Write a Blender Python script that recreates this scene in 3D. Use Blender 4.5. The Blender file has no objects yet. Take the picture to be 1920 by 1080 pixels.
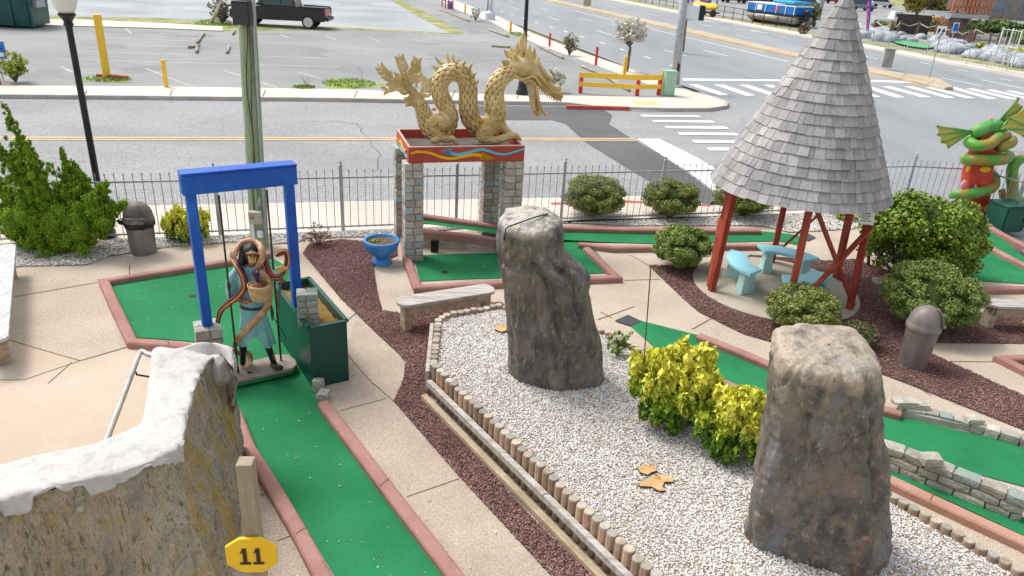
import bpy, math, random
import numpy as np
from mathutils import Vector, Matrix, noise
random.seed(7); RNG = np.random.default_rng(7)
S = bpy.context.scene
COL = S.collection
# ---------------------------------------------------------------- camera
FPX, PITCH, ROLL, H = 1380.0, math.radians(24.2), math.radians(3.4), 4.8
F_ = Vector((0, math.cos(PITCH), -math.sin(PITCH)))
U0 = Vector((0, math.sin(PITCH), math.cos(PITCH))); R0 = Vector((1, 0, 0))
R_ = math.cos(ROLL)*R0 + math.sin(ROLL)*U0
U_ = -math.sin(ROLL)*R0 + math.cos(ROLL)*U0
CAM = Vector((0, 0, H))
cd = bpy.data.cameras.new('camera'); cam = bpy.data.objects.new('camera', cd); COL.objects.link(cam)
cam.matrix_world = Matrix(((R_.x, U_.x, -F_.x, 0), (R_.y, U_.y, -F_.y, 0), (R_.z, U_.z, -F_.z, H), (0, 0, 0, 1)))
cd.sensor_width = 36; cd.lens = 36*FPX/1920; cd.clip_start = 0.05; cd.clip_end = 3000
S.camera = cam
# ---------------------------------------------------------------- light
SUN_EL, SUN_AZ = math.radians(58), math.radians(-60)
w = bpy.data.worlds.new("World"); S.world = w; w.use_nodes = True
nt = w.node_tree; bg = nt.nodes['Background']
sky = nt.nodes.new('ShaderNodeTexSky'); sky.sky_type = 'NISHITA'; sky.sun_disc = False
sky.sun_elevation = SUN_EL; sky.sun_rotation = SUN_AZ; sky.air_density = 1.0; sky.dust_density = 4.0; sky.ozone_density = 1.0
hs = nt.nodes.new('ShaderNodeHueSaturation'); hs.inputs['Saturation'].default_value = 0.3
nt.links.new(sky.outputs[0], hs.inputs['Color']); nt.links.new(hs.outputs[0], bg.inputs[0]); bg.inputs[1].default_value = 0.15
sl = bpy.data.lights.new('sun', 'SUN'); sl.energy = 1.3; sl.angle = math.radians(16); sl.color = (1, 0.96, 0.9)
so = bpy.data.objects.new('sun', sl); COL.objects.link(so)
sd = Vector((math.sin(SUN_AZ)*math.cos(SUN_EL), math.cos(SUN_AZ)*math.cos(SUN_EL), math.sin(SUN_EL)))
so.rotation_euler = sd.to_track_quat('Z', 'Y').to_euler()
S.view_settings.view_transform = 'Standard'; S.view_settings.look = 'None'
S.view_settings.exposure = 0.62; S.view_settings.gamma = 1
# ---------------------------------------------------------------- places: where a sight line meets real ground or a real plane
def ray(px, py): return F_*FPX + R_*(px-960) - U_*(py-540)
def G(px, py, z=0.0):
    d = ray(px, py); return CAM + d*((z-H)/d.z)
def at(px, py, Y):
    d = ray(px, py); return CAM + d*(Y/d.y)
def onp(px, py, P0, n):
    d = ray(px, py); return CAM + d*((P0-CAM).dot(n)/d.dot(n))
def up(P, py):   # height above P at which its vertical crosses row py
    lo, hi = 0.0, 20.0
    for _ in range(40):
        m = (lo+hi)/2; v = Vector((P[0], P[1], P[2]+m))-CAM
        if 540-FPX*v.dot(U_)/v.dot(F_) > py: lo = m
        else: hi = m
    return lo
# ---------------------------------------------------------------- materials
MATS = {}
def srgb(c): return tuple(((x/255)/12.92 if x/255 <= .04045 else ((x/255+.055)/1.055)**2.4) for x in c)
def M(name, c1, c2=None, sc=4., rough=.85, bump=0., bs=60., c3=None, rnd=0., fine=0., fs=150., metal=0., stretch=None, det=5., ramp=(.35, .65), spec=.4, spots=None, spsc=120., spth=.2, coat=0., vor=0., trans=0., emis=0., layers=()):
    """procedural: c1/c2 mixed by noise, c3 by the per-piece random value, fine grain, optional spots, bump"""
    if name in MATS: return MATS[name]
    m = bpy.data.materials.new(name); m.use_nodes = True; t = m.node_tree; N = t.nodes; L = t.links
    b = N['Principled BSDF']; b.inputs['Roughness'].default_value = rough; b.inputs['Metallic'].default_value = metal
    b.inputs['Specular IOR Level'].default_value = spec
    if coat: b.inputs['Coat Weight'].default_value = coat; b.inputs['Coat Roughness'].default_value = .15
    if trans: b.inputs['Transmission Weight'].default_value = trans
    tc = N.new('ShaderNodeTexCoord'); vec = tc.outputs['Object']
    if stretch:
        mp = N.new('ShaderNodeMapping'); mp.inputs['Scale'].default_value = stretch; L.new(vec, mp.inputs[0]); vec = mp.outputs[0]
    c2 = c2 or c1
    def nz(s, d=det, dist=0.):
        n = N.new('ShaderNodeTexNoise'); n.inputs['Scale'].default_value = s; n.inputs['Detail'].default_value = d; n.inputs['Distortion'].default_value = dist
        L.new(vec, n.inputs['Vector']); return n
    n1 = nz(sc); r = N.new('ShaderNodeValToRGB'); L.new(n1.outputs['Fac'], r.inputs[0])
    r.color_ramp.elements[0].position = ramp[0]; r.color_ramp.elements[1].position = ramp[1]
    r.color_ramp.elements[0].color = (*c1, 1); r.color_ramp.elements[1].color = (*c2, 1); col = r.outputs[0]
    def mix(fac, a, bcol, mode='MIX'):
        x = N.new('ShaderNodeMix'); x.data_type = 'RGBA'; x.blend_type = mode
        if isinstance(fac, float): x.inputs[0].default_value = fac
        else: L.new(fac, x.inputs[0])
        L.new(a, x.inputs[6])
        if isinstance(bcol, tuple): x.inputs[7].default_value = (*bcol, 1)
        else: L.new(bcol, x.inputs[7])
        return x.outputs[2]
    at_ = None
    if c3 or rnd:
        at_ = N.new('ShaderNodeAttribute'); at_.attribute_name = 'rnd'
    if c3: col = mix(at_.outputs['Fac'], col, tuple(c3))
    if rnd:
        mr = N.new('ShaderNodeMapRange'); mr.inputs[3].default_value = 1-rnd; mr.inputs[4].default_value = 1+rnd
        ad = N.new('ShaderNodeMath'); ad.operation = 'MULTIPLY'; ad.inputs[1].default_value = 7.31; L.new(at_.outputs['Fac'], ad.inputs[0])
        fr = N.new('ShaderNodeMath'); fr.operation = 'FRACT'; L.new(ad.outputs[0], fr.inputs[0]); L.new(fr.outputs[0], mr.inputs[0])
        vm = N.new('ShaderNodeVectorMath'); vm.operation = 'SCALE'; L.new(col, vm.inputs[0]); L.new(mr.outputs[0], vm.inputs['Scale']); col = vm.outputs[0]
    if fine:
        n2 = nz(fs, 2.); mr = N.new('ShaderNodeMapRange'); mr.inputs[1].default_value = .3; mr.inputs[2].default_value = .7
        mr.inputs[3].default_value = 1-fine; mr.inputs[4].default_value = 1+fine; L.new(n2.outputs['Fac'], mr.inputs[0])
        vm = N.new('ShaderNodeVectorMath'); vm.operation = 'SCALE'; L.new(col, vm.inputs[0]); L.new(mr.outputs[0], vm.inputs['Scale']); col = vm.outputs[0]
    if spots:
        v = nz(spsc, 3.); rr = N.new('ShaderNodeMapRange'); rr.inputs[1].default_value = 1-spth-.06; rr.inputs[2].default_value = 1-spth; L.new(v.outputs['Fac'], rr.inputs[0])
        col = mix(rr.outputs[0], col, tuple(spots))
    for (lc, ls, lo, hi, lst, amt) in layers:
        mp = N.new('ShaderNodeMapping'); mp.inputs['Scale'].default_value = lst; mp.inputs['Location'].default_value = (ls*1.7, ls*.3, ls); L.new(tc.outputs['Object'], mp.inputs[0])
        n = N.new('ShaderNodeTexNoise'); n.inputs['Scale'].default_value = ls; n.inputs['Detail'].default_value = 7; n.inputs['Roughness'].default_value = .65; L.new(mp.outputs[0], n.inputs['Vector'])
        rr = N.new('ShaderNodeMapRange'); rr.inputs[1].default_value = lo; rr.inputs[2].default_value = hi; rr.inputs[4].default_value = amt; L.new(n.outputs['Fac'], rr.inputs[0]); col = mix(rr.outputs[0], col, tuple(lc))
    L.new(col, b.inputs['Base Color'])
    if emis:
        L.new(col, b.inputs['Emission Color']); b.inputs['Emission Strength'].default_value = emis
    if bump:
        bn = N.new('ShaderNodeBump'); bn.inputs['Strength'].default_value = min(1, bump); bn.inputs['Distance'].default_value = .01*max(1, bump)
        if vor:
            v = N.new('ShaderNodeTexVoronoi'); v.inputs['Scale'].default_value = vor; L.new(vec, v.inputs['Vector']); L.new(v.outputs['Distance'], bn.inputs['Height'])
        else: L.new(nz(bs, 6.).outputs['Fac'], bn.inputs['Height'])
        L.new(bn.outputs[0], b.inputs['Normal'])
    MATS[name] = m; return m
# ---------------------------------------------------------------- mesh building
class MB:
    def __init__(s): s.v = []; s.f = []; s.r = []; s.m = []
    def add(s, vs, fs, r=None, m=0):
        o = len(s.v); s.v.extend([tuple(v) for v in vs]); r = random.random() if r is None else r
        for f in fs: s.f.append(tuple(i+o for i in f)); s.r.append(r); s.m.append(m)
        return s
    def box(s, c, sz, rot=None, r=None, m=0, taper=1.0, ch=0.0):
        x, y, z = sz[0]/2, sz[1]/2, sz[2]/2; c = Vector(c)
        def P(a, b_, q): 
            k = taper if q > 0 else 1.
            v = Vector((a*k, b_*k, q)); return c + (rot @ v if rot else v)
        if ch <= 0:
            vs = [P(-x,-y,-z),P(x,-y,-z),P(x,y,-z),P(-x,y,-z),P(-x,-y,z),P(x,-y,z),P(x,y,z),P(-x,y,z)]
            return s.add(vs, [(0,3,2,1),(4,5,6,7),(0,1,5,4),(1,2,6,5),(2,3,7,6),(3,0,4,7)], r, m)
        vs = []
        for q in (-1, 1):
            for (a, b_) in ((-1,-1),(1,-1),(1,1),(-1,1)):
                vs += [P(a*(x-ch), b_*(y-ch), q*z), P(a*x, b_*(y-ch), q*(z-ch)), P(a*(x-ch), b_*y, q*(z-ch))]
        I = lambda k, t: k*3+t
        fs = [(I(3,0),I(2,0),I(1,0),I(0,0)), (I(4,0),I(5,0),I(6,0),I(7,0)),
              (I(0,2),I(1,2),I(5,2),I(4,2)), (I(2,2),I(3,2),I(7,2),I(6,2)), (I(1,1),I(2,1),I(6,1),I(5,1)), (I(3,1),I(0,1),I(4,1),I(7,1))]
        for k in (0, 4):
            sg = (lambda t: t) if k else (lambda t: t[::-1])
            fs += [sg((I(k,0),I(k,2),I(k+1,2),I(k+1,0))), sg((I(k+1,0),I(k+1,1),I(k+2,1),I(k+2,0))), sg((I(k+2,0),I(k+2,2),I(k+3,2),I(k+3,0))), sg((I(k+3,0),I(k+3,1),I(k,1),I(k,0)))]
        for k in range(4):
            fs.append((I(k,1),I(k,2),I(k+4,2),I(k+4,1))); fs += [(I(k,0),I(k,1),I(k,2)), (I(k+4,0),I(k+4,1),I(k+4,2))]
        return s.add(vs, fs, r, m)
    def bar(s, a, b_, w, h, r=None, m=0, upv=None, ch=0.0):
        a, b_ = Vector(a), Vector(b_); d = b_-a; L = d.length; d.normalize()
        u = Vector(upv) if upv else (Vector((0,0,1)) if abs(d.z) < .95 else Vector((0,1,0)))
        sx = d.cross(u).normalized(); u2 = sx.cross(d)
        rot = Matrix((( d.x, sx.x, u2.x), (d.y, sx.y, u2.y), (d.z, sx.z, u2.z)))
        return s.box((a+b_)/2, (L, w, h), rot, r, m, ch=ch)
    def tube(s, pts, rad, n=10, r=None, m=0, cap=True, flat=1.0):
        pts = [Vector(p) for p in pts]; k = len(pts)
        rad = [rad]*k if not hasattr(rad, '__len__') else rad
        vs = []; nrm = None
        for i in range(k):
            t = (pts[min(i+1,k-1)]-pts[max(i-1,0)]).normalized()
            if nrm is None: nrm = t.orthogonal().normalized()
            else:
                nrm = nrm - t*nrm.dot(t); nrm = nrm.normalized() if nrm.length > 1e-6 else t.orthogonal().normalized()
            bn = t.cross(nrm)
            for j in range(n):
                a = 2*math.pi*j/n; vs.append(pts[i] + (nrm*math.cos(a) + bn*math.sin(a)*flat)*rad[i])
        fs = [(i*n+j, i*n+(j+1)%n, (i+1)*n+(j+1)%n, (i+1)*n+j) for i in range(k-1) for j in range(n)]
        if cap: fs += [tuple(range(n))[::-1], tuple((k-1)*n+j for j in range(n))]
        return s.add(vs, fs, r, m)
    def lathe(s, c, prof, n=24, r=None, m=0, axis=None):
        c = Vector(c); ax = Vector(axis or (0,0,1)).normalized(); e1 = ax.orthogonal().normalized() if axis else Vector((1,0,0)); e2 = ax.cross(e1)
        vs = [c + e1*(q*math.cos(2*math.pi*j/n)) + e2*(q*math.sin(2*math.pi*j/n)) + ax*z for (q, z) in prof for j in range(n)]
        fs = [(i*n+j, i*n+(j+1)%n, (i+1)*n+(j+1)%n, (i+1)*n+j) for i in range(len(prof)-1) for j in range(n)]
        fs += [tuple(range(n))[::-1], tuple((len(prof)-1)*n+j for j in range(n))]
        return s.add(vs, fs, r, m)
    def prism(s, poly, z0, z1, r=None, m=0):
        """poly: list of xyz (z replaced) ; z0/z1 numbers or lists"""
        n = len(poly); Z0 = z0 if hasattr(z0, '__len__') else [z0]*n; Z1 = z1 if hasattr(z1, '__len__') else [z1]*n
        A = sum(poly[i][0]*poly[(i+1)%n][1]-poly[(i+1)%n][0]*poly[i][1] for i in range(n))
        idx = list(range(n)) if A > 0 else list(range(n))[::-1]
        vs = [(poly[i][0], poly[i][1], Z0[i]) for i in idx] + [(poly[i][0], poly[i][1], Z1[i]) for i in idx]
        fs = [tuple(range(n))[::-1], tuple(range(n, 2*n))] + [(i, (i+1)%n, n+(i+1)%n, n+i) for i in range(n)]
        return s.add(vs, fs, r, m)
    def sheet(s, poly, z=None, r=None, m=0):
        n = len(poly); A = sum(poly[i][0]*poly[(i+1)%n][1]-poly[(i+1)%n][0]*poly[i][1] for i in range(n))
        P = poly if A > 0 else poly[::-1]
        return s.add([(p[0], p[1], p[2] if z is None else z) for p in P], [tuple(range(n))], r, m)
    def grid(s, rows, r=None, m=0, wrap=False):
        n = len(rows[0]); vs = [p for q in rows for p in q]; e = n if wrap else n-1
        return s.add(vs, [(i*n+j, i*n+(j+1)%n, (i+1)*n+(j+1)%n, (i+1)*n+j) for i in range(len(rows)-1) for j in range(e)], r, m)
    def rock(s, c, sz, rot=None, r=None, m=0, jit=.06, k=3, sph=.25):
        c = Vector(c); vmap = {}; vs = []; fs = []; seed = Vector((random.random()*99, random.random()*99, 0))
        def vid(x, y, z):
            key = (x, y, z)
            if key not in vmap:
                p = Vector((x/k*2-1, y/k*2-1, z/k*2-1)); q = p.normalized()*1.15; p = p*(1-sph)+q*sph
                p += noise.noise_vector(p*1.3+seed)*jit*2
                p = Vector((p.x*sz[0]/2, p.y*sz[1]/2, p.z*sz[2]/2)); vmap[key] = len(vs); vs.append(c + (rot @ p if rot else p))
            return vmap[key]
        for a in range(k):
            for b_ in range(k):
                for (f, o) in ((0,0),(k,1)):
                    q = [(a,b_),(a+1,b_),(a+1,b_+1),(a,b_+1)]
                    if not o: q = q[::-1]
                    fs.append(tuple(vid(x, y, f) for x, y in q)); fs.append(tuple(vid(f, x, y) for x, y in q)); fs.append(tuple(vid(y, f, x) for x, y in q))
        return s.add(vs, fs, r, m)
    def build(s, name, mats, parent=None, smooth=False, base=None, bevel=0., subsurf=0, angle=None):
        mats = mats if isinstance(mats, (list, tuple)) else [mats]
        me = bpy.data.meshes.new(name)
        off = Vector((0,0,0))
        if parent is not None:
            q = parent; 
            while q.parent: q = q.parent
            off = q.location.copy()
            if q.type == 'MESH' : off = Vector(q.location)
        elif base is not None: off = Vector(base)
        V = np.array(s.v, dtype=float) - np.array(off)
        me.from_pydata(V.tolist(), [], s.f)
        for mt in mats: me.materials.append(mt)
        if len(mats) > 1: me.polygons.foreach_set('material_index', s.m)
        a = me.attributes.new('rnd', 'FLOAT', 'FACE'); a.data.foreach_set('value', s.r)
        if smooth: me.polygons.foreach_set('use_smooth', [True]*len(s.f))
        me.update()
        o = bpy.data.objects.new(name, me); COL.objects.link(o)
        if parent is not None: o.parent = parent
        elif base is not None: o.location = off
        if angle and smooth: me.set_sharp_from_angle(angle=math.radians(angle))
        if bevel:
            b = o.modifiers.new('b', 'BEVEL'); b.width = bevel; b.segments = 2; b.limit_method = 'ANGLE'
        if subsurf:
            b = o.modifiers.new('s', 'SUBSURF'); b.levels = subsurf; b.render_levels = subsurf
        return o
def fast(name, V, F, rnd, mats, parent=None, base=None, smooth=False, mi=None):
    """numpy mesh: V (n,3), F (m,k)"""
    me = bpy.data.meshes.new(name); off = np.zeros(3)
    if parent is not None:
        q = parent
        while q.parent: q = q.parent
        off = np.array(q.location)
    elif base is not None: off = np.array(base)
    V = V-off; m, k = F.shape
    me.vertices.add(len(V)); me.vertices.foreach_set('co', V.astype(np.float32).ravel())
    me.loops.add(m*k); me.loops.foreach_set('vertex_index', F.astype(np.int32).ravel())
    me.polygons.add(m); me.polygons.foreach_set('loop_start', np.arange(0, m*k, k, dtype=np.int32))
    try: me.polygons.foreach_set('loop_total', np.full(m, k, dtype=np.int32))
    except Exception: pass
    for mt in (mats if isinstance(mats, (list, tuple)) else [mats]): me.materials.append(mt)
    if mi is not None: me.polygons.foreach_set('material_index', mi.astype(np.int32))
    a = me.attributes.new('rnd', 'FLOAT', 'FACE'); a.data.foreach_set('value', rnd.astype(np.float32))
    if smooth: me.polygons.foreach_set('use_smooth', np.ones(m, dtype=bool))
    me.update(calc_edges=True); me.validate()
    o = bpy.data.objects.new(name, me); COL.objects.link(o)
    if parent is not None: o.parent = parent
    elif base is not None: o.location = off
    return o
def tag(o, label=None, cat=None, group=None, kind=None):
    if label: o['label'] = label
    if cat: o['category'] = cat
    if group: o['group'] = group
    if kind: o['kind'] = kind
    return o
def T(name, label, cat, loc, group=None):
    o = bpy.data.objects.new(name, None); COL.objects.link(o); o.location = Vector(loc); o.empty_display_size = .2
    return tag(o, label, cat, group)
def struct(name, mb, mat, parent=None, **k):
    o = mb.build(name, mat, parent, **k)
    if parent is None: o['kind'] = 'structure'
    return o
def copy_tree(o, parent=None):
    c = o.copy(); COL.objects.link(c)
    if parent is not None: c.parent = parent
    for ch in [x for x in o.children]: copy_tree(ch, c)
    return c
def spline(pts, n=8):
    """Catmull-Rom through (vector, radius) or vectors"""
    P = [np.array([*p[0], p[1]] if hasattr(p[0], '__len__') and len(p) == 2 else [*p, 0.]) for p in pts]
    P = [2*P[0]-P[1]] + P + [2*P[-1]-P[-2]]; out = []
    for i in range(1, len(P)-2):
        for k in range(n):
            t = k/n; a, b, c, d = P[i-1], P[i], P[i+1], P[i+2]
            out.append(.5*((2*b)+(-a+c)*t+(2*a-5*b+4*c-d)*t*t+(-a+3*b-3*c+d)*t**3))
    out.append(P[-2]); return [Vector(o[:3]) for o in out], [max(o[3], .0005) for o in out]
def fbm(p, s=1., o=4):
    return noise.fractal(Vector(p)*s, 1.0, 2.0, o)
def inpoly(X, Y, poly):
    n = len(poly); c = np.zeros(len(X), bool); j = n-1
    for i in range(n):
        xi, yi, xj, yj = poly[i][0], poly[i][1], poly[j][0], poly[j][1]
        c ^= ((yi > Y) != (yj > Y)) & (X < (xj-xi)*(Y-yi)/((yj-yi) or 1e-9)+xi); j = i
    return c
def scatter_stones(name, poly, z, n, size, mat, label, cat, aspect=(1, .7, .5), holes=(), lim=None, tilt=1., pw=4):
    xs = [p[0] for p in poly]; ys = [p[1] for p in poly]; X = []; Y = []; tot = 0
    for _ in range(60):
        x = RNG.uniform(min(xs), max(xs), n); y = RNG.uniform(min(ys), max(ys), n); k = inpoly(x, y, poly)
        for h in holes: k &= ~inpoly(x, y, h)
        X.append(x[k]); Y.append(y[k]); tot += k.sum()
        if tot >= n: break
    X = np.concatenate(X)[:n]; Y = np.concatenate(Y)[:n]; n = len(X)
    base = np.array([(1,0,0),(0,1,0),(-1,0,0),(0,-1,0),(.15,.1,1),(-.1,0,-1)], float)
    F = np.array([(0,1,4),(1,2,4),(2,3,4),(3,0,4),(1,0,5),(2,1,5),(3,2,5),(0,3,5)])
    sc = size*RNG.uniform(.55, 1.25, (n, 1))*np.array(aspect)*RNG.uniform(.7, 1.3, (n, 3))/2
    P = base[None]*sc[:, None, :] * RNG.uniform(.75, 1.2, (n, 6, 1))
    a = RNG.uniform(0, 2*np.pi, n); b = RNG.normal(0, .5*tilt, n)
    # tilt about x, then spin about z
    cb, sb = np.cos(b), np.sin(b); y2 = P[..., 1]*cb[:, None]-P[..., 2]*sb[:, None]; z2 = P[..., 1]*sb[:, None]+P[..., 2]*cb[:, None]
    ca, sa = np.cos(a), np.sin(a); x3 = P[..., 0]*ca[:, None]-y2*sa[:, None]; y3 = P[..., 0]*sa[:, None]+y2*ca[:, None]
    V = np.stack([x3+X[:, None], y3+Y[:, None], z2+(z+RNG.uniform(0, size*.35, n))[:, None]], -1).reshape(-1, 3)
    FF = (F[None]+(np.arange(n)*6)[:, None, None]).reshape(-1, 3)
    o = fast(name, V, FF, np.repeat(RNG.random(n)**pw, 8), mat)
    return tag(o, label, cat, kind='stuff')
def leaf_arrays(C, N, size, rng=None, long=1.8, upb=.3):
    """C centres (n,3), N outward dirs (n,3): folded diamond leaves"""
    n = len(C); up_ = np.array([0, 0, 1.]); N = N + RNG.normal(0, .55, (n, 3)); N /= np.linalg.norm(N, axis=1)[:, None]
    t = RNG.normal(0, 1, (n, 3)) + up_*upb; t -= N*(t*N).sum(1)[:, None]; t /= np.linalg.norm(t, axis=1)[:, None]
    s = np.cross(N, t); sz = size*RNG.uniform(.6, 1.3, (n, 1))
    a = C - t*sz*long/2; b = C + s*sz*.5 + N*sz*.15; c = C + t*sz*long/2; d = C - s*sz*.5 + N*sz*.15
    V = np.stack([a, b, c, d], 1).reshape(-1, 3); F = np.arange(4*n).reshape(-1, 4); return V, F
def crown(name, clumps, n, size, mat, parent=None, long=1.8, upb=.3, rndf=None, base=None, shell=.35, mats=None):
    """clumps: list (centre, radius(3)) ; leaves in the outer part of every clump"""
    vol = np.array([c[1][0]*c[1][1]+c[1][0]*c[1][2] for c in clumps]); cnt = np.maximum(6, (n*vol/vol.sum()).astype(int))
    Cs = []; Ns = []; Rs = []
    for (c, rr), k in zip(clumps, cnt):
        d = RNG.normal(0, 1, (k, 3)); d /= np.linalg.norm(d, axis=1)[:, None]
        q = 1-shell*RNG.random(k)**1.5; Cs.append(np.array(c)+d*np.array(rr)*q[:, None]); Ns.append(d/np.array(rr)*min(rr)); b = RNG.random(); Rs.append(np.clip(b*.55+RNG.random(k)*.45, 0, 1))
    C = np.concatenate(Cs); Nn = np.concatenate(Ns); R = np.concatenate(Rs)
    if rndf is not None: R = rndf(C, R)
    k = C[:, 2] > .01; C, Nn, R = C[k], Nn[k], R[k]
    V, F = leaf_arrays(C, Nn, size, long=long, upb=upb); return fast(name, V, F, R, mat, parent, base)
def blob(mb, c, rr, seed=0., amp=.12, n=14, fr=2.):
    rows = []
    for i in range(n+1):
        th = math.pi*i/n; row = []
        for j in range(2*n):
            ph = math.pi*j/n; d = Vector((math.sin(th)*math.cos(ph), math.sin(th)*math.sin(ph), math.cos(th)))
            k = 1+amp*noise.fractal(d*fr+Vector((seed, seed*1.7, 0)), 1., 2., 3); row.append((c[0]+d.x*rr[0]*k, c[1]+d.y*rr[1]*k, c[2]+d.z*rr[2]*k))
        rows.append(row[::-1])
    mb.grid(rows, wrap=True); return mb
def ribbon(mb, path, w, h, z=0., ch=.025, closed=False, r=None, side=0.):
    """kerb with rounded top along path (xy[z]); side shifts it sideways; butt joints about every 1.6 m show as thin gaps"""
    P = [Vector((p[0], p[1], (p[2] if len(p) > 2 and z is None else (z or 0)))) for p in path]; n = len(P)
    prof = [(-w/2, -.05), (-w/2-.004, h-ch), (-w/2+ch*.4, h-ch*.25), (-w/2+ch*1.2, h), (w/2-ch*1.2, h), (w/2-ch*.4, h-ch*.25), (w/2+.004, h-ch), (w/2, -.05)]
    rows = []
    for i in range(n):
        a = P[(i-1) % n] if (closed or i > 0) else None; b = P[(i+1) % n] if (closed or i < n-1) else None
        d1 = (P[i]-a).normalized() if a else None; d2 = (b-P[i]).normalized() if b else None
        d1 = d1 or d2; d2 = d2 or d1; t = Vector(((d1+d2).x, (d1+d2).y, 0)).normalized(); nr = Vector((-t.y, t.x, 0)); k = 1/max(.45, nr.dot(Vector((-d1.y, d1.x, 0))))
        rows.append([tuple(P[i]+nr*(x+side)*k+Vector((0, 0, zz))) for x, zz in prof])
    rows2 = rows+[rows[0]] if closed else rows
    mb.grid([q[::-1] for q in rows2], r=r)
    if not closed:
        o = mb.add(rows[0], [tuple(range(8))], r); mb.add(rows[-1], [tuple(range(8))[::-1]], r)
    return mb
def resample(path, step):
    P = [Vector(p) for p in path]; out = [P[0]]
    for a, b in zip(P, P[1:]):
        k = max(1, int(round((b-a).length/step)))
        out += [a.lerp(b, i/k) for i in range(1, k+1)]
    return out
def text_mesh(txt, size, depth=.004):
    cu = bpy.data.curves.new('txt', 'FONT'); cu.body = txt; cu.size = size; cu.extrude = depth; cu.align_x = 'LEFT'
    o = bpy.data.objects.new('txt', cu); me = bpy.data.meshes.new_from_object(o); bpy.data.objects.remove(o); bpy.data.curves.remove(cu)
    vs = [v.co.copy() for v in me.vertices]; fs = [tuple(p.vertices) for p in me.polygons]; bpy.data.meshes.remove(me); return vs, fs
def put_text(mb, txt, size, origin, ex, ey, depth=.004, m=0, cx=False):
    vs, fs = text_mesh(txt, size, depth); ex = Vector(ex).normalized(); ey = Vector(ey).normalized(); ez = ex.cross(ey); o = Vector(origin)
    if cx and vs:
        w_ = (max(v.x for v in vs)+min(v.x for v in vs))/2; vs = [v-Vector((w_, 0, 0)) for v in vs]
    mb.add([o+ex*v.x+ey*v.y+ez*v.z for v in vs], fs, m=m)
def PX(L, z=0.): return [G(x, y, z) for x, y in L]
# ---------------------------------------------------------------- palette
m_conc = M('exposed_aggregate', (.39,.315,.24), (.475,.40,.315), sc=.9, rough=.9, fine=.26, fs=60, spots=(.66,.60,.51), spsc=75, spth=.38, layers=[((.28,.22,.16),1.3,.52,.75,(1,1,1),.35),((.36,.33,.29),4.,.55,.75,(1,1,1),.3)])
m_conc2 = M('smooth_pale_concrete', (.49,.39,.295), (.55,.465,.375), sc=.7, rough=.9, fine=.10, fs=70, layers=[((.40,.33,.26),1.1,.55,.75,(1,1,1),.5),((.50,.36,.26),.5,.45,.7,(1,1,1),.35)])
m_pad = M('grey_pad_concrete', (.34,.30,.23), (.46,.41,.33), sc=1.4, rough=.9, fine=.1, fs=90)
m_conc3 = M('pinkish_aggregate', (.365,.295,.23), (.44,.365,.29), sc=.9, rough=.9, fine=.2, fs=60, spots=(.60,.52,.45), spsc=75, spth=.34, layers=[((.24,.18,.14),1.6,.52,.75,(1,1,1),.4),((.30,.25,.22),5.,.55,.75,(1,1,1),.3)])
m_joint = M('joint', (.13,.10,.07), rough=1)
m_side = M('sidewalk', (.60,.53,.45), (.68,.61,.53), sc=.5, rough=.9, fine=.07, fs=60)
m_kerb = M('kerb_stone', (.40,.38,.35), (.52,.48,.43), sc=1.5, rough=.9, fine=.1, fs=40)
m_asph = M('asphalt_side_road', (.27,.27,.275), (.33,.33,.335), sc=.25, rough=.9, fine=.28, fs=22, bump=.3, bs=60, layers=[((.20,.20,.205),.35,.50,.70,(.25,1,1),.5),((.16,.16,.16),1.1,.66,.74,(1,1,1),.5)])
m_hwy = M('asphalt_highway', (.235,.25,.26), (.30,.315,.325), sc=.12, rough=.85, fine=.10, fs=18, stretch=(1,.25,1), layers=[((.19,.20,.21),.55,.50,.70,(1,.18,1),.55),((.36,.37,.37),.2,.55,.75,(1,.5,1),.4)])
m_lot = M('asphalt_lot', (.225,.235,.232), (.31,.315,.308), sc=.14, rough=.9, fine=.12, fs=12, spots=(.22,.23,.22), spsc=.35, spth=.36)
m_patch = M('asphalt_patch', (.095,.095,.10), (.13,.13,.135), sc=.4, rough=.85, fine=.12, fs=25)
m_glot = M('gravel_lot', (.27,.30,.32), (.40,.41,.41), sc=.22, rough=.95, fine=.28, fs=9, det=8)
m_grass = M('rough_grass', (.16,.20,.05), (.40,.36,.18), sc=.8, rough=.95, fine=.35, fs=14)
m_green_g = M('fresh_grass', (.16,.29,.04), (.34,.38,.12), sc=2, rough=.95, fine=.3, fs=30)
m_white = M('road_white', (.78,.78,.76), (.66,.67,.66), sc=2, rough=.7, fine=.08, fs=30)
m_fwhite = M('faded_white', (.50,.51,.49), (.38,.39,.38), sc=1.5, rough=.8)
m_yel = M('road_yellow', (.80,.55,.22), (.62,.45,.24), sc=2, rough=.7)
m_median = M('median_concrete', (.42,.34,.24), (.50,.42,.31), sc=.4, rough=.9, fine=.1, fs=20)
m_redk = M('red_kerb', (.62,.07,.06), (.55,.12,.10), sc=3, rough=.7)
m_turf = M('turf', (.012,.158,.055), (.023,.215,.080), sc=.8, rough=.85, fine=.22, fs=90, spec=.2, layers=[((.012,.13,.05),1.6,.50,.72,(1,1,1),.45),((.06,.27,.12),5,.58,.76,(1,1,1),.35),((.10,.26,.14),26,.66,.72,(1,1,1),.5)])
m_curb = M('painted_curb', (.31,.155,.13), (.40,.215,.18), sc=2.2, rough=.85, fine=.10, fs=60, bump=.5, bs=35, layers=[((.24,.12,.10),3,.55,.75,(1,1,1),.6),((.47,.34,.29),13,.62,.72,(1,1,1),.45)])
m_curbB = M('brick_curb', (.40,.22,.155), (.48,.28,.21), sc=2.2, rough=.85, fine=.12, fs=60, bump=.5, bs=35)
m_grav = M('gravel_bed', (.34,.26,.19), (.50,.44,.37), sc=12, rough=.95, fine=.3, fs=60, bump=1, bs=40)
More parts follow.
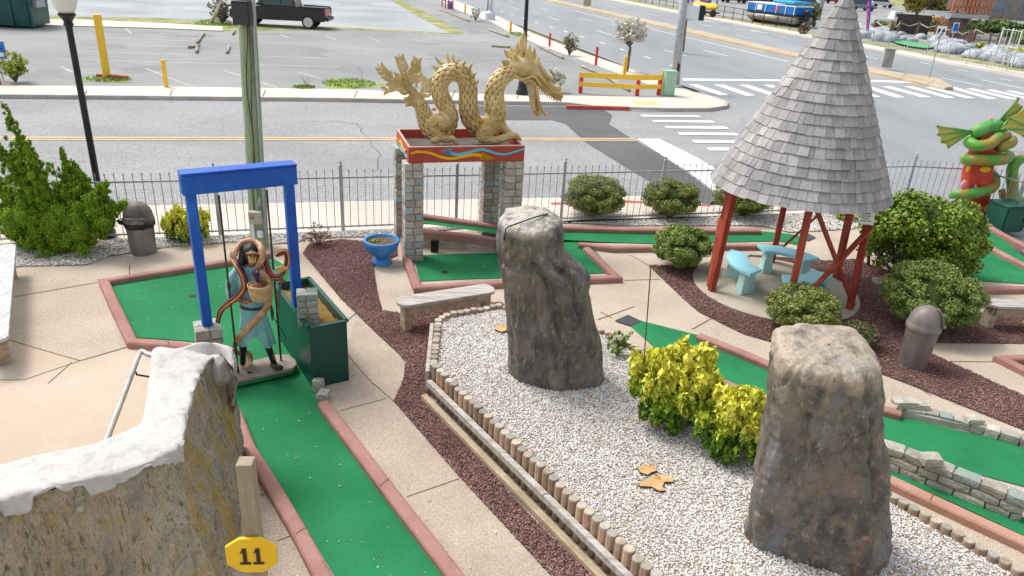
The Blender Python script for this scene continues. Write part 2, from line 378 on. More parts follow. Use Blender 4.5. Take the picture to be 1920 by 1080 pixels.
m_stone = M('white_gravel', (.80,.775,.75), (.90,.89,.87), sc=.6, rough=.9, c3=(.33,.25,.17), rnd=.13)
m_mulchb = M('mulch_bed', (.07,.035,.03), (.17,.095,.085), sc=25, rough=1, fine=.3, fs=50, bump=1, bs=40)
m_mulch = M('mulch_chips', (.215,.112,.098), (.32,.185,.165), sc=1.2, rough=.95, rnd=.5)
m_soil = M('soil', (.30,.13,.045), (.20,.17,.03), sc=7, rough=1, fine=.3, fs=60, bump=1, bs=50)
m_bluep = M('blue_paint', (.004,.075,.44), (.006,.13,.56), sc=1.6, rough=.42, bump=.8, bs=22, fine=.08, fs=20, layers=[((.03,.20,.62),9,.58,.70,(.5,3,3),.5),((.002,.03,.22),14,.62,.70,(.6,2,2),.6)])
m_dkgreen = M('dark_green_paint', (.003,.058,.042), (.006,.075,.055), sc=1, rough=.35, bump=.15, bs=12)
m_wood = M('weathered_wood', (.33,.29,.25), (.52,.49,.46), sc=3, rough=.85, stretch=(1,8,8), fine=.12, fs=30, bump=.5, bs=12)
m_wood2 = M('bench_wood', (.30,.23,.15), (.44,.37,.28), sc=3, rough=.85, stretch=(1,6,6), fine=.12, fs=30, bump=.4, bs=12)
m_log = M('log_stakes', (.25,.16,.105), (.40,.285,.205), sc=5, rough=.9, stretch=(3,3,.6), rnd=.28, fine=.15, fs=40, bump=.6, bs=20)
m_logtop = M('log_tops', (.33,.27,.20), (.50,.42,.32), sc=12, rough=.95, rnd=.3, c3=(.36,.34,.30), fine=.2, fs=70)
m_pole = M('treated_pole', (.24,.32,.20), (.38,.46,.31), sc=5, rough=.85, stretch=(6,6,.35), fine=.2, fs=20, bump=.8, bs=10, spots=(.20,.21,.11), spsc=3, spth=.3)
m_black = M('black_metal', (.012,.013,.015), (.02,.021,.023), sc=4, rough=.45)
m_galv = M('galvanised', (.36,.38,.41), (.48,.50,.53), sc=6, rough=.5, metal=.3)
m_fence = M('fence_iron', (.30,.295,.30), (.42,.41,.42), sc=8, rough=.6)
m_glass = M('globe_glass', (.75,.75,.73), (.83,.83,.81), sc=2, rough=.2)
m_plast = M('grey_plastic', (.13,.11,.10), (.25,.22,.21), sc=4, rough=.5, stretch=(1.5,1.5,.5), ramp=(.3,.7), fine=.05, fs=30)
m_bag = M('bin_bag', (.010,.010,.012), rough=.3)
m_blk = M('granite_blocks', (.34,.305,.25), (.50,.46,.39), sc=7, rough=.9, c3=(.30,.35,.32), rnd=.28, fine=.22, fs=70, bump=1.4, bs=28)
m_blkb = M('bluish_blocks', (.44,.375,.30), (.56,.50,.43), sc=6, rough=.9, c3=(.38,.42,.43), rnd=.3, fine=.2, fs=60, bump=1.4, bs=28)
m_mort = M('mortar', (.34,.31,.27), (.44,.41,.36), sc=9, rough=1)
m_redtr = M('tray_red', (.40,.055,.035), (.47,.075,.05), sc=3, rough=.5, bump=.2, bs=18)
m_redw = M('post_red', (.27,.035,.018), (.40,.07,.038), sc=2.4, rough=.6, stretch=(3,3,.7), fine=.12, fs=30, bump=.3, bs=18)
m_dark = M('dark_boards', (.06,.05,.038), (.17,.155,.13), sc=4, rough=.9, stretch=(1,6,1))
m_arrY = M('arrow_yellow', (.80,.45,.01), rough=.5); m_arrB = M('arrow_blue', (.12,.50,.68), rough=.5)
m_goldv = M('gold_dragon_scaly', (.47,.31,.10), (.70,.54,.25), sc=3.5, rough=.4, bump=2.2, vor=17, coat=.1)
m_gold = M('gold_dragon', (.52,.35,.115), (.76,.60,.30), sc=3.5, rough=.38, rnd=.13, fine=.1, fs=30, bump=.3, bs=25, coat=.15)
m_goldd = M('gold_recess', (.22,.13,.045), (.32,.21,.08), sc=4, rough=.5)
m_moai = M('moai_paint', (.105,.094,.088), (.19,.16,.13), sc=2.6, rough=.5, fine=.12, fs=40, bump=3, bs=11, det=9, c3=(.50,.46,.40), layers=[((.035,.034,.038),4,.48,.63,(1.3,1.3,.7),.75),((.23,.19,.135),6,.53,.65,(1.7,1.7,.6),.75),((.20,.22,.255),3.2,.55,.66,(1.1,1.1,.6),.6),((.36,.32,.23),13,.59,.66,(1.5,1.5,.45),.7),((.36,.16,.07),4,.64,.70,(1.6,1.6,.25),.7),((.03,.028,.03),16,.60,.66,(1.5,1.5,.5),.6)])
m_moai2 = M('moai_paint_brown', (.105,.092,.08), (.175,.155,.13), sc=2.2, rough=.5, fine=.12, fs=40, bump=3, bs=11, det=9, c3=(.40,.335,.26), layers=[((.045,.04,.04),4,.49,.64,(1.3,1.3,.9),.75),((.25,.205,.145),6,.50,.66,(1.5,1.5,.8),.7),((.19,.21,.25),2.2,.56,.66,(1.1,1.1,.6),.65),((.38,.33,.23),13,.58,.66,(1.5,1.5,.6),.6),((.28,.13,.07),4,.62,.70,(1.4,1.4,.4),.6),((.04,.035,.035),16,.60,.66,(1.5,1.5,.5),.6)])
m_turq = M('turquoise_top', (.30,.72,.82), (.36,.76,.86), sc=2, rough=.45, fine=.04, fs=30)
m_turq2 = M('pale_turquoise', (.42,.68,.65), (.48,.72,.68), sc=3, rough=.6, fine=.06, fs=30)
m_turq3 = M('bright_turquoise', (.09,.58,.78), (.12,.62,.82), sc=3, rough=.5)
m_bluebowl = M('bowl_blue', (.03,.20,.52), (.06,.27,.60), sc=4, rough=.35)
m_shing = M('cedar_shingles', (.28,.275,.275), (.39,.38,.38), sc=2.2, rough=.9, rnd=.24, bump=.5, bs=30, layers=[((.17,.16,.155),9,.52,.72,(3,3,.45),.55),((.52,.50,.48),7,.55,.75,(3,3,.35),.5),((.22,.20,.16),1.4,.6,.75,(1,1,1),.5)])
m_cap = M('white_painted_cap', (.48,.465,.44), (.56,.545,.52), sc=2.5, rough=.8, fine=.06, fs=30, bump=.8, bs=5, layers=[((.27,.27,.285),7,.50,.70,(1.5,1.5,.5),.6),((.62,.54,.42),3.5,.62,.75,(1,1,1),.6)])
m_face = M('lichen_rock', (.42,.35,.24), (.52,.44,.32), sc=6, stretch=(1.6,1.6,.3), rough=.95, fine=.3, fs=110, bump=4, bs=60, det=10, layers=[((.60,.52,.385),34,.45,.60,(1.5,1.5,.25),.8),((.15,.115,.085),22,.55,.64,(1.4,1.4,.28),.85),((.37,.345,.32),7,.5,.64,(1,1,.5),.7),((.55,.37,.06),3.0,.52,.62,(1,1,.45),.7),((.07,.055,.045),70,.60,.67,(1,1,.30),.9)])
m_handr = M('handrail_metal', (.42,.41,.37), (.52,.51,.47), sc=5, rough=.4, metal=.4)
m_sty = M('sign_yellow', (.83,.50,.005), (.88,.56,.01), sc=5, rough=.3); m_ink = M('burnt_ink', (.03,.018,.01), rough=.6)
m_signw = M('sign_white', (.80,.82,.84), rough=.4); m_signb = M('sign_blue', (.01,.16,.60), rough=.4); m_signk = M('sign_black', (.02,.02,.025), rough=.5)
m_mint = M('mint_box', (.30,.52,.38), (.36,.58,.44), sc=3, rough=.6)
m_pyel = M('post_yellow', (.86,.54,.03), (.80,.50,.06), sc=4, rough=.6, fine=.06, fs=20); m_pred = M('post_bright_red', (.62,.03,.025), (.55,.05,.04), sc=4, rough=.6)
m_juni = M('juniper_leaves', (.085,.20,.004), (.15,.30,.008), sc=3, rough=.85, c3=(.29,.44,.012), rnd=.25)
m_juniC = M('juniper_core_shade', (.06,.14,.006), (.10,.21,.008), sc=5, rough=1, bump=1.5, bs=30)  # darker than the leaves; shade between the plumes put into the colour
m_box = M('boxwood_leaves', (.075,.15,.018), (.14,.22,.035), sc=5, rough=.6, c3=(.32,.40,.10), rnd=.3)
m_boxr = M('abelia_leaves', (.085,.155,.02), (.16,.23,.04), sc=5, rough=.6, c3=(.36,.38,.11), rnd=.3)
m_boxC = M('bush_core_shade', (.03,.055,.012), (.055,.085,.02), sc=9, rough=1, bump=1.5, bs=40)  # dark leaf green for solid cores; shade inside the crowns put into the colour
m_big = M('glossy_leaves', (.055,.14,.008), (.12,.23,.02), sc=3, rough=.38, c3=(.26,.36,.03), rnd=.3)
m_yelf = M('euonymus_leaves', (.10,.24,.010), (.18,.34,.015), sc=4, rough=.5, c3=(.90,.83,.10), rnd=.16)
m_twig = M('twigs', (.12,.085,.06), (.20,.15,.11), sc=8, rough=.95)
m_brown = M('dried_leaves', (.17,.065,.035), (.26,.13,.08), sc=8, rough=.9, rnd=.3)
m_blos = M('blossom', (.62,.60,.50), (.80,.78,.72), sc=6, rough=.8, rnd=.15)
m_wall = M('board_face', (.30,.25,.18), (.44,.38,.30), sc=5, rough=.9, fine=.15, fs=30, bump=.6, bs=20, stretch=(1,1,3))
# ---------------------------------------------------------------- setting: far ground, roads, pavements
ZR = -0.12
mb = MB(); mb.sheet([(-260,-60,0),(320,-60,0),(320,600,0),(-260,600,0)], -.20)
struct('ground', mb, m_grass)
def R(px, py): return G(px, py, ZR)
# side road axis
ya, yb = R(0, 260), R(1187, 262); ax = (yb-ya).normalized(); ay = Vector((-ax.y, ax.x, 0))
fk = [R(-260, 180), R(0, 184.5), R(320, 187.5), R(633, 190.5), R(800, 194), R(1060, 198)]
nk = [R(213, 397), R(633, 390), R(1173, 377)]
kd = (nk[2]-nk[0]).normalized()
near_l = nk[0]-kd*30; near_r = nk[2]+kd*60
far_l = fk[1]-ax*45
mb = MB(); mb.sheet([near_l-ay*1, near_l+kd*38-ay*1, R(1420, 370), R(1440, 190), R(1372, 170), R(1060, 190)+ay, fk[1]+ay, far_l+ay*.8], ZR)
side = struct('side_road', mb, m_asph)
# highway
hc = [R(853, 2), R(940, 33), R(995, 61), R(1077, 93), R(1195, 133), R(1265, 156)]
hd = (hc[0]-hc[4]).normalized(); hn = Vector((hd.y, -hd.x, 0))
fc = [R(1140, 0), R(1260, 24), R(1508, 70), R(1603, 88), R(1920, 147)]
hw = [hc[0]+hd*260, hc[0], hc[4], R(1400, 200), R(1345, 330), R(1380, 372), R(1440, 440)-hn*0, R(1440, 440)-hd*25, R(1440, 440)-hd*25+hn*34, fc[4]-hd*14, fc[4], fc[3], fc[2], fc[1], fc[0], fc[0]+hd*260]
mb = MB(); mb.sheet(hw, ZR+.004)
hwy = struct('highway', mb, m_hwy)
# dark asphalt patch
mb = MB(); mb.sheet([G(x, y, ZR+.008) for x, y in [(893,198),(1060,200),(1125,201),(1148,216),(1142,233),(1187,261),(1235,288),(1290,325),(1345,366),(1330,384),(1268,382),(1225,345),(1100,268),(1060,232),(1035,225),(952,225),(900,215)]])
struct('asphalt_patch', mb, m_patch, side)
# markings
def strip(mb, a, b, w, z):
    a, b = Vector(a), Vector(b); d = (b-a).normalized(); n = Vector((-d.y, d.x, 0))*w/2
    mb.sheet([a-n, b-n, b+n, a+n], z)
mb = MB()
for off in (-.11, .11):
    a = ya-ax*40+ay*off; mb.sheet([a-ay*.055, R(1192,262)+ay*(off-.055), R(1192,262)+ay*(off+.055), a+ay*.055], ZR+.012)
struct('centre_line', mb, m_yel, side)
mb = MB(); mb.sheet([G(x, y, ZR+.016) for x, y in [(1194,260),(1236,260),(1300,292),(1350,320),(1362,372),(1345,362),(1290,322)]])
for (x0, x1, y, x2, y2, t) in [(1180,1286,205,1290,208,3),(1200,1308,215,1312,218,3.6),(1222,1334,225,1340,228,4),(1245,1360,236,1366,239,4.6),(1270,1380,248,1384,251,5),(1297,1400,262,1404,265,5.6),(1325,1420,276,1424,279,6)]:
    mb.sheet([G(a, b, ZR+.016) for a, b in [(x0,y),(x1,y+1),(x2+2,y2+t-2),(x0+5,y+t)]])
struct('stop_bar_and_zebra', mb, m_white, side)
mb = MB()
zeb = [((1290,158),(1308,158),(1367,178),(1350,179))]
for k in range(1, 9):
    dx = 48*k - (k*k)*.35; zeb.append(((1290+dx,158+k*.35),(1308+dx,158+k*.35),(1367+dx*1.035,178+k*.55),(1350+dx*1.035,179+k*.55)))
for a, b, c, d in [((1653,162),(1671,162),(1747,182),(1728,182)),((1695,162),(1712,162),(1791,183),(1772,183)),((1733,163),(1750,163),(1829,184),(1810,184)),((1773,163),(1790,163),(1869,185),(1850,185)),((1810,166),(1826,166),(1911,186),(1892,186)),((1847,168),(1862,168),(1950,188),(1932,188)),((1884,170),(1898,170),(1990,190),(1970,190)),((1922,172),(1936,172),(2030,192),(2010,192))]:
    zeb.append((a, b, c, d))
zeb = [z_ for z_ in zeb[:8]]+zeb[9:]
for q in zeb: mb.sheet([G(x, y, ZR+.012) for x, y in q])
for q in [[(1280,147),(1452,149),(1452,152),(1280,151)],[(1452,149),(1640,150),(1640,153.5),(1452,152)],[(1640,150),(1735,153),(1735,156.5),(1640,153.5)]]: mb.sheet([G(x, y, ZR+.012) for x, y in q])
struct('zebra_crossing', mb, m_white, hwy)
mb = MB()
strip(mb, R(1076,20), R(1160,40), .14, ZR+.012); strip(mb, R(1160,40), R(1280,68.5), .14, ZR+.012); strip(mb, R(1280,68.5), R(1478,116), .14, ZR+.012)
for x, y in [(941,22),(961,28),(981,34.5),(1006,42),(1034,51),(1061,59.5),(1092,69.5),(1129,80.5),(1167,93),(1214,108),(1262,124)]:
    c = R(x, y); mb.sheet([c-hd*.42-hn*.09, c+hd*.42-hn*.09, c+hd*.42+hn*.09, c-hd*.42+hn*.09], ZR+.012)
for a, b in [((959,14),(975,18)),((1027,32),(1049,38)),((1117,57),(1148,66)),((1245,94),(1287,105)),((952,1),(966,4)),((1011,15),(1029,19)),((1085,34),(1109,39)),((1175,60),(1208,68)),((1318,94),(1363,105)),((1140,11),(1155,15)),((1170,24),(1190,27)),((1214,26),(1236,30)),((1310,45),(1335,50)),((1380,66),(1416,74)),((1433,69),(1470,76)),((1608,103),(1647,111)),((1609,95),(1620,97)),((1725,117),(1744,121)),((1795,132),(1817,135)),((1763,146),(1840,161)),((1840,150),(1918,166)),((1875,147),(1898,152)),((1350,52),(1362,54)),((1384,54),(1394,56)),((1463,68),(1473,70))]:
    strip(mb, R(*a), R(*b), .13, ZR+.012)
for x, y in [(1335,41),(1425,60)]:   # turn arrows
    c = R(x, y); mb.sheet([c-hd*1.2-hn*.1, c+hd*.6-hn*.1, c+hd*.6+hn*.1, c-hd*1.2+hn*.1], ZR+.012); mb.sheet([c+hd*.6-hn*.5, c+hd*1.6, c+hd*.6+hn*.5], ZR+.0125)
struct('lane_marking', mb, m_white, hwy)
# median
mt = [G(x, y, .03) for x, y in [(1037,1),(1170,27),(1280,50),(1487,97),(1613,122),(1700,138),(1760,146),(1788,162)]]
ml = [G(x, y, .03) for x, y in [(1023,1),(1160,30),(1280,57),(1480,102),(1613,129),(1690,146),(1740,157),(1772,164)]]
mt[0] = mt[0]+hd*120; ml[0] = ml[0]+hd*120
mb = MB()
for i in range(len(mt)-1): mb.prism([mt[i], mt[i+1], ml[i+1], ml[i]], ZR-.02, .03)
struct('median', mb, m_median, bevel=.03)
mb = MB()
for i in range(len(ml)-1):
    for off in (.18,):
        strip(mb, ml[i]-hn*off, ml[i+1]-hn*off, .13, ZR+.012)
struct('median_line', mb, m_yel, hwy)
# far-side pavement of the side road, corner and highway pavement
out = [far_l, *[Vector((p.x, p.y, 0)) for p in fk[1:]], *[G(x, y) for x, y in [(1120,199),(1180,201),(1260,203),(1330,203),(1362,198),(1366,191),(1340,181),(1300,172),(1268,160),(1240,150),(1195,133),(1077,93),(995,61),(940,33),(857,2)]]]
inn = [G(x, y) for x, y in [(830,2),(852,17),(920,40),(960,62),(1027,90),(1117,122),(1182,145),(1235,166),(1273,182),(1057,179),(973,178),(640,167),(300,162),(0,160)]]
side_poly = out + [out[-1]+hd*200, inn[0]+hd*200] + inn + [G(0,160)-ax*45]
mb = MB(); mb.prism(side_poly, -.19, 0.0)
struct('sidewalk', mb, [m_side])
mb = MB()   # kerb stone band, proud of the pavement edge
kp = [Vector((p.x, p.y, 0)) for p in out[:-1]]
for a, b in zip(kp, kp[1:]):
    d = (b-a).normalized(); n = Vector((-d.y, d.x, 0)); mb.prism([a-n*.02, b-n*.02, b+n*.13, a+n*.13], -.15, .006)
struct('kerb', mb, m_kerb)
mb = MB()
a, b, c = G(1062, 198.5), G(1120, 199.5), G(1180, 201)
for p, q in ((a, b), (b, c)):
    d = (q-p).normalized(); n = Vector((-d.y, d.x, 0)); mb.prism([p-n*.035, q-n*.035, q+n*.10, p+n*.10], -.15, .011)
struct('red_kerb_paint', mb, m_redk)
mb = MB(); mb.sheet([G(x, y, .004) for x, y in [(1182,188),(1228,189),(1240,197),(1195,197)]]); struct('tactile_pad', mb, M('buff_pad', (.62,.50,.26), rough=.9))
mb = MB()
for x in (160, 320, 495, 667, 850, 973): 
    a, b = G(x-4, 186, 0), G(x+3, 169, 0); strip(mb, a, b, .035, .004)
struct('sidewalk_joint', mb, m_joint)
# near pavement between road and fence
fb0 = Vector((-3.2, 12.86, 0)); fdir = Vector((.959, .283, 0)).normalized(); fnr = Vector((-fdir.y, fdir.x, 0))
mb = MB(); n1 = nk[0]-kd*22; n2 = nk[2]+kd*1.2
npoly = [fb0-fdir*22-fnr*.35, fb0+fdir*13.2-fnr*.35, fb0+fdir*13.2+fnr*1.6, G(1480,372), G(1380,384), G(1330,385), Vector((n2.x, n2.y, 0)), Vector((n1.x, n1.y, 0))]
mb.prism(npoly, -.19, -.004); struct('near_sidewalk', mb, m_side)
mb = MB()
for a, b in (((1033,381),(1105,379)),((1105,379),(1173,377)),((1173,377),(1330,384))):
    p, q = G(*a, .0), G(*b, .0); d = (q-p).normalized(); n = Vector((-d.y, d.x, 0)); mb.prism([p-n*.10, q-n*.10, q+n*.03, p+n*.03], -.15, .006)
struct('near_red_kerb', mb, m_redk)
# parking lot
lot = [inn[-1]-ax*45, *inn[::-1][0:5], *inn[::-1][5:], inn[0]+hd*150, G(0, 160)+ay*140-ax*40]
lot = [G(0,160)-ax*45, G(0,160), G(300,162), G(640,167), G(973,178), G(1057,179), G(1273,182), G(1235,166), G(1182,145), G(1117,122), G(1027,90), G(960,62), G(920,40), G(852,17), G(830,2), inn[0]+hd*150, G(0,160)+ay*160-ax*40]
mb = MB(); mb.sheet(lot, -.012); lotO = struct('parking_lot', mb, m_lot)
g1 = [G(x, y) for x, y in [(60,36),(140,38),(300,41),(417,58),(640,55),(800,62),(873,64),(833,40),(757,2)]]
mb = MB(); mb.sheet([g1[0]-ax*22]+g1+[g1[-1]+hd*100, g1[0]+ay*120-ax*30], -.008); struct('grass_edge', mb, m_grass, lotO)
g2 = [G(x, y) for x, y in [(100,30),(300,34),(420,42),(640,51),(760,57),(842,62),(800,40),(735,2)]]
mb = MB(); mb.sheet([g2[0]-ax*26]+g2+[g2[-1]+hd*100, g2[0]+ay*120-ax*30], -.004); struct('gravel_lot', mb, m_glot, lotO)
mb = MB(); mb.prism([G(x, y) for x, y in [(62,48),(150,50),(300,54),(418,59),(418,51),(310,45),(150,38),(66,37)]], -.05, .05); struct('concrete_strip', mb, m_side, lotO)
mb = MB()
for a, b in [((110,110),(637,125)),((143,95),(357,102)),((200,70),(350,76)),((427,103),(623,109)),((480,78),(607,83)),((240,84),(385,88)),((300,62),(375,66)),((200,62),(330,66)),((273,128),(370,165)),((113,124),(137,135)),((418,131),(520,163)),((560,135),(603,147)),((234,52),(246,62)),((525,64),(541,71)),((610,66),(630,74)),((880,96),(943,98)),((908,109),(936,109)),((1003,99),(1025,100)),((1013,111),(1053,112)),((1020,126),(1087,127)),((975,84),(1010,84)),((693,70),(713,78)),((770,72),(800,79)),((1060,140),(1085,141))]:
    strip(mb, G(*a), G(*b), .09, -.0085)
struct('parking_line', mb, m_fwhite, lotO)
def grass_patch(cx, cy, rx, ry, mat, label):
    c = G(cx, cy); ex = (G(cx+rx, cy)-c).length; ey = (G(cx, cy-ry)-c).length
    poly = []
    for k in range(26):
        a = 2*math.pi*k/26; q = 1+.22*math.sin(3*a+cx)+.12*math.sin(7*a); poly.append(c+ax*(math.cos(a)*ex*q)+ay*(math.sin(a)*ey*q))
    m_ = MB(); m_.sheet(poly, -.006); o = m_.build('grass_base', mat); o['kind'] = 'structure'
    n = int(400+ex*ey*260); X = RNG.uniform(-1, 1, n); Y = RNG.uniform(-1, 1, n); k = X*X+Y*Y < .9; X, Y = X[k]*ex, Y[k]*ey
    C = np.stack([c.x+ax.x*X+ay.x*Y, c.y+ax.y*X+ay.y*Y, np.full(len(X), .03)], 1); N = RNG.normal(0, 1, C.shape); N[:, 2] *= .2
    V, F = leaf_arrays(C, N, .035, long=3.5, upb=2.5); o = fast('grass', V, F, RNG.random(len(F)), mat); tag(o, label, 'grass', kind='stuff')
grass_patch(205, 148, 44, 6, m_green_g, 'small tuft of green grass round the tall yellow post')
grass_patch(655, 157, 52, 9, m_green_g, 'patch of bright grass in the parking lot edge left of the dragon')
grass_patch(570, 164, 22, 3, m_green_g, 'thin grass round the bare twig in the parking lot')
grass_patch(974, 65, 14, 4, m_green_g, 'bright grass at the foot of the yellow post by the highway pavement')
grass_patch(400, 44, 34, 8, m_green_g, 'grass under the bare brush beside the pickup')
# far verge across the highway
fv = [Vector((p.x, p.y, 0)) for p in fc]
o2 = [p+hn*1.8 for p in fv]
mb = MB(); A = [fv[0]+hd*200]+fv+[fv[-1]-hd*14]; B = [o2[0]+hd*200]+o2+[o2[-1]-hd*14]
for i in range(len(A)-1): mb.prism([A[i], A[i+1], B[i+1], B[i]], -.19, .02)
struct('far_sidewalk', mb, m_side)
mb = MB(); B2 = [p+hn*2.6 for p in B]; B3 = [p+hn*70 for p in B]
for i in range(len(A)-1): mb.sheet([B[i], B[i+1], B2[i+1], B2[i]], -.03)
struct('verge', mb, m_grass)
mb = MB()
for i in range(len(A)-1): mb.sheet([B2[i], B2[i+1], B3[i+1], B3[i]], -.034)
struct('far_lot', mb, m_lot)
# ---------------------------------------------------------------- course ground
court = [fb0-fdir*16-fnr*.35, fb0+fdir*12.2-fnr*.35, fb0+fdir*12.2-fnr*16, (9, -4, 0), (-13, -4, 0)]
mb = MB(); mb.prism(court, -.19, 0); struct('course_paving', mb, m_conc)
mb = MB(); mb.sheet(PX([(-200,860),(-60,735),(0,713),(45,712),(13,640),(40,640),(150,678),(243,652),(400,640),(460,800),(465,900),(330,1080),(-200,1080)]), .004); struct('pale_paving', mb, m_conc2)
mb = MB(); mb.sheet(PX([(592,745),(610,735),(655,722),(651,640),(668,600),(707,627),(750,667),(759,680),(757,712),(738,753),(863,897),(1033,1080),(1110,1170),(900,1170),(767,983),(713,910),(640,820)]), .004); mb.sheet(PX([(462,840),(470,835),(573,987),(627,1080),(680,1170),(440,1170),(455,1000)]), .0045); struct('lane_paving', mb, m_conc3)
mb = MB()
for a, b in [((25,557),(182,530)),((13,637),(150,677)),((150,677),(243,650)),((20,515),(12,640)),((0,713),(45,713)),((45,713),(150,677)),((640,770),(724,748)),((763,932),(862,898)),((700,720),(738,753)),((650,602),(667,588)),((651,665),(700,722)),((1170,526),(1238,524)),((1125,585),(1148,597)),((1120,600),(1190,575)),((1297,618),(1335,597)),((560,920),(480,930)),((1715,722),(1745,742)),((1770,678),(1875,679)),((243,520),(243,497)),((700,503),(760,500)),((1180,478),(1215,497)),((520,1015),(560,1000)),((90,720),(135,680))]:
    strip(mb, G(*a), G(*b), .014, .006)
struct('paving_joint', mb, m_joint)
g_left = PX([(-200,560),(20,505),(40,500),(160,498),(200,482),(330,462),(440,455),(470,462),(560,455),(575,448),(690,445),(735,443),(755,440)])
fl = [fb0+fdir*2.65-fnr*.12, fb0-fdir*14-fnr*.12]
mb = MB(); gl = g_left+fl; mb.sheet(gl, .008); struct('gravel_strip', mb, m_grav)
gr = PX([(1030,415),(1050,418),(1190,424),(1430,424),(1480,437),(1600,430),(1640,405),(1700,395),(1760,390),(1850,370)])+[fb0+fdir*12-fnr*.12, fb0+fdir*4.1-fnr*.12]
mb = MB(); mb.sheet(gr, .008); struct('gravel_strip_by_fence', mb, m_grav)
mu1 = PX([(568,476),(580,458),(640,450),(700,455),(745,450),(745,480),(700,500),(707,547),(716,583),(750,588),(845,572),(940,568),(960,580),(960,600),(830,605),(808,700),(803,760),(1010,985),(1125,1095),(1180,1160),(1090,1160),(1033,1080),(863,897),(738,753),(757,712),(760,680),(750,667),(707,627),(667,588),(640,562)])
mb = MB(); mb.sheet(mu1, .010); struct('mulch_bed', mb, m_mulchb)
mu2 = PX([(1215,498),(1310,500),(1400,478),(1547,490),(1600,486),(1650,503),(1700,520),(1780,540),(1830,587),(1920,592),(2100,600),(2100,640),(1920,645),(1747,644),(1742,662),(1873,722),(1960,762),(2100,830),(2100,880),(1920,808),(1710,724),(1663,706),(1560,672),(1473,650),(1393,627),(1310,586),(1280,560)])
mb = MB(); mb.sheet(mu2, .010); struct('mulch_bed_by_pavilion', mb, m_mulchb)
padc = Vector((4.36, 11.3, 0)); mb = MB(); mb.prism([padc+Vector((math.cos(a*math.pi/24)*1.33, math.sin(a*math.pi/24)*1.33, 0)) for a in range(48)], -.02, .03); struct('pavilion_pad', mb, m_pad)
padpoly = [padc+Vector((math.cos(a*math.pi/24)*1.33, math.sin(a*math.pi/24)*1.33, 0)) for a in range(48)]
# raised bed
bA, bB, bC, bD, bE = G(822, 600, .40), G(815, 690, .40), G(1223, 1073, .40), G(1920, 1075, .40), G(1140, 622, .40)
sL = (bC-bB).normalized(); bC2 = bB+sL*5.2; sR = (bD-bE).normalized(); bD2 = bE+sR*6.4
bed = [bB, bA, G(835, 590, .4), G(940, 571, .4), bE, bD2, bC2]
mb = MB(); mb.prism(bed, .0, .35); struct('raised_gravel_bed', mb, m_grav)
scatter_stones('gravel_stones', bed, .352, 98000, .026, m_stone, 'white gravel filling the raised bed round the two stone heads', 'gravel', aspect=(1,.8,.6), tilt=.5)
scatter_stones('gravel_stones', gl, .012, 30000, .042, m_stone, 'white gravel along the fence at the left under the juniper', 'gravel')
scatter_stones('gravel_stones', gr, .012, 16000, .045, m_stone, 'white gravel along the fence behind the round bushes', 'gravel')
scatter_stones('mulch_chips', mu1, .014, 42000, .036, m_mulch, 'dark red mulch between the paving and the raised bed', 'mulch', aspect=(1,.4,.25), tilt=1.2, pw=1)
scatter_stones('mulch_chips', mu2, .014, 48000, .038, m_mulch, 'dark red mulch round the pavilion and the bushes', 'mulch', aspect=(1,.4,.25), tilt=1.2, holes=[padpoly], pw=1)

# cracks and stray bits
def crack(pts, z, w, parent, name='crack'):
    m_ = MB(); P = resample([G(x, y, z) for x, y in pts], .35); P = [p+Vector((random.uniform(-.05,.05), random.uniform(-.05,.05), 0)) for p in P]
    for a, b in zip(P, P[1:]): strip(m_, a, b, w*random.uniform(.5, 1.2), z)
    return m_.build(name, m_crk, parent)
m_crk = M('crack', (.10,.10,.10), rough=1)
crack([(640,230),(668,232),(690,260),(712,292),(708,318)], ZR+.006, .022, side); crack([(565,228),(640,227)], ZR+.006, .018, side); crack([(20,300),(120,305),(240,296)], ZR+.006, .016, side)
crack([(1240,110),(1330,125),(1420,150)], ZR+.009, .03, hwy); crack([(1700,250),(1800,270),(1920,286)], ZR+.009, .025, hwy)
crack([(650,118),(676,128),(678,146)], -.0086, .03, lotO); crack([(60,130),(180,124),(330,133)], -.0086, .025, lotO); crack([(700,100),(820,120),(900,150)], -.0086, .025, lotO)
scatter_stones('stray_gravel', PX([(0,520),(400,490),(560,470),(700,700),(900,930),(1000,1090),(480,1090),(470,800),(250,660),(0,660)]), .014, 260, .022, m_stone, 'stray white pebbles scattered over the left paving and lane', 'pebbles')
scatter_stones('stray_gravel', PX([(700,500),(1250,440),(1600,430),(1920,460),(1920,860),(1500,660),(1150,590),(800,560)]), .016, 420, .022, m_stone, 'stray white pebbles and bits on the middle and right paving', 'pebbles')
m_litter = M('leaf_litter', (.30,.15,.05), (.42,.26,.10), sc=5, rough=.9, rnd=.4)
scatter_stones('leaf_litter', gl, .04, 500, .05, m_litter, 'brown leaf litter on the gravel under the juniper and fence', 'leaves', aspect=(1,.6,.06), pw=1)
scatter_stones('leaf_litter', gr, .04, 300, .05, m_litter, 'brown leaf litter under the clipped bushes by the fence', 'leaves', aspect=(1,.6,.06), pw=1)
scatter_stones('leaf_litter', bed, .37, 900, .030, m_litter, 'brown bits of leaf on the raised white gravel', 'leaves', aspect=(1,.5,.1), pw=1)
scatter_stones('leaf_litter', mu2, .03, 260, .045, m_litter, 'pale dry leaves on the mulch by the pavilion', 'leaves', aspect=(1,.6,.1), pw=1, holes=[padpoly])
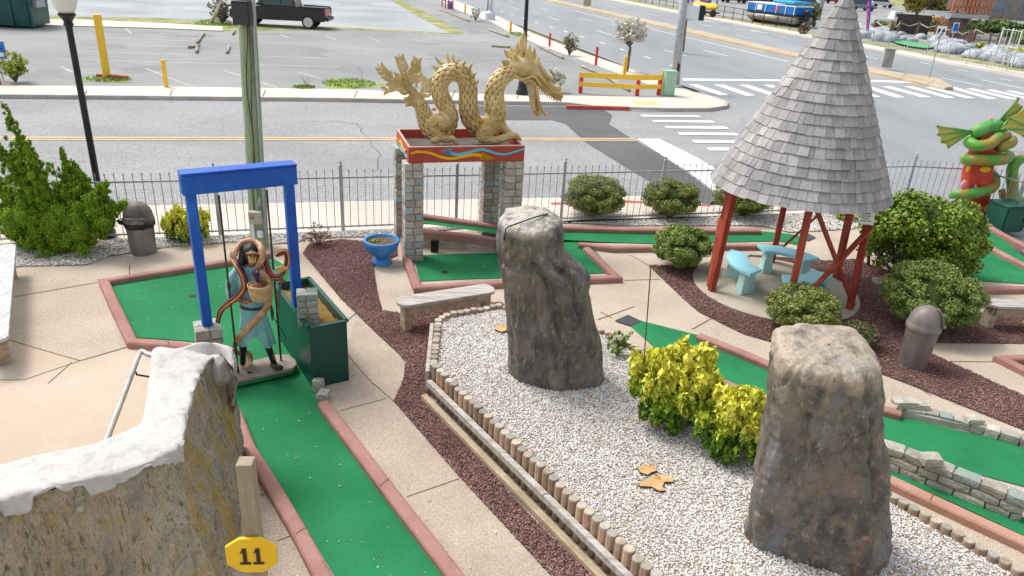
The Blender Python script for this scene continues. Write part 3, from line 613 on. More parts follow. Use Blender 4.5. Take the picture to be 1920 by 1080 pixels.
# ---------------------------------------------------------------- fence
FH = 1.12
def fence():
    a0 = fb0-fdir*14.9; nposts = 13; sp = 2.135
    root = T('iron_fence', 'long grey iron picket fence between the golf course and the side road', 'fence', a0)
    pk = MB(); rl = MB(); ms = MB()
    posts = [fb0+fdir*sp*k for k in range(-7, 6)]
    posts[-1] = fb0+fdir*12.55
    cr_ = G(1832, 318, 1.0); cr_.z = 0; t2_ = G(1921, 343, 1.0); t2_.z = 0; t3_ = t2_+(t2_-cr_)
    allp = posts+[cr_, t2_, t3_]
    for p in allp:
        m = MB(); m.box(p+Vector((0, 0, .61)), (.055, .055, 1.22)); m.lathe(p+Vector((0, 0, 1.22)), [(.034,0),(.036,.015),(.012,.03),(.026,.05),(.026,.07),(.004,.10)], 10)
        m.build('fence_post', m_galv, root)
    for a, b in zip(allp, allp[1:]):
        L = (b-a).length; d = (b-a)/L
        rails = [(.07, .03), (1.0, .03)]
        for z, w in rails: rl.bar(a+Vector((0,0,z)), b+Vector((0,0,z)), .022, w)
        n = int(L/.152)
        for k in range(1, n+1):
            q = a+d*(L*k/(n+1)); pk.bar(q+Vector((0,0,.03)), q+Vector((0,0,1.10)), .010, .010); pk.lathe(q+Vector((0,0,1.10)), [(.007,0),(.014,.02),(.002,.06)], 5)
        for k in range(int(L/.05)):
            q = a+d*(k*.05); ms.bar(q+Vector((0,0,.05)), q+Vector((0,0,.86)), .0022, .0022)
        for k in range(17): ms.bar(a+Vector((0,0,.06+k*.05)), b+Vector((0,0,.06+k*.05)), .0022, .0022)
    rl.build('rail', m_galv, root); o = pk.build('pickets', m_fence, root); ms.build('wire_mesh', m_fence, root)
fence()
# ---------------------------------------------------------------- putting greens
ZT = .012
def turf(px, z=ZT, pts=None):
    m = MB(); m.sheet(pts or PX(px, z), None); return m
def cup(mb, px, py, z=ZT, r=.054):
    c = G(px, py, z+.003); mb.lathe(c, [(r, 0), (r, .002)], 20)
m_cup = M('cup_black', (.006,.006,.006), rough=.6)
def curb(mb, px, w=.13, h=.10, z=.0, zz=None, closed=False, step=1.6, pts=None, side=0.):
    P = pts or [G(x, y, h) for x, y in px]; P = [Vector((p.x, p.y, 0)) for p in P]
    ribbon(mb, P, w, h, z, closed=closed, side=side)
    return mb
def putting(name, label, base):
    return T(name, label, 'putting green', base, None)
# hole with the swing
r = putting('putting_green', 'long green lane with pink kerbs running from the snake charmer swing to the bottom edge', G(500, 700))
turf([(203,531),(433,493),(500,478),(540,500),(575,560),(592,745),(640,820),(713,910),(767,983),(840,1080),(900,1165),(690,1165),(627,1080),(573,987),(470,830),(453,790),(420,700),(370,642),(348,639),(250,632)]).build('turf', m_turf, r)
m = MB(); curb(m, [(505,472),(433,486),(300,507),(194,524),(216,572),(247,637),(300,641),(350,647),(420,652)])
curb(m, [(440,770),(467,838),(520,923),(563,996),(607,1080),(660,1170)]); curb(m, [(606,752),(620,770),(720,902),(745,935),(858,1080),(925,1170)])
m.build('kerb', m_curb, r)
m = MB(); cup(m, 361, 555); m.build('cup', m_cup, r)
for a, b in (((554,1001),(574,988)),((713,910),(731,895)),((315,637),(316,647))): m = MB(); strip(m, G(a[0], a[1], .103), G(b[0], b[1], .103), .008, .1035); m.build('kerb_joint', m_joint, r)
# hole below the dragon
r = putting('putting_green', 'lower green box with a black cup between the stone pillar and the tall stone head', G(830, 510))
turf([(774,480),(788,527),(870,523),(937,521),(1150,511),(1107,458),(1063,448),(930,474),(793,478)]).build('turf', m_turf, r)
m = MB(); curb(m, [(757,440),(763,483),(783,536),(940,527),(1158,517),(1100,463)]); m.build('kerb', m_curb, r)
m = MB(); cup(m, 834, 510, r=.062); m.build('cup', m_cup, r)
# raised upper lane with ramp
r = putting('putting_green', 'upper green lane ramping down along the fence behind the stone head', G(1100, 440))
zl = .30
tp = [G(793,409,zl), G(927,424,.20), G(1062,432,.06), G(1200,434,ZT), G(1423,433,ZT), G(1480,438,ZT), G(1517,446,ZT), G(1495,459,ZT), G(1460,452,ZT), G(1225,457,ZT), G(1165,455,ZT), G(1088,447,ZT), G(1062,450,.05), G(927,438,.22), G(860,429,zl-.02), G(822,424,zl), G(793,418,zl)]
def warp(tp, name, mat, rr):   # fan of two banks so the slope is a real surface
    n = 7; A = tp[:n]; B = [tp[16], tp[13], tp[12], tp[10], tp[9], tp[8], tp[7]]
    m_ = MB()
    for i in range(n-1): m_.add([A[i], A[i+1], B[i+1], B[i]], [(3,2,1,0)])
    return m_.build(name, mat, rr)
warp(tp, 'turf', m_turf, r)
m = MB(); n1_ = [Vector(p) for p in (G(760,400,.38), G(793,402,.38), G(860,411,.33), G(927,420,.28), G(1050,424,.15), G(1187,428,.10), G(1300,429,.10), G(1425,430,.10))]
ribbon(m, [Vector((p.x, p.y, p.z-.10)) for p in n1_], .15, .10, None)
ribbon(m, [Vector((p.x, p.y, 0)) for p in PX([(1085,455),(1108,457),(1150,462),(1222,461),(1330,458),(1420,458),(1467,457)], .10)], .13, .10, 0.)
m.build('kerb', m_curb, r)
m = MB(); k2 = [G(755,425,.33), G(793,430,.33), G(860,437,.30), G(927,446,.26), G(980,452,.18)]
for a, b in zip(k2, k2[1:]):
    d = Vector((b.x-a.x, b.y-a.y, 0)).normalized(); n = Vector((-d.y, d.x, 0))*.05
    vs = [a-n, b-n, b+n, a+n]; m.add([Vector((p.x, p.y, 0)) for p in vs]+[Vector((p.x, p.y, p.z-.07)) for p in vs], [(0,1,5,4),(1,2,6,5),(2,3,7,6),(3,0,4,7)])
m.build('retaining_board', m_wall, r)
m = MB(); ribbon(m, [Vector((p.x, p.y, p.z-.09)) for p in k2], .13, .09, None); m.build('ledge_kerb', m_curb, r)
m = MB(); m.box(G(818, 470, 0)+Vector((-.02, -.075, .12)), (.13, .07, .22)); m.build('tunnel_mouth', m_cup, r)
m = MB(); m.sheet(PX([(1503,438),(1512,436),(1530,445),(1514,452)], .018)); m.build('tee_mat', M('tee_mat', (.06,.065,.07), rough=.9), r)
# middle hole right of the bed
r = putting('putting_green', 'narrow green lane passing behind the two stone heads to the stone block walls', G(1350, 680))
turf([(1180,609),(1201,601),(1312,629),(1458,689),(1560,735),(1660,775),(1790,805),(1920,834),(2060,870),(2060,950),(1920,912),(1800,880),(1675,838),(1560,800),(1442,742),(1383,722),(1300,690),(1240,662)]).build('turf', m_turf, r)
m = MB(); curb(m, [(1310,626),(1385,655),(1458,686),(1560,728),(1660,764),(1690,772)]); curb(m, [(1238,661),(1300,690),(1383,725),(1444,754),(1500,780)])
m.build('kerb', m_curb, r)
m = MB(); m.sheet(PX([(1152,601),(1178,590),(1203,602),(1183,611)], .018)); m.build('tee_mat', MATS['tee_mat'], r)
# lower strip at right
r = putting('putting_green', 'green strip between the stone block wall and the orange brick kerb at right', G(1800, 940))
turf([(1600,855),(1675,885),(1740,912),(1905,975),(2080,1045),(2080,1070),(1920,1002),(1800,944),(1675,888),(1600,858)]).build('turf', m_turf, r)
turf([(1640,872),(1675,878),(1790,918),(1905,965),(2080,1035),(2080,1080),(1920,1004),(1800,948),(1675,893)], z=ZT+.004).build('turf_edge', m_turf, r)
m = MB(); ribbon(m, [Vector((p.x, p.y, 0)) for p in PX([(1630,878),(1677,899),(1750,933),(1830,970),(1920,1011),(2080,1090)], .10)], .14, .10, 0.); m.build('kerb', m_curbB, r)
m = MB(); strip(m, G(1752, 922, .104), G(1744, 938, .104), .008, .1045); m.build('kerb_joint', m_joint, r)
# right back greens
r = putting('putting_green', 'wide green in front of the green box at the right edge', G(1880, 500))
turf([(1800,420),(1858,430),(1920,480),(2050,540),(2050,575),(1920,532),(1830,526),(1780,515)]).build('turf', m_turf, r)
m = MB(); curb(m, [(1780,515),(1812,533),(1824,540),(1920,538),(2050,560)]); curb(m, [(1820,440),(1860,463),(1920,494),(2040,545)]); curb(m, [(1850,418),(1875,434),(1920,457),(2040,515)])
m.build('kerb', m_curb, r)
r = putting('putting_green', 'corner of a pink kerbed green at the right edge below the weathered bench', G(1910, 690))
turf([(1890,673),(1990,672),(1990,715),(1935,694)]).build('turf', m_turf, r)
m = MB(); curb(m, [(1990,665),(1881,669),(1930,693),(2010,730)]); m.build('kerb', m_curb, r)
# ---------------------------------------------------------------- stone block work
def blockwall(mb, mort, path, z0, courses, bl=.26, th=.16, hc=.105, jag=0.):
    P = [Vector(p) for p in path]; mats_r = None
    segs = [(a, b) for a, b in zip(P, P[1:])]; tot = sum((b-a).length for a, b in segs)
    def pt(s_):
        for a, b in segs:
            L = (b-a).length
            if s_ <= L: return a.lerp(b, s_/L), (b-a).normalized()
            s_ -= L
        return P[-1], (segs[-1][1]-segs[-1][0]).normalized()
    for c in range(courses):
        s_ = -(bl*.5 if c % 2 else 0)
        while s_ < tot:
            L = bl*random.uniform(.75, 1.2); a = max(0, s_); e = min(tot, s_+L)
            if e-a > .05 and not (c == courses-1 and random.random() < jag):
                p, d = pt((a+e)/2); ang = math.atan2(d.y, d.x)
                rr = 1 if random.random() < .35 else random.uniform(0, .35)
                mb.rock(p+Vector((0, 0, z0+hc*(c+.5))), (e-a-.012, th*random.uniform(.92, 1.08), hc-.010), Matrix.Rotation(ang, 3, 'Z'), r=rr, jit=.05, sph=.16)
            s_ += L
    if mort is not None:
        for a, b in segs:
            d = (b-a).normalized(); mort.bar(a+Vector((0,0,z0+hc*courses/2-.01)), b+Vector((0,0,z0+hc*courses/2-.01)), th*.62, hc*courses-.04)
r = T('stone_wall', 'low curved wall of grey stone blocks standing between two greens at right', 'wall', G(1790, 925))
mb, mo = MB(), MB(); wp = PX([(1640,866),(1675,878),(1790,925),(1845,947),(1912,974)])
blockwall(mb, mo, wp, 0, 3, bl=.25, th=.17, hc=.092, jag=.0)
mb.rock(wp[2]+Vector((-.28, .12, .32)), (.2, .15, .09), r=.2)
mb.build('blocks', m_blk, r, smooth=False); mo.build('mortar', m_mort, r)
r = T('stone_wall', 'single course of pale stone blocks along the upper edge of the right green', 'wall', G(1690, 775))
mb = MB(); P = PX([(1690,778),(1740,785),(1830,808),(1925,838),(2030,870)]); blockwall(mb, None, P, .0, 1, bl=.2, th=.15, hc=.12)
mb.rock(P[0]+Vector((.02, .04, .15)), (.26, .17, .10), r=.1); mb.rock(P[0]+Vector((.2, .02, .14)), (.18, .15, .08), r=.1); mb.rock(P[2]+Vector((-.06, .02, .14)), (.2, .13, .07), r=.1)
mb.build('blocks', m_blk, r); mo = MB(); mo.bar(P[0]+Vector((0,0,.04)), P[2]+Vector((0,0,.04)), .12, .08); mo.build('mortar', m_mort, r)
r = T('stone_edging', 'two small grey stones where the swing lane kerb meets the green planter', 'stone', G(600, 740))
mb = MB(); mb.rock(G(597,722,.08), (.13,.10,.16), r=.2); mb.rock(G(607,742,.06), (.12,.15,.12), r=.3); mb.build('stone', m_blk, r)
def pillar(mb, mo, c, w, h, rot, hc=.115, d=None):
    d = d or w; n = int(round(h/hc)); hc = h/n; Rz = Matrix.Rotation(rot, 3, 'Z')
    mo.box(c+Vector((0,0,h/2)), (w*.84, d*.84, h-.03), Rz)
    for k in range(n):
        z = hc*(k+.5); fl = k % 2; q = random.uniform(.42, .6) if not fl else random.uniform(.4, .58)
        for sy in (-1, 1):
            for i, (x0, x1) in enumerate(((-w/2, -w/2+w*q), (-w/2+w*q, w/2))):
                if fl: x0, x1 = -x1, -x0
                p = Rz @ Vector(((x0+x1)/2, sy*d*.26, 0)); mb.rock(c+p+Vector((0, 0, z)), (x1-x0-.012, d*.5, hc-.012), Rz, r=random.choice([0, .05, .2, .5, .9, 1]) , jit=.06, sph=.17)
# ---------------------------------------------------------------- swing frame, its pillars and planter
swb = G(487, 686, .14); zb = up(swb, 357)+.14
BL, BRr = G(352, 368, zb), G(552, 347, zb)
bd = Vector((BRr.x-BL.x, BRr.y-BL.y, 0)).normalized(); bn = Vector((-bd.y, bd.x, 0)); bang = math.atan2(bd.y, bd.x)
Rb = Matrix.Rotation(bang, 3, 'Z')
fr = T('swing_frame', 'bright blue timber swing frame over the putting lane', 'swing frame', Vector((BL.x, BL.y, 0)))
f0, f1 = G(343, 368, zb), G(559, 346, zb); bw = .17; bh = .215
m = MB(); m.bar(f0+bn*bw/2+Vector((0,0,bh/2)), f1+bn*bw/2+Vector((0,0,bh/2)), bw, bh, ch=.008); m.build('beam', m_bluep, fr)
m = MB(); m.bar(f0+bn*bw*.5+Vector((0,0,bh+.012)), f1+bn*bw*.5+Vector((0,0,bh+.012)), bw+.03, .022, ch=.004); m.build('cap_board', m_bluep, fr)
pL = f0+bd*.085+bn*.08; pR = f1-bd*.085+bn*.08
def zat(P, py): # height over ground where P's vertical crosses row
    return up(Vector((P.x, P.y, 0)), py)
zL = zat(pL, 608); zRr = zat(pR, 592)
for p, z in ((pL, zL), (pR, max(.25, zRr-.25))):
    m = MB(); q = Vector((p.x, p.y, 0)); m.bar(q+Vector((0,0,z-.02)), q+Vector((0,0,zb)), .105, .105, upv=bd, ch=.006); m.build('post', m_bluep, fr)
pp = Vector((pL.x, pL.y, 0)); mb, mo = MB(), MB(); r = T('stone_pillar', 'short stone block pillar carrying the left leg of the blue swing frame', 'pillar', pp)
pillar(mb, mo, pp+Vector((.0,0,0)), .30, zL, bang-.1, hc=.12, d=.30); mb.build('blocks', m_blk, r); mo.build('mortar', m_mort, r)
# planter
PH = .80
c1, c2, c3 = G(579, 617, PH), G(650, 603, PH), G(515, 533, PH); c1.z = c2.z = c3.z = 0
c4 = c2+(c3-c1)
pl = T('planter_box', 'large dark green wooden planter box filled with orange soil beside the swing', 'planter', c1)
m = MB(); w_ = .03
ins = lambda a, b, c: a+((b-a).normalized()+(c-a).normalized())*w_
q = [c1, c2, c4, c3]; qi = [ins(c1, c2, c3), ins(c2, c1, c4), ins(c4, c2, c3), ins(c3, c1, c4)]
for i in range(4):
    j = (i+1) % 4; m.prism([q[i], q[j], qi[j], qi[i]], 0, PH)
m.build('box', m_dkgreen, pl)
m = MB()
for i in range(4):
    j = (i+1) % 4; d = (q[j]-q[i]).normalized(); m.bar(q[i]+Vector((0,0,PH+.012))-d*.01, q[j]+Vector((0,0,PH+.012))+d*.01, .05, .02)
m.build('rim', m_dkgreen, pl)
rows = []
for i in range(15):
    rows.append([tuple(qi[0].lerp(qi[1], i/14).lerp(qi[3].lerp(qi[2], i/14), j/24)+Vector((0,0,PH-.09+.03*fbm((i*.3, j*.3, 3))))) for j in range(25)])
m = MB(); m.grid([r_[::-1] for r_ in rows]); o = m.build('soil', m_soil, pl, smooth=True)
for i, (px_, lab) in enumerate(((574, 'taller stone block pillar in the green planter, right of the blue post'), (551, 'narrow stone block pillar in the green planter, hidden behind the blue post'))):
    b_ = G(px_+5 if i == 0 else 556, 603 if i == 0 else 575, PH-.08); b_.z = PH-.1; mb, mo = MB(), MB(); r = T('stone_pillar', lab, 'pillar', b_); hh = .42
    pillar(mb, mo, b_, .25 if i == 0 else .12, hh, bang-.3, hc=.085, d=.2); mb.build('blocks', m_blk, r); mo.build('mortar', m_mort, r)
# ---------------------------------------------------------------- lamp post near, utility pole
b = G(201, 443, 0); r = T('street_lamp', 'black lamp post with white acorn globe behind the juniper', 'street lamp', b)
zt = up(b, 75/3.)
m = MB(); m.lathe(b, [(.15,0),(.15,.10),(.11,.16),(.085,.35),(.062,.42),(.055,.6),(.048,zt-.25),(.05,zt-.2)], 20); m.build('post', m_black, r, smooth=True, angle=40)
m = MB(); m.lathe(b, [(.05,zt-.2),(.075,zt-.16),(.06,zt-.12),(.11,zt-.04),(.125,zt-.03),(.125,zt),(.10,zt+.005)], 20); m.build('fitter', m_black, r, smooth=True, angle=40)
m = MB(); m.lathe(b, [(.10,zt),(.15,zt+.08),(.185,zt+.20),(.195,zt+.3),(.17,zt+.42),(.10,zt+.52),(.05,zt+.56),(.02,zt+.6)], 24); m.build('globe', m_glass, r, smooth=True)
b = G(487, 462, 0); tp_ = at(459, -40, b.y+.05)
r = T('utility_pole', 'greenish treated wooden utility pole behind the blue swing frame', 'pole', b)
m = MB(); k_ = 24; rows = []
for i in range(k_+1):
    c = b.lerp(tp_, i/k_); rr = .152-.02*i/k_; rows.append([(c.x+math.cos(a)*rr*(1+.03*fbm((math.cos(a)*2, math.sin(a)*2, i*.15))), c.y+math.sin(a)*rr, c.z) for a in [2*math.pi*j/20 for j in range(20)]])
m.grid(rows, wrap=True); m.add(rows[-1], [tuple(range(20))]); m.build('shaft', m_pole, r, smooth=True)
def onpole(py, off=-.17, sx=0.):
    t = 0
    lo, hi = 0., 1.
    for _ in range(30):
        t = (lo+hi)/2; v = b.lerp(tp_, t)-CAM; y = 540-FPX*v.dot(U_)/v.dot(F_)
        if y > py: lo = t
        else: hi = t
    return b.lerp(tp_, t)+Vector((sx, off, 0))
m = MB(); m.tube([onpole(y, -.10, .135) for y in range(440, -40, -30)], .022, 8); m.build('conduit', m_galv, r, smooth=True)
m = MB(); m.tube([onpole(y, -.155, .02+.03*math.sin(y*.03)) for y in range(400, 20, -20)], .008, 6); m.tube([onpole(y, -.15, .06+.02*math.sin(y*.02)) for y in range(360, 20, -20)], .006, 6); m.build('cable', M('brown_cable', (.10,.055,.03), rough=.7), r, smooth=True)
m = MB(); m.bar(onpole(452, -.15, -.03), onpole(414, -.15, -.05), .05, .05, upv=(0,1,0)); m.build('white_conduit', m_signw, r)
c = onpole(22, -.20); r2 = T('loudspeaker', 'small black loudspeaker box fixed high on the wooden utility pole', 'loudspeaker', c)
m = MB(); m.box(c, (.26, .14, .34), ch=.01); m.build('cabinet', m_black, r2); m = MB(); m.box(c+Vector((0,-.072,-.01)), (.23,.01,.30)); m.build('grille', M('grille', (.05,.055,.06), rough=.7), r2)
m = MB(); m.box(c+Vector((0,.1,0)), (.06,.1,.06)); m.build('bracket', m_galv, r2)
c = onpole(400, -.21, .03); r2 = T('meter_box', 'beige electrical box mounted low on the utility pole', 'electrical box', c)
m = MB(); m.box(c, (.21, .10, .22), ch=.012); m.build('box', M('box_beige', (.42,.38,.29), (.50,.46,.37), rough=.6), r2); m = MB(); m.box(c+Vector((-.04,-.053,.02)), (.055,.006,.06)); m.build('label_plate', M('label_purple', (.09,.05,.12), (.6,.35,.2), sc=30, rough=.6), r2)
c2_ = onpole(431, -.2, .09); m = MB(); m.box(c2_, (.085,.06,.12), ch=.008); o = m.build('outlet_box', m_signw, None, base=c2_); tag(o, 'small white outlet box below the beige electrical box on the pole', 'outlet box')
m = MB(); m.tube([onpole(378, -.19, .09), onpole(365, -.19, .12)], .022, 8); m.build('pipe', m_galv, r2)
# ---------------------------------------------------------------- bins
def bin_(label, base, rot=0., bag=True, tall=1.0, rad=.235):
    r = T('trash_can', label, 'trash can', base); hb = .70*tall
    m = MB(); m.lathe(base, [(rad*.86,0),(rad*.88,.02),(rad*.98,hb),(rad,hb+.01)], 32); m.build('body', m_plast, r, smooth=True, angle=40)
    m = MB(); prof = [(rad*1.03,hb-.02),(rad*1.07,hb),(rad*1.07,hb+.05)]+[(rad*1.02*math.cos(a)+.001, hb+.06+.26*math.sin(a)) for a in [math.pi/2*k/9 for k in range(10)]]
    m.lathe(base, prof, 32); m.build('dome_lid', m_plast, r, smooth=True, angle=50)
    a = rot; d = Vector((math.cos(a), math.sin(a), 0)); e = Vector((-d.y, d.x, 0))
    rows = []; fl = MB()
    for i in range(7):
        row = []
        for j in range(9):
            t = (j/8-.5)*2*.62; u_ = .10+.78*i/6; el = u_*math.pi/2*.82; rr = rad*1.06
            dd = d*math.cos(t*(1-.2*i/6))+e*math.sin(t*(1-.2*i/6)); row.append(tuple(base+dd*(rr*math.cos(el)+.012)+Vector((0,0,hb+.075+.26*math.sin(el)))))
        rows.append(row)
    fl.grid([q_ for q_ in rows]); o = fl.build('flap', M('flap_grey', (.09,.08,.075), (.13,.12,.11), rough=.5), r, smooth=True)
    s = o.modifiers.new('s', 'SOLIDIFY'); s.thickness = .012
    m = MB(); p0 = base+d*(rad*1.02)+Vector((0,0,hb+.10)); m.box(p0, (.05, rad*1.25, .03), Matrix.Rotation(a, 3, 'Z'), ch=.006); m.build('flap_lip', m_plast, r)
    if bag:
        m = MB(); rows = []
        for i in range(6):
            rows.append([(base.x+math.cos(q_)*(rad*(1.0+.10*math.sin(i/5*3.1))+.02*fbm((math.cos(q_)*4, math.sin(q_)*4, i))), base.y+math.sin(q_)*(rad*(1.0+.10*math.sin(i/5*3.1))+.02*fbm((math.cos(q_)*4+3, math.sin(q_)*4, i))), base.z+hb-.10+.025*i+.02*fbm((math.cos(q_)*3, math.sin(q_)*3, 5))) for q_ in [2*math.pi*k/36 for k in range(36)]])
        m.grid(rows, wrap=True)
        blob(m, base+e*-.26+Vector((0,0,hb-.02)), (.07,.07,.05), 3., .4, 7); blob(m, base+d*.18+e*.18+Vector((0,0,hb-.02)), (.06,.06,.05), 6., .4, 7)
        m.build('bag', m_bag, r, smooth=True)
bin_('grey domed trash can with a black bag showing, on the white gravel', G(270, 473), rot=-1.35, bag=True, tall=.80, rad=.22)
bin_('grey domed trash can on the red mulch beside the round bush', G(1709, 684), rot=-.35, bag=False, tall=.82, rad=.205)
# ---------------------------------------------------------------- benches
def bench(label, a, b, sh, w=.30, legs=(.09, .91), nearside=-1, mat=m_wood, mat2=m_wood2):
    a, b = Vector((a.x, a.y, 0)), Vector((b.x, b.y, 0)); d = (b-a).normalized(); n = Vector((-d.y, d.x, 0)); L = (b-a).length
    r = T('wooden_bench', label, 'bench', (a+b)/2)
    m = MB(); out_ = []
    for k in range(7): t = math.pi/2+math.pi*k/6; out_.append(a+d*(.10+.10*math.cos(t)) + n*(w/2*math.sin(t)))
    for k in range(7): t = -math.pi/2+math.pi*k/6; out_.append(b-d*.10+d*(.10*math.cos(t)) + n*(w/2*math.sin(t)))
    m.prism(out_, sh-.045, sh); m.build('seat', mat, r, bevel=.006)
    m = MB()
    for s_ in (-1, 1):
        c = n*(w*.36*s_); m.bar(a+d*L*.08+c+Vector((0,0,sh-.115)), b-d*L*.08+c+Vector((0,0,sh-.10)), .035, .11)
    m.build('apron', mat2, r)
    m = MB()
    for t in (.12, .5, .8): m.lathe(a+d*L*t-n*(w*.36+.019), [(.012,sh-.12),(.012,sh-.10)], 8)
    for t in legs:
        m = MB(); m.box(a+d*L*t+Vector((0,0,(sh-.06)/2)), (.10, w*.62, sh-.06), Matrix.Rotation(math.atan2(d.y, d.x), 3, 'Z')); m.build('leg', mat2, r)
sh = .44
bench('weathered grey plank bench on the mulch beside the tall stone head', G(744, 566, sh), G(925, 538, sh), sh, w=.32)
bench('weathered grey bench at the right edge behind the round bush', G(1850, 566, .42), G(2010, 572, .42), .42, w=.3)
bench('pale weathered plank bench at the left edge by the juniper', G(-14, 640, .45), G(8, 458, .45), .45, w=.30, mat=M('silver_wood', (.42,.42,.42), (.62,.62,.61), sc=4, rough=.85, stretch=(6,1,6), fine=.1, fs=30, bump=.4, bs=10))
# ---------------------------------------------------------------- bowl
b = G(716, 493); r = T('flower_bowl', 'blue round flower bowl on a foot standing at the mulch edge', 'planter', b)
m = MB(); m.lathe(b, [(.165,0),(.17,.03),(.15,.07),(.10,.10),(.12,.14),(.20,.19),(.26,.27),(.29,.36),(.30,.40),(.29,.42),(.255,.42),(.245,.37),(.2,.33)], 36); m.build('bowl', m_bluebowl, r, smooth=True, angle=50)
m = MB(); m.lathe(b, [(.25,.33),(.25,.375),(.1,.38)], 24); m.build('soil', M('bowl_soil', (.09,.05,.03), (.20,.14,.09), sc=20, rough=1, bump=1), r)
crown('sprout', [(b+Vector((-.1,0,.38)), (.09,.08,.03))], 60, .03, m_green_g, r)
# ---------------------------------------------------------------- log edging of the raised bed
def logs(label, path, z0, z1, dia, parts=100, rail=False):
    P = [Vector((p.x, p.y, 0)) for p in path]; L = sum((b-a).length for a, b in zip(P, P[1:])); n = int(L/dia)
    r = T('log_edging', label, 'retaining edge', P[0]); 
    pts = resample(P, .01); tot = len(pts)-1; cnt = 0
    for k in range(n+1):
        q = pts[int(tot*k/max(1, n))]; h = z1+random.uniform(-.012, .015); rr = dia/2*random.uniform(.99, 1.05)
        m = MB(); rv = random.random(); c = Vector((q.x+random.uniform(-.003,.003), q.y+random.uniform(-.003,.003), 0)); tl = random.uniform(-.01, .01)
        m.lathe(c+Vector((0,0,z0)), [(rr, 0), (rr, h-z0-.012), (rr*.9, h-z0)], 10, r=rv)
        m.m = [0]*len(m.m); m.m[-1] = 1
        for i in range(len(m.m)-12, len(m.m)-2): m.m[i] = 1
        o = m.build('log_stake', [m_log, m_logtop], r, smooth=True, angle=30); cnt += 1
    return r
nrm_l = Vector((sL.y, -sL.x, 0))
lr = logs('upright round log stakes retaining the front of the raised gravel bed', [bB+Vector((.02,0,0)), bB+sL*4.6], .02, .42, .102)
lr2 = logs('upright round log stakes round the far left corner of the raised bed', [bB+Vector((-.02,.06,0)), bA, G(835,590,.4), G(938,572,.4), bE], .02, .41, .098)
lr3 = logs('short round log stakes along the far right edge of the raised gravel bed', [bE+sR*.1, bE+sR*5.6], .02, .43, .096)
def plank_(label, pts, w, h, z, mat, name='timber_rail'):
    m = MB()
    for a, b in zip(pts, pts[1:]): m.bar(a+Vector((0,0,z)), b+Vector((0,0,z)), w, h, ch=.006)
    o = m.build(name, mat, None, base=Vector((pts[0].x, pts[0].y, 0))); return tag(o, label, 'rail')
fl_ = lambda p: Vector((p.x, p.y, 0))
out_n = Vector((-sL.y, sL.x, 0)); out_n = out_n if out_n.x < 0 else -out_n
plank_('pale weathered rail running along the front of the log stakes', [fl_(bB)+out_n*.075, fl_(bB)+out_n*.075+sL*2.3], .065, .08, .225, m_wood)
plank_('second length of weathered rail along the log stakes near the bottom edge', [fl_(bB)+out_n*.075+sL*2.305, fl_(bB)+out_n*.075+sL*4.7], .065, .08, .225, m_wood)
plank_('ground level timber at the foot of the log stakes', [fl_(bB)+out_n*.13-sL*.02, fl_(bB)+out_n*.13+sL*4.7], .075, .06, .045, M('base_timber', (.36,.27,.18), (.48,.38,.27), sc=4, rough=.9, fine=.15, fs=30, bump=.4), 'base_timber')
lft = Vector((-1, .12, 0)).normalized()
plank_('weathered boards on the left end of the raised bed', [fl_(bB)+lft*.085, fl_(bA)+lft*.085], .05, .26, .22, m_wood)
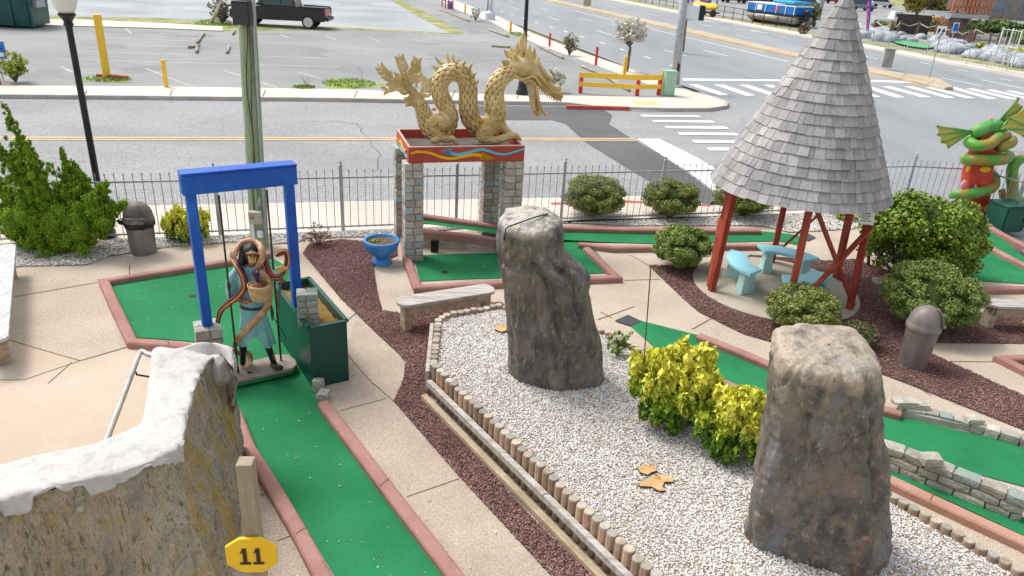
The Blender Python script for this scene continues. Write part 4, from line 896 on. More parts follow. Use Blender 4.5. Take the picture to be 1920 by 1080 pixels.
# ---------------------------------------------------------------- stone heads
def polyr(poly, nj, sm=3):
    """rounded polygon -> unit outline points by index"""
    n = len(poly); P = [Vector((p[0], p[1], 0)) for p in poly]; L = [(P[(i+1) % n]-P[i]).length for i in range(n)]; T_ = sum(L); out = []
    for j in range(nj):
        s_ = T_*j/nj; i = 0
        while s_ > L[i]: s_ -= L[i]; i += 1
        out.append(P[i].lerp(P[(i+1) % n], s_/L[i]))
    for _ in range(sm): out = [(out[j-1]+out[j]*2+out[(j+1) % nj])/4 for j in range(nj)]
    mx = max(p.x for p in out); mn = min(p.x for p in out)
    return [Vector(((p.x-mn)/(mx-mn)*2-1, p.y, 0)) for p in out]
def head(name, label, base, z0, secs, depth, pb_, pt_, tone, feats=None, nj=160, seed=0., mat_=None, tilt=.2, round_=2, rough=1.):
    """secs: (row y, left x, right x) of the outline at the plane through the base; pb_/pt_ foot and top cross-sections"""
    Y = base.y; S_ = []
    for (y, xl, xr) in secs:
        a, b_ = at(xl, y, Y), at(xr, y, Y); S_.append(((a.x+b_.x)/2, (b_.x-a.x)/2, (a.z+b_.z)/2))
    S_.sort(key=lambda s: -s[2]); zt = S_[0][2]; zs = [s[2] for s in S_]
    def ev(z):
        for i in range(len(S_)-1):
            if S_[i][2] >= z >= S_[i+1][2]:
                t = (S_[i][2]-z)/max(1e-6, S_[i][2]-S_[i+1][2]); return tuple(S_[i][k]*(1-t)+S_[i+1][k]*t for k in (0, 1))
        return S_[-1][:2] if z < zs[-1] else S_[0][:2]
    m = MB(); nz_ = 130; rows = []; PB, PT = polyr(pb_, nj, round_), polyr(pt_, nj, round_+2)
    for i in range(nz_+1):
        t = i/nz_; z = z0-.04+(zt-z0+.04)*t; cx, hw = ev(z); row = []; dp = depth(t)
        for j in range(nj):
            q = PB[j].lerp(PT[j], t); x = cx+hw*q.x; y = Y+dp[0]+dp[1]*q.y; zz = z+t**3*tilt*(q.y)*dp[1]
            p = Vector((x, y, zz)); d = Vector((q.x*hw, q.y*dp[1], 0)).normalized()
            n1 = noise.fractal(Vector((x*1.8+seed, y*1.8, z*1.0)), 1., 2., 4)*.024
            rd = (1-min(1., abs(noise.noise(Vector((x*2.6+seed, y*2.6, z*1.5)))*3.2)))**2*.030
            r2 = -(1-min(1., abs(noise.noise(Vector((x*3.7+seed+9, y*3.7, z*2.2)))*6)))**3*.030
            n2 = noise.fractal(Vector((x*9+seed, y*9, z*8)), .8, 2., 5)*.013+(1-min(1., abs(noise.noise(Vector((x*6+seed, y*6, z*3.5)))*3)))**2*.016-(1-min(1., abs(noise.noise(Vector((x*5+seed+4, y*5, z*4.2)))*9)))**2*.012+noise.fractal(Vector((x*2+seed, y*2, z*7)), .9, 2., 3)*.010
            dd = n1+(rd+r2+n2)*rough-.02+(feats(q.x, q.y, t) if feats else 0)
            if abs(q.x) > .93: dd *= .6
            row.append(tuple(p+d*dd))
        rows.append(row)
    top = rows[-1]; cx = sum(p[0] for p in top)/nj; cy = sum(p[1] for p in top)/nj; cz = sum(p[2] for p in top)/nj
    for q, dz in ((.985, .016), (.955, .032), (.90, .046), (.80, .056), (.6, .064), (.4, .068), (.2, .070), (.02, .070)):
        rows.append([(cx+(p[0]-cx)*q, cy+(p[1]-cy)*q, cz+(p[2]-cz)*q+dz+.012*noise.fractal(Vector((p[0]*q*4+seed, p[1]*q*4, 5)), 1., 2., 4)) for p in top])
    m.grid(rows, wrap=True)
    root = T(name, label, 'stone head statue', Vector((base.x, base.y, z0)))
    o = m.build('carved_body', mat_, root, smooth=True); me = o.data; me.attributes.remove(me.attributes['rnd']); at_ = me.attributes.new('rnd', 'FLOAT', 'POINT')
    at_.data.foreach_set('value', [max(0., min(1., (i//nj-(nz_-tone)+noise.fractal(Vector(rows[i//nj][i % nj])*5, 1., 2., 5)*7)/7+.3)) for i in range(len(rows)*nj)])
    return root, rows, zt
def g_(x, c, s): return math.exp(-((x-c)/s)**2)
b1 = G(1045, 712, .35)
sec1 = [(421,931,1056),(425,929,1057),(443,928,1059),(470,930,1060),(487,931,1078),(503,933,1100),(520,938,1112),(547,942,1108),(573,945,1112),(613,948,1122),(643,949,1132),(680,950,1135),(706,950,1137),(735,950,1138)]
def ft1(x, y, t):
    if y > .2: return 0
    v = 0; c = .18+.42*(1-t)+.05
    on = max(0., min(1., (t-.30)*6))*max(0., min(1., (.90-t)*8))
    v += .11*g_(x, c, .13)*on; v -= .07*g_(x, c-.26, .10)*on; v -= .06*g_(x, c+.24, .09)*on
    v -= .07*g_(t, .80, .035)*g_(x, -.45, .30); 
    v -= .05*g_(x, -.35, .07)*g_(t, .55, .25); v -= .04*g_(x, .30, .06)*g_(t, .16, .16)
    return v
root1, rows1, zt1 = head('stone_statue', 'tall grey stone head with a cable over its top in the gravel bed', b1, .35, sec1, lambda t: (.08, .40-.08*t), [(-1,.05),(-.80,-.55),(.0,-1),(.82,-.55),(1,-.1),(.75,.8),(-.7,.8)], [(-1,-.35),(-.75,-.85),(.2,-1),(.95,-.45),(1,.2),(.55,.95),(-.2,1),(-.85,.7)], 3, feats=ft1, seed=1., mat_=m_moai, tilt=.17, rough=.62)
m = MB(); cps = []
cy1 = b1.y+.05
for (x, y) in [(1027,401),(1000,408),(970,419),(953,425),(948,430),(943,440),(942,455)]:
    P_ = G(x, y, zt1+.085) if y < 432 else None
    if P_ is None: P_ = cps[-1]+Vector((-.004,-.006,-.055)); 
    cps.append(P_)
m.tube(cps, .008, 6); m.build('cable', M('black_cable', (.02,.012,.012), rough=.5), root1, smooth=True)
b2 = G(1545, 1040, .35)
sec2 = [(676,1464,1657),(690,1457,1662),(730,1449,1662),(780,1442,1663),(830,1434,1670),(880,1426,1674),(930,1418,1675),(980,1409,1676),(1010,1405,1675),(1040,1400,1668),(1090,1396,1662)]
def ft2(x, y, t):
    if y > .2: return 0
    v = 0; c = .42-.05*t
    v += .05*g_(x, c, .10)*g_(t, .5, .6); v -= .10*g_(x, c+.20, .07)*g_(t, .55, .26); v += .04*g_(x, c+.36, .09)*g_(t, .52, .14)
    v -= .03*g_(t, .80, .02)*g_(x, -.6, .3); v -= .05*g_(x, -.55, .05)*g_(t, .7, .2); v -= .035*g_(t, .62, .03)*g_(x, .0, .5)
    return v
root2, rows2, zt2 = head('stone_statue', 'broad brown and grey stone head standing nearest in the gravel bed', b2, .35, sec2, lambda t: (.12, .40-.07*t), [(-1,.1),(-.9,-.25),(.30,-1),(.55,-1),(1,-.45),(1,.3),(.6,.9),(-.7,.9)], [(-1,-.3),(-.9,-.75),(-.5,-1),(.5,-1),(.95,-.7),(1,.4),(.85,.95),(-.3,1),(-.9,.75)], 6, feats=ft2, seed=14., mat_=m_moai2, tilt=.17, rough=.85)
# ---------------------------------------------------------------- foreground rock wall
WZ = 1.30
outp = [G(x, y, WZ) for x, y in [(-260,1010),(-120,975),(0,935),(120,905),(240,880),(320,848),(342,815),(352,770),(366,720),(380,690),(398,668),(420,664),(433,668),(436,690)]]
inp = [G(x, y, WZ) for x, y in [(-260,930),(-120,900),(0,868),(110,845),(200,825),(255,800),(268,780),(275,745),(281,700),(284,668),(292,651),(330,646),(375,650),(410,655)]]
bas = [G(x, y, 0) for x, y in [(-420,1900),(-200,1800),(60,1640),(200,1500),(330,1400),(420,1260),(440,1160),(448,1080),(452,1020),(456,960),(458,905),(457,872),(456,850),(440,845)]]
so_, _ = spline([tuple(p) for p in outp], 14); si_, _ = spline([tuple(p) for p in inp], 14); sb_, _ = spline([tuple(p) for p in bas], 14)
# keep the base under the rim, a little outwards
n = len(so_); wall = T('rock_wall', 'rough lichen covered rock wall with a white painted cap in the bottom left corner', 'wall', Vector((so_[n//2].x, so_[n//2].y, 0)))
cen = sum((p for p in si_), Vector())/n
face = []; cap = []; inner = []
for i in range(n):
    o, q = so_[i], si_[i]; tng = (so_[min(i+1, n-1)]-so_[max(i-1, 0)]); tng.z = 0; tng.normalize(); nr = Vector((tng.y, -tng.x, 0))
    if nr.dot(Vector((o.x-q.x, o.y-q.y, 0))) < 0: nr = -nr
    s_ = i/14.; bump = .10*g_(s_, 12.2, .6)-.09*g_(s_, 10.9, .55); bt = .03*noise.noise(Vector((s_*.8, 0, 0)))
    o = o+Vector((0,0,bump+bt)); q = q+Vector((0,0,bump*.5+bt))
    jn = noise.fractal(Vector((s_*1.9, 2, 0)), 1., 2., 2); jf = noise.cell(Vector((s_*4.5, 9, 0))); jag = (.07+.07*jn+.065*jf+.07*abs(noise.noise(Vector((s_*14, 2, 0))))) if s_ < 5.5 else .012+.035*abs(jn)
    rc = []
    for k in range(5): rc.append(tuple(q+Vector((0, 0, -.25*(1-k/4)**2-.0))+(q-o).normalized()*.03*(1-k/4)))
    for k in range(1, 9):
        t = k/9; p = q.lerp(o, t); p.z += .010*math.sin(math.pi*t)+.005*fbm(p, 4); rc.append(tuple(p))
    for k in range(7):
        t = k/6; rc.append(tuple(o+nr*((.016*math.sin(t*1.5)+.012*t)*(1. if s_ < 5.8 else .35)+.012*fbm((s_*6, t*3, 1)))+Vector((0,0,-jag*t))))
    cap.append(rc)
    rf = []
    for k in range(61):
        t = k/60; z = (o.z-.045)*(1-t); wl_ = max(0., min(1., (s_-3.5)/2)); p0_ = Vector((o.x, o.y, z)); tb_ = sb_[i]; pf_ = p0_+nr*(.11*t); pb2 = Vector((o.x+(tb_.x-o.x)*t, o.y+(tb_.y-o.y)*t, z)); p = pf_.lerp(pb2, wl_)
        w1 = noise.fractal(Vector((p.x*2.2, p.y*2.2, z*.9)), 1., 2., 5)*.05+(1-abs(noise.noise(Vector((p.x*5, p.y*5, z*1.3)))*2))**2*.035-(1-min(1., abs(noise.noise(Vector((p.x*9, p.y*9, z*1.6)))*7)))**2*.022+noise.fractal(Vector((p.x*12, p.y*12, z*5)), 1., 2., 3)*.014+noise.fractal(Vector((p.x*30, p.y*30, z*9)), 1., 2., 2)*.007-.03
        rf.append(tuple(p+nr*w1*min(1, t*8+.15)))
    face.append(rf)
    inner.append([tuple(q+Vector((0,0,-.2*1))+(q-o).normalized()*.02), (q.x, q.y, 0.)])
m = MB(); m.grid([r_[::-1] for r_ in face]); 
endw = [[tuple(Vector(face[-1][k]).lerp(Vector((si_[-1].x, si_[-1].y, face[-1][k][2])), t)+Vector((0,.0,0))+Vector((.02*fbm((k*.3,t*3,0)),.03*fbm((k*.2,t*3,4)),0))) for k in range(61)] for t in [j/8 for j in range(9)]]
m.grid([r_[::-1] for r_ in endw]); m.grid([r_ for r_ in inner]); m.build('rock_face', m_face, wall, smooth=True)
m = MB(); m.grid([r_ for r_ in cap]); o = m.build('white_cap', m_cap, wall, smooth=True)
s = o.modifiers.new('s', 'SOLIDIFY'); s.thickness = .009; s.offset = -1
# knob boulder on the end
m = MB(); kb = G(412, 668, WZ-.02); blob(m, kb-Vector((.0,-.02,.14)), (.13,.12,.17), 4., .22, 16); m.build('end_boulder', m_cap, wall, smooth=True)
# handrail
h0 = G(200, 824, 1.02); h1 = G(262, 662, .98)
r = T('handrail', 'round metal handrail inside the white capped rock wall', 'handrail', Vector((h1.x, h1.y, 0)))
m = MB(); e_ = (h0-h1).normalized(); pts, _ = spline([tuple(h0+e_*.9), tuple(h0), tuple(h0.lerp(h1, .5)), tuple(h1+e_*.04), tuple(h1-e_*.03+Vector((.03,0,.0))), tuple(h1+Vector((.10,-.01,-.01))), tuple(h1+Vector((.22,-.02,-.01)))], 8); m.tube(pts, .026, 14); m.build('rail', m_handr, r, smooth=True)
hb = h1+e_*.32; m = MB(); m.tube([hb, hb+Vector((.02,0,-.07)), hb+Vector((.15,0,-.085))], .010, 8); m.build('bracket', m_black, r, smooth=True)
# ---------------------------------------------------------------- sign post 11
pb = G(500, 1190, 0); pz = up(Vector((pb.x, pb.y, 0)), 866)
# post stands so that its top front edge is at (465,870) and passes (478,1080)
T0 = G(460, 864, 2.15); pb = Vector((T0.x, T0.y, 0)); 
r = T('hole_sign', 'wooden post with a yellow eight sided plate reading 11', 'sign', pb)
PR = Matrix.Rotation(.10, 3, 'Z')
m = MB(); m.box(pb+Vector((0,0,1.075)), (.088,.088,2.15), PR, ch=.003); m.build('post', M('post_wood', (.27,.22,.15), (.38,.325,.23), sc=3, rough=.8, stretch=(5,5,.6), fine=.1, fs=40, bump=.4, bs=14), r)
sc_ = at(472, 1040, pb.y-.06); fy = sc_.y; ex = PR @ Vector((1,0,0)); ey = Vector((0,0,1)); ez = PR @ Vector((0,-1,0))
hw = .145; hh_ = .128; cxx = .085; cyy = .062
oct_ = [(-hw, -hh_+cyy), (-hw+cxx, -hh_), (hw-cxx, -hh_), (hw, -hh_+cyy), (hw, hh_-cyy), (hw-cxx, hh_), (-hw+cxx, hh_), (-hw, hh_-cyy)]
m = MB(); fr_ = [sc_+ex*x+ey*y+ez*.012 for x, y in oct_]; bk = [sc_+ex*x+ey*y-ez*.012 for x, y in oct_]
m.add(fr_+bk, [tuple(range(8)), tuple(range(8, 16))[::-1]]+[(i, 8+i, 8+(i+1)%8, (i+1)%8) for i in range(8)]); pltO = m.build('number_plate', m_sty, r, bevel=.004)
m = MB()
for dx in (-.036, .040):
    for (x, y, w2, h2) in ((0,0,.022,.118), (0,-.053,.062,.014)): m.box(sc_+ex*(x+dx)+ey*y+ez*.0145, (w2, .006, h2), PR)
    q = [(-.026, .030), (-.010, .056), (0, .056), (0, .044), (-.024, .022)]; m.add([sc_+ex*(x+dx)+ey*y+ez*.0176 for x, y in q], [tuple(range(5))[::-1]]); 
m.build('digits', m_ink, pltO)
# thin rod, stumps
rb = G(1199, 790, .35); zr = up(rb, 505); r = T('garden_rod', 'thin rusty metal rod with a small hook standing in the gravel by the yellow shrubs', 'rod', rb)
m = MB(); tp2 = at(1220, 507, rb.y); m.tube([rb, tp2], .006, 6); m.tube([tp2, tp2+Vector((-.012,0,.03)), tp2+Vector((.0,0,.05))], .005, 6); m.build('rod', M('rust', (.10,.05,.03), rough=.8), r)
m_cut = M('cut_wood', (.52,.31,.13), (.62,.43,.22), sc=9, rough=.8, fine=.1, fs=50, spots=(.45,.20,.05), spsc=14, spth=.35); m_bark = M('bark', (.10,.05,.025), (.16,.09,.05), sc=12, rough=1, bump=1)
def stump(label, pts, z0=.35, h=.035):
    P = [G(x, y, z0+h) for x, y in pts]; m = MB(); m.prism(P, z0, z0+h); m.m = [0]*len(m.f); m.m[1] = 1
    c = sum(P, Vector())/len(P); o = m.build('tree_stump', [m_bark, m_cut], None, base=Vector((c.x, c.y, z0))); tag(o, label, 'stump')
stump('small freshly cut stump, the upper one of the pair in the gravel', [(1196,876),(1212,871),(1230,874),(1232,882),(1222,885),(1214,890),(1200,885)])
stump('star shaped freshly cut stump, the lower one of the pair in the gravel', [(1198,905),(1214,899),(1222,893),(1245,889),(1265,897),(1262,903),(1246,903),(1242,912),(1248,919),(1236,920),(1222,912),(1200,911)])
stump('freshly cut stump tucked against the left side of the tall stone head', [(928,611),(948,608),(955,618),(940,622),(928,617)])
m = MB(); m.lathe(G(1656,531,.0), [(.19,0),(.19,.03),(.17,.035)], 28); o = m.build('valve_cover', M('cover', (.30,.27,.22), (.20,.18,.15), sc=6, rough=.9), None, base=G(1656,531)); tag(o, 'round concrete valve cover in the mulch beside the big shrub', 'cover')
for i, (x, y, s) in enumerate([(1360,765,.11),(1376,768,.09),(1392,774,.10),(1155,640,.10),(1335,752,.08)]):
    m = MB(); p = G(x, y, .38); m.rock(p, (s*1.4, s, s*.7), r=.2, jit=.1, sph=.4); o = m.build('edge_stone', m_blk, None, base=p); tag(o, ['pale edge stone just left of the nearest stone head', 'grey edge stone between two others beside the nearest stone head', 'grey edge stone closest to the nearest stone head', 'small edge stone at the right foot of the tall stone head', 'small edge stone behind the yellow shrubs'][i], 'stone', 'edge stones at the back of the bed')
# ---------------------------------------------------------------- dragon pedestal
fl0 = G(777, 489, 0); zp = up(fl0, 305)
FL, FR = G(776, 306, zp), G(966, 302, zp); BLp, BRp = G(757, 268, zp), G(930, 268, zp)
pd_ = Vector((FR.x-FL.x, FR.y-FL.y, 0)).normalized(); pn = Vector((-pd_.y, pd_.x, 0)); pa = math.atan2(pd_.y, pd_.x)
for c, lab in ((FL, 'front left stone pillar under the red dragon tray, standing at the green'), (FR, 'front right stone pillar under the red dragon tray, base behind the stone head'), (FL+pn*1.02+pd_*.0, 'back left stone pillar under the red dragon tray, mostly hidden'), (FR+pn*1.02-pd_*.10, 'back right stone pillar under the red dragon tray, beside the fence')):
    c = Vector((c.x, c.y, 0)); mb, mo = MB(), MB(); r = T('stone_pillar', lab, 'pillar', c, 'stone pillars carrying the dragon tray'); pillar(mb, mo, c+pn*.12, .325, zp, pa, hc=.125, d=.30)
    mb.build('blocks', m_blkb, r); mo.build('mortar', m_mort, r)
t0, t1 = G(766, 306, zp), G(983, 302, zp); th_ = up(Vector((t0.x, t0.y, zp)), 277); W_ = (t1-t0).length; D_ = 1.30
tr = T('dragon_tray', 'red painted tray with yellow and blue wavy arrows on top of four stone pillars', 'pedestal', Vector((t0.x, t0.y, zp)))
t0.z = t1.z = zp
m = MB(); qs = [t0, t0+pd_*W_, t0+pd_*W_+pn*D_, t0+pn*D_]
for i in range(4):
    a, b = qs[i], qs[(i+1) % 4]; d = (b-a).normalized(); n_ = Vector((-d.y, d.x, 0)); m.prism([a, b, b+n_*.03-d*.03, a+n_*.03+d*.03], zp, zp+th_)
m.build('side_boards', m_redtr, tr)
m = MB()
for i in range(4):
    a, b = qs[i], qs[(i+1) % 4]; d = (b-a).normalized(); n_ = Vector((-d.y, d.x, 0)); m.prism([a, b, b+n_*.035-d*.035, a+n_*.035+d*.035], zp+th_, zp+th_+.012)
m.build('pale_rim', M('rim_pale', (.62,.42,.36), (.55,.30,.25), sc=6, rough=.7), tr)
m = MB()
for k in range(9): m.bar(t0+pn*(.08+k*.142)+pd_*.04+Vector((0,0,zp*0+.10)), t0+pn*(.08+k*.142)+pd_*(W_-.04)+Vector((0,0,.10)), .125, .03)
m.build('floor_boards', m_dark, tr)
def wavy(pts, w0, mat, name, ex, o, en, head_, par):
    m = MB(); P, R__ = spline([((x, y, 0.), w0) for x, y in pts], 8); up_, dn = [], []
    for i, p in enumerate(P):
        t = (P[min(i+1, len(P)-1)]-P[max(i-1, 0)]).normalized(); n_ = Vector((-t.y, t.x, 0)); k = w0*(.55+.45*i/len(P)); up_.append(p+n_*k); dn.append(p-n_*k)
    f = lambda p, e: o+ex*p.x+Vector((0,0,1))*p.y+en*e
    rows = [[tuple(f(p, .0)) for p in dn], [tuple(f(p, .018)) for p in dn], [tuple(f(p, .018)) for p in up_], [tuple(f(p, .0)) for p in up_]]
    m.grid(rows); a, b, c = [Vector((*q, 0)) for q in head_]; 
    m.add([f(q, .02) for q in (a, b, c)]+[f(q, 0) for q in (a, b, c)], [(0,1,2),(2,1,0),(0,3,4,1),(1,4,5,2),(2,5,3,0)]); m.build(name, mat, par)
s_ = W_/630.; fx = lambda x: (x-218)*s_; fyv = lambda y: (742-y)/100.*th_
wavy([(fx(x), fyv(y)) for x, y in [(228,680),(270,668),(330,678),(390,705),(450,715),(520,700),(565,692),(610,702)]], .028, m_arrY, 'yellow_arrow', pd_, t0, -pn, [(fx(600), fyv(728)), (fx(682), fyv(726)), (fx(612), fyv(676))], tr)
wavy([(fx(x), fyv(y)) for x, y in [(847,660),(790,680),(740,694),(690,688),(640,668),(600,660),(540,676),(480,690),(440,680)]], .024, m_arrB, 'blue_arrow', pd_, t0, -pn, [(fx(382), fyv(664)), (fx(450), fyv(652)), (fx(442), fyv(694))], tr)
wavy([(D_*.15, th_*.6), (D_*.4, th_*.4), (D_*.6, th_*.65), (D_*.78, th_*.45)], .028, m_arrY, 'side_yellow_arrow', pn, t0, -pd_, [(D_*.75, th_*.2), (D_*.95, th_*.45), (D_*.75, th_*.7)], tr)
wavy([(D_*.1, th_*.2), (D_*.3, th_*.35), (D_*.5, th_*.15), (D_*.7, th_*.3)], .02, m_arrB, 'side_blue_arrow', pn, t0, -pd_, [(D_*.68, th_*.1), (D_*.85, th_*.3), (D_*.68, th_*.45)], tr)
# ---------------------------------------------------------------- dragon
DP = t0+pn*(D_*.50)+Vector((0,0,.12)); dn_ = pn
def Q(x, y, off=0.): # detail-picture coordinates -> the dragon's own upright plane
    P_ = onp(690+x/2.918, 50+y/2.918, DP, dn_); return P_+pn*off
px2m = (Q(700, 500)-Q(600, 500)).length/100
DG = T('dragon_statue', 'gold painted dragon statue with open jaws standing on the red tray', 'dragon statue', DP+pd_*W_*.45)
body = [(188,285,10,.0),(215,325,17,0),(250,365,24,0),(285,420,31,0),(305,475,40,0),(328,535,47,-.02),(368,572,50,-.04),(415,562,50,.0),(448,515,47,.05),(440,460,45,.06),(412,405,45,.05),(392,350,45,.03),(398,295,45,.0),(432,255,46,-.02),(480,245,47,-.03),(525,272,46,-.03),(545,330,46,-.02),(548,400,48,-.0),(553,465,50,.02),(580,530,50,.05),(632,560,50,.06),(682,540,56,.03),(700,480,56,0),(690,420,54,-.02),(688,360,50,-.03),(706,305,47,-.03),(745,262,45,-.02),(790,238,44,0),(835,235,40,0)]
P, Rr = spline([(tuple(Q(x, y, o)), rr*px2m) for x, y, rr, o in body], 9)
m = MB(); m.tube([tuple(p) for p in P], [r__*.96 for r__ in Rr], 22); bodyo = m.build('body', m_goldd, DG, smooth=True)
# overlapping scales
m = MB(); k = len(P); acc = 0; nrm = None; ring = 0; nextd = 0
for i in range(2, k-4):
    t = (P[i+1]-P[i-1]).normalized(); seg = (P[i]-P[i-1]).length; acc += seg
    nrm = t.orthogonal().normalized() if nrm is None else (nrm-t*nrm.dot(t)).normalized(); bn_ = t.cross(nrm); R1 = Rr[i]
    if acc >= nextd:
        nextd = acc+R1*.46; ring += 1; N_ = 11
        for j in range(N_):
            a = 2*math.pi*(j+.5*(ring % 2))/N_; rd = nrm*math.cos(a)+bn_*math.sin(a); tn = bn_*math.cos(a)-nrm*math.sin(a)
            c = P[i]+rd*R1*.97; w2 = R1*math.pi/N_*.98; L2 = R1*.62; vs = []
            # tip points back towards the tail, lifted
            for (u1, v1, h1_) in ((0,.1,.085),(-.55,-.06,.05),(-.92,-.45,.03),(-.8,-1.1,-.02),(.8,-1.1,-.02),(.92,-.45,.03),(.55,-.06,.05),(0,-.5,.10)):
                vs.append(c+tn*w2*u1+t*(L2*v1*-1-L2*.5)+rd*R1*h1_)
            m.add(vs, [(0,1,7),(1,2,7),(2,3,7),(3,4,7),(4,5,7),(5,6,7),(6,0,7)][::1], r=random.random())
sc_o = m.build('scales', m_gold, DG, smooth=False)
# dorsal flames
def leafp(m, base, tip, w, thick=.02, curl=0., n=7, off=None):
    base, tip = Vector(base), Vector(tip); d = tip-base; L = d.length; d.normalize(); s = d.cross(pn).normalized(); rows = []
    for i in range(n+1):
        t = i/n; c = base+d*L*t+s*curl*math.sin(t*math.pi*.9)*L+ (off or Vector((0,0,0)))*t; ww = w*(math.sin(math.pi*min(1, t*.86+.14))**.8)*(1-t*.25)+.002
        rows.append([tuple(c+s*ww*math.cos(a)+pn*thick*math.sin(a)*(1-t*.7)) for a in [2*math.pi*j/10 for j in range(10)]])
    m.grid(rows, wrap=True); m.add(rows[-1], [tuple(range(10))])
def frond(m, spine, barbs, w):
    sp, _ = spline([tuple(Q(*p)) for p in spine], 6); m.tube([tuple(p) for p in sp], [w*px2m*(1-.75*i/len(sp)) for i in range(len(sp))], 8, flat=.6)
    n = len(sp)
    for b_ in range(barbs):
        i = int(n*(.12+.83*b_/barbs)); p = sp[min(i, n-1)]; t = (sp[min(i+1, n-1)]-sp[max(i-1, 0)]).normalized(); s = t.cross(pn).normalized()
        for sg in (-1, 1):
            L = (30-10*b_/barbs)*px2m*(1.3); leafp(m, p, p+t*L*1.0+s*sg*L*.7, 10.5*px2m, .012, .15*sg)
m = MB()
frond(m, [(215,330),(160,290),(100,262),(48,200)], 7, 9); frond(m, [(240,345),(215,270),(190,215),(165,145)], 7, 9); frond(m, [(265,330),(265,260),(262,215),(272,165)], 6, 8)
frond(m, [(245,375),(180,330),(130,330),(72,355)], 6, 8); frond(m, [(300,400),(318,350),(320,310),(325,278)], 5, 6); frond(m, [(300,440),(265,415),(235,408),(212,412)], 4, 7)
m.build('tail_fronds', m_gold, DG, smooth=True)
m = MB()
for b0, t0_ in (((420,215),(345,208)),((432,208),(368,158)),((455,205),(440,140)),((475,200),(470,148)),((405,235),(352,212)),((560,270),(580,195)),((575,300),(602,245)),((590,330),(612,290)),((520,205),(540,195)),((495,200),(500,170)),((350,640-190),(372,462))):
    m = MB(); leafp(m, Q(*b0), Q(*t0_), 9*px2m, .02, .18); m.build('dorsal_spike', m_gold, DG, smooth=True)
# legs
def limb(pts, name='leg', claws=None):
    m = MB(); p, r_ = spline([(tuple(Q(x, y, o)), rr*px2m) for x, y, rr, o in pts], 7); m.tube([tuple(q) for q in p], r_, 14)
    for (x, y) in (claws or []): leafp(m, Q(x, y-8, -.22), Q(x+8, y+14, -.25), 7*px2m, .02)
    return m.build(name, m_goldv, DG, smooth=True)
limb([(430,500,50,-.06),(395,520,52,-.10),(350,510,36,-.15),(352,550,24,-.18),(375,590,20,-.2),(350,606,18,-.22),(330,610,10,-.22)])
limb([(375,585,18,-.18),(410,598,20,-.22),(445,595,17,-.24),(468,622,9,-.25)], 'foot')
limb([(690,500,55,-.02),(650,550,48,-.1),(615,590,36,-.16),(670,608,24,-.2),(730,592,22,-.22),(780,580,20,-.22),(815,606,9,-.22)])
limb([(700,520,44,-.02),(745,560,24,-.05),(770,575,18,-.05),(800,590,9,-.05)])
m = MB(); p, r_ = spline([(tuple(Q(620+math.cos(a)*q, 560+math.sin(a)*q, -.24)), 5*px2m) for a, q in [(k*.7, 24-k*1.6) for k in range(12)]], 4); m.tube([tuple(q) for q in p], r_, 8); m.build('knee_curl', m_gold, DG, smooth=True)
# head: coordinates in the head close-up (x6 off 920,50) -> Q scale
def Hq(x, y, off=0.): return onp(920+x/6., 50+y/6., DP, dn_)+pn*off
hm = px2m*2.918/6
def lobe(pts, off, mat=m_gold, flat=.7, name='head'):
    m = MB(); p, r_ = spline([(tuple(Hq(x, y, off if not hasattr(off, '__len__') else off[i])), rr*hm) for i, (x, y, rr) in enumerate(pts)], 8); m.tube([tuple(q) for q in p], r_, 16); return m
hd_ = MB()
def addl(pts, off, tgt=None, n=14):
    p, r_ = spline([(tuple(Hq(x, y, off)), rr*hm) for (x, y, rr) in pts], 8); (tgt or hd_).tube([tuple(q) for q in p], r_, n)
# skull and upper jaw
addl([(190,500,60),(260,460,95),(350,450,115),(440,480,100),(520,540,70),(600,620,55),(680,690,50),(760,745,42),(800,800,22)], 0)
addl([(430,540,45),(520,600,42),(600,680,36),(680,745,32),(760,800,24),(795,825,12)], 0)
addl([(640,640,40),(700,690,40),(760,690,32),(790,700,14)], 0)     # nose ridge
for o_ in (-.055, .055):
    addl([(530,400,14),(570,470,24),(620,540,24),(670,580,22),(695,590,8)], o_)            # brow tube
    addl([(250,300,12),(310,380,18),(400,460,20),(500,520,18),(580,600,16),(650,690,14),(720,735,12),(785,725,8)], o_*2.1, n=10)  # long curl line
    addl([(185,500,14),(250,545,18),(330,580,18),(400,560,18),(450,545,16),(500,580,14),(540,650,12)], o_*2.1, n=10)
    addl([(340,600,16),(430,600,20),(490,650,18),(510,750,16),(525,860,16),(540,980,14)], o_*1.4, n=10)
hd_.build('head', m_gold, DG, smooth=True)
m = MB(); addl([(400,590,44),(450,640,48),(470,740,44),(480,850,42),(500,940,36),(525,1000,20)], 0, m); addl([(520,820,16),(555,900,18),(590,960,18),(625,1005,8)], 0, m); m.build('lower_jaw', m_gold, DG, smooth=True)
m = MB(); addl([(420,640,30),(440,740,28),(460,850,26),(480,940,20)], -.05, m); m.build('mouth_lining', M('mouth', (.50,.40,.24), (.60,.50,.32), sc=8, rough=.5), DG, smooth=True)
m = MB()
for (x, y) in ((565,710),(592,738),(622,765),(655,790),(700,815),(735,835),(775,840)):
    for o_ in (-.05, .05):
        m = MB(); a = Hq(x, y-30, o_); b_ = Hq(x-6, y+12, o_); m.tube([tuple(a), tuple(b_)], [13*hm, 1.5*hm], 8); m.build('tooth', m_gold, DG, smooth=True)
for (x, y) in ((548,815),(560,850),(575,885),(630,985)): m = MB(); m.tube([tuple(Hq(x-12, y+12)), tuple(Hq(x+10, y-14))], [10*hm, 1.5*hm], 8); m.build('tooth', m_gold, DG, smooth=True)
m = MB()
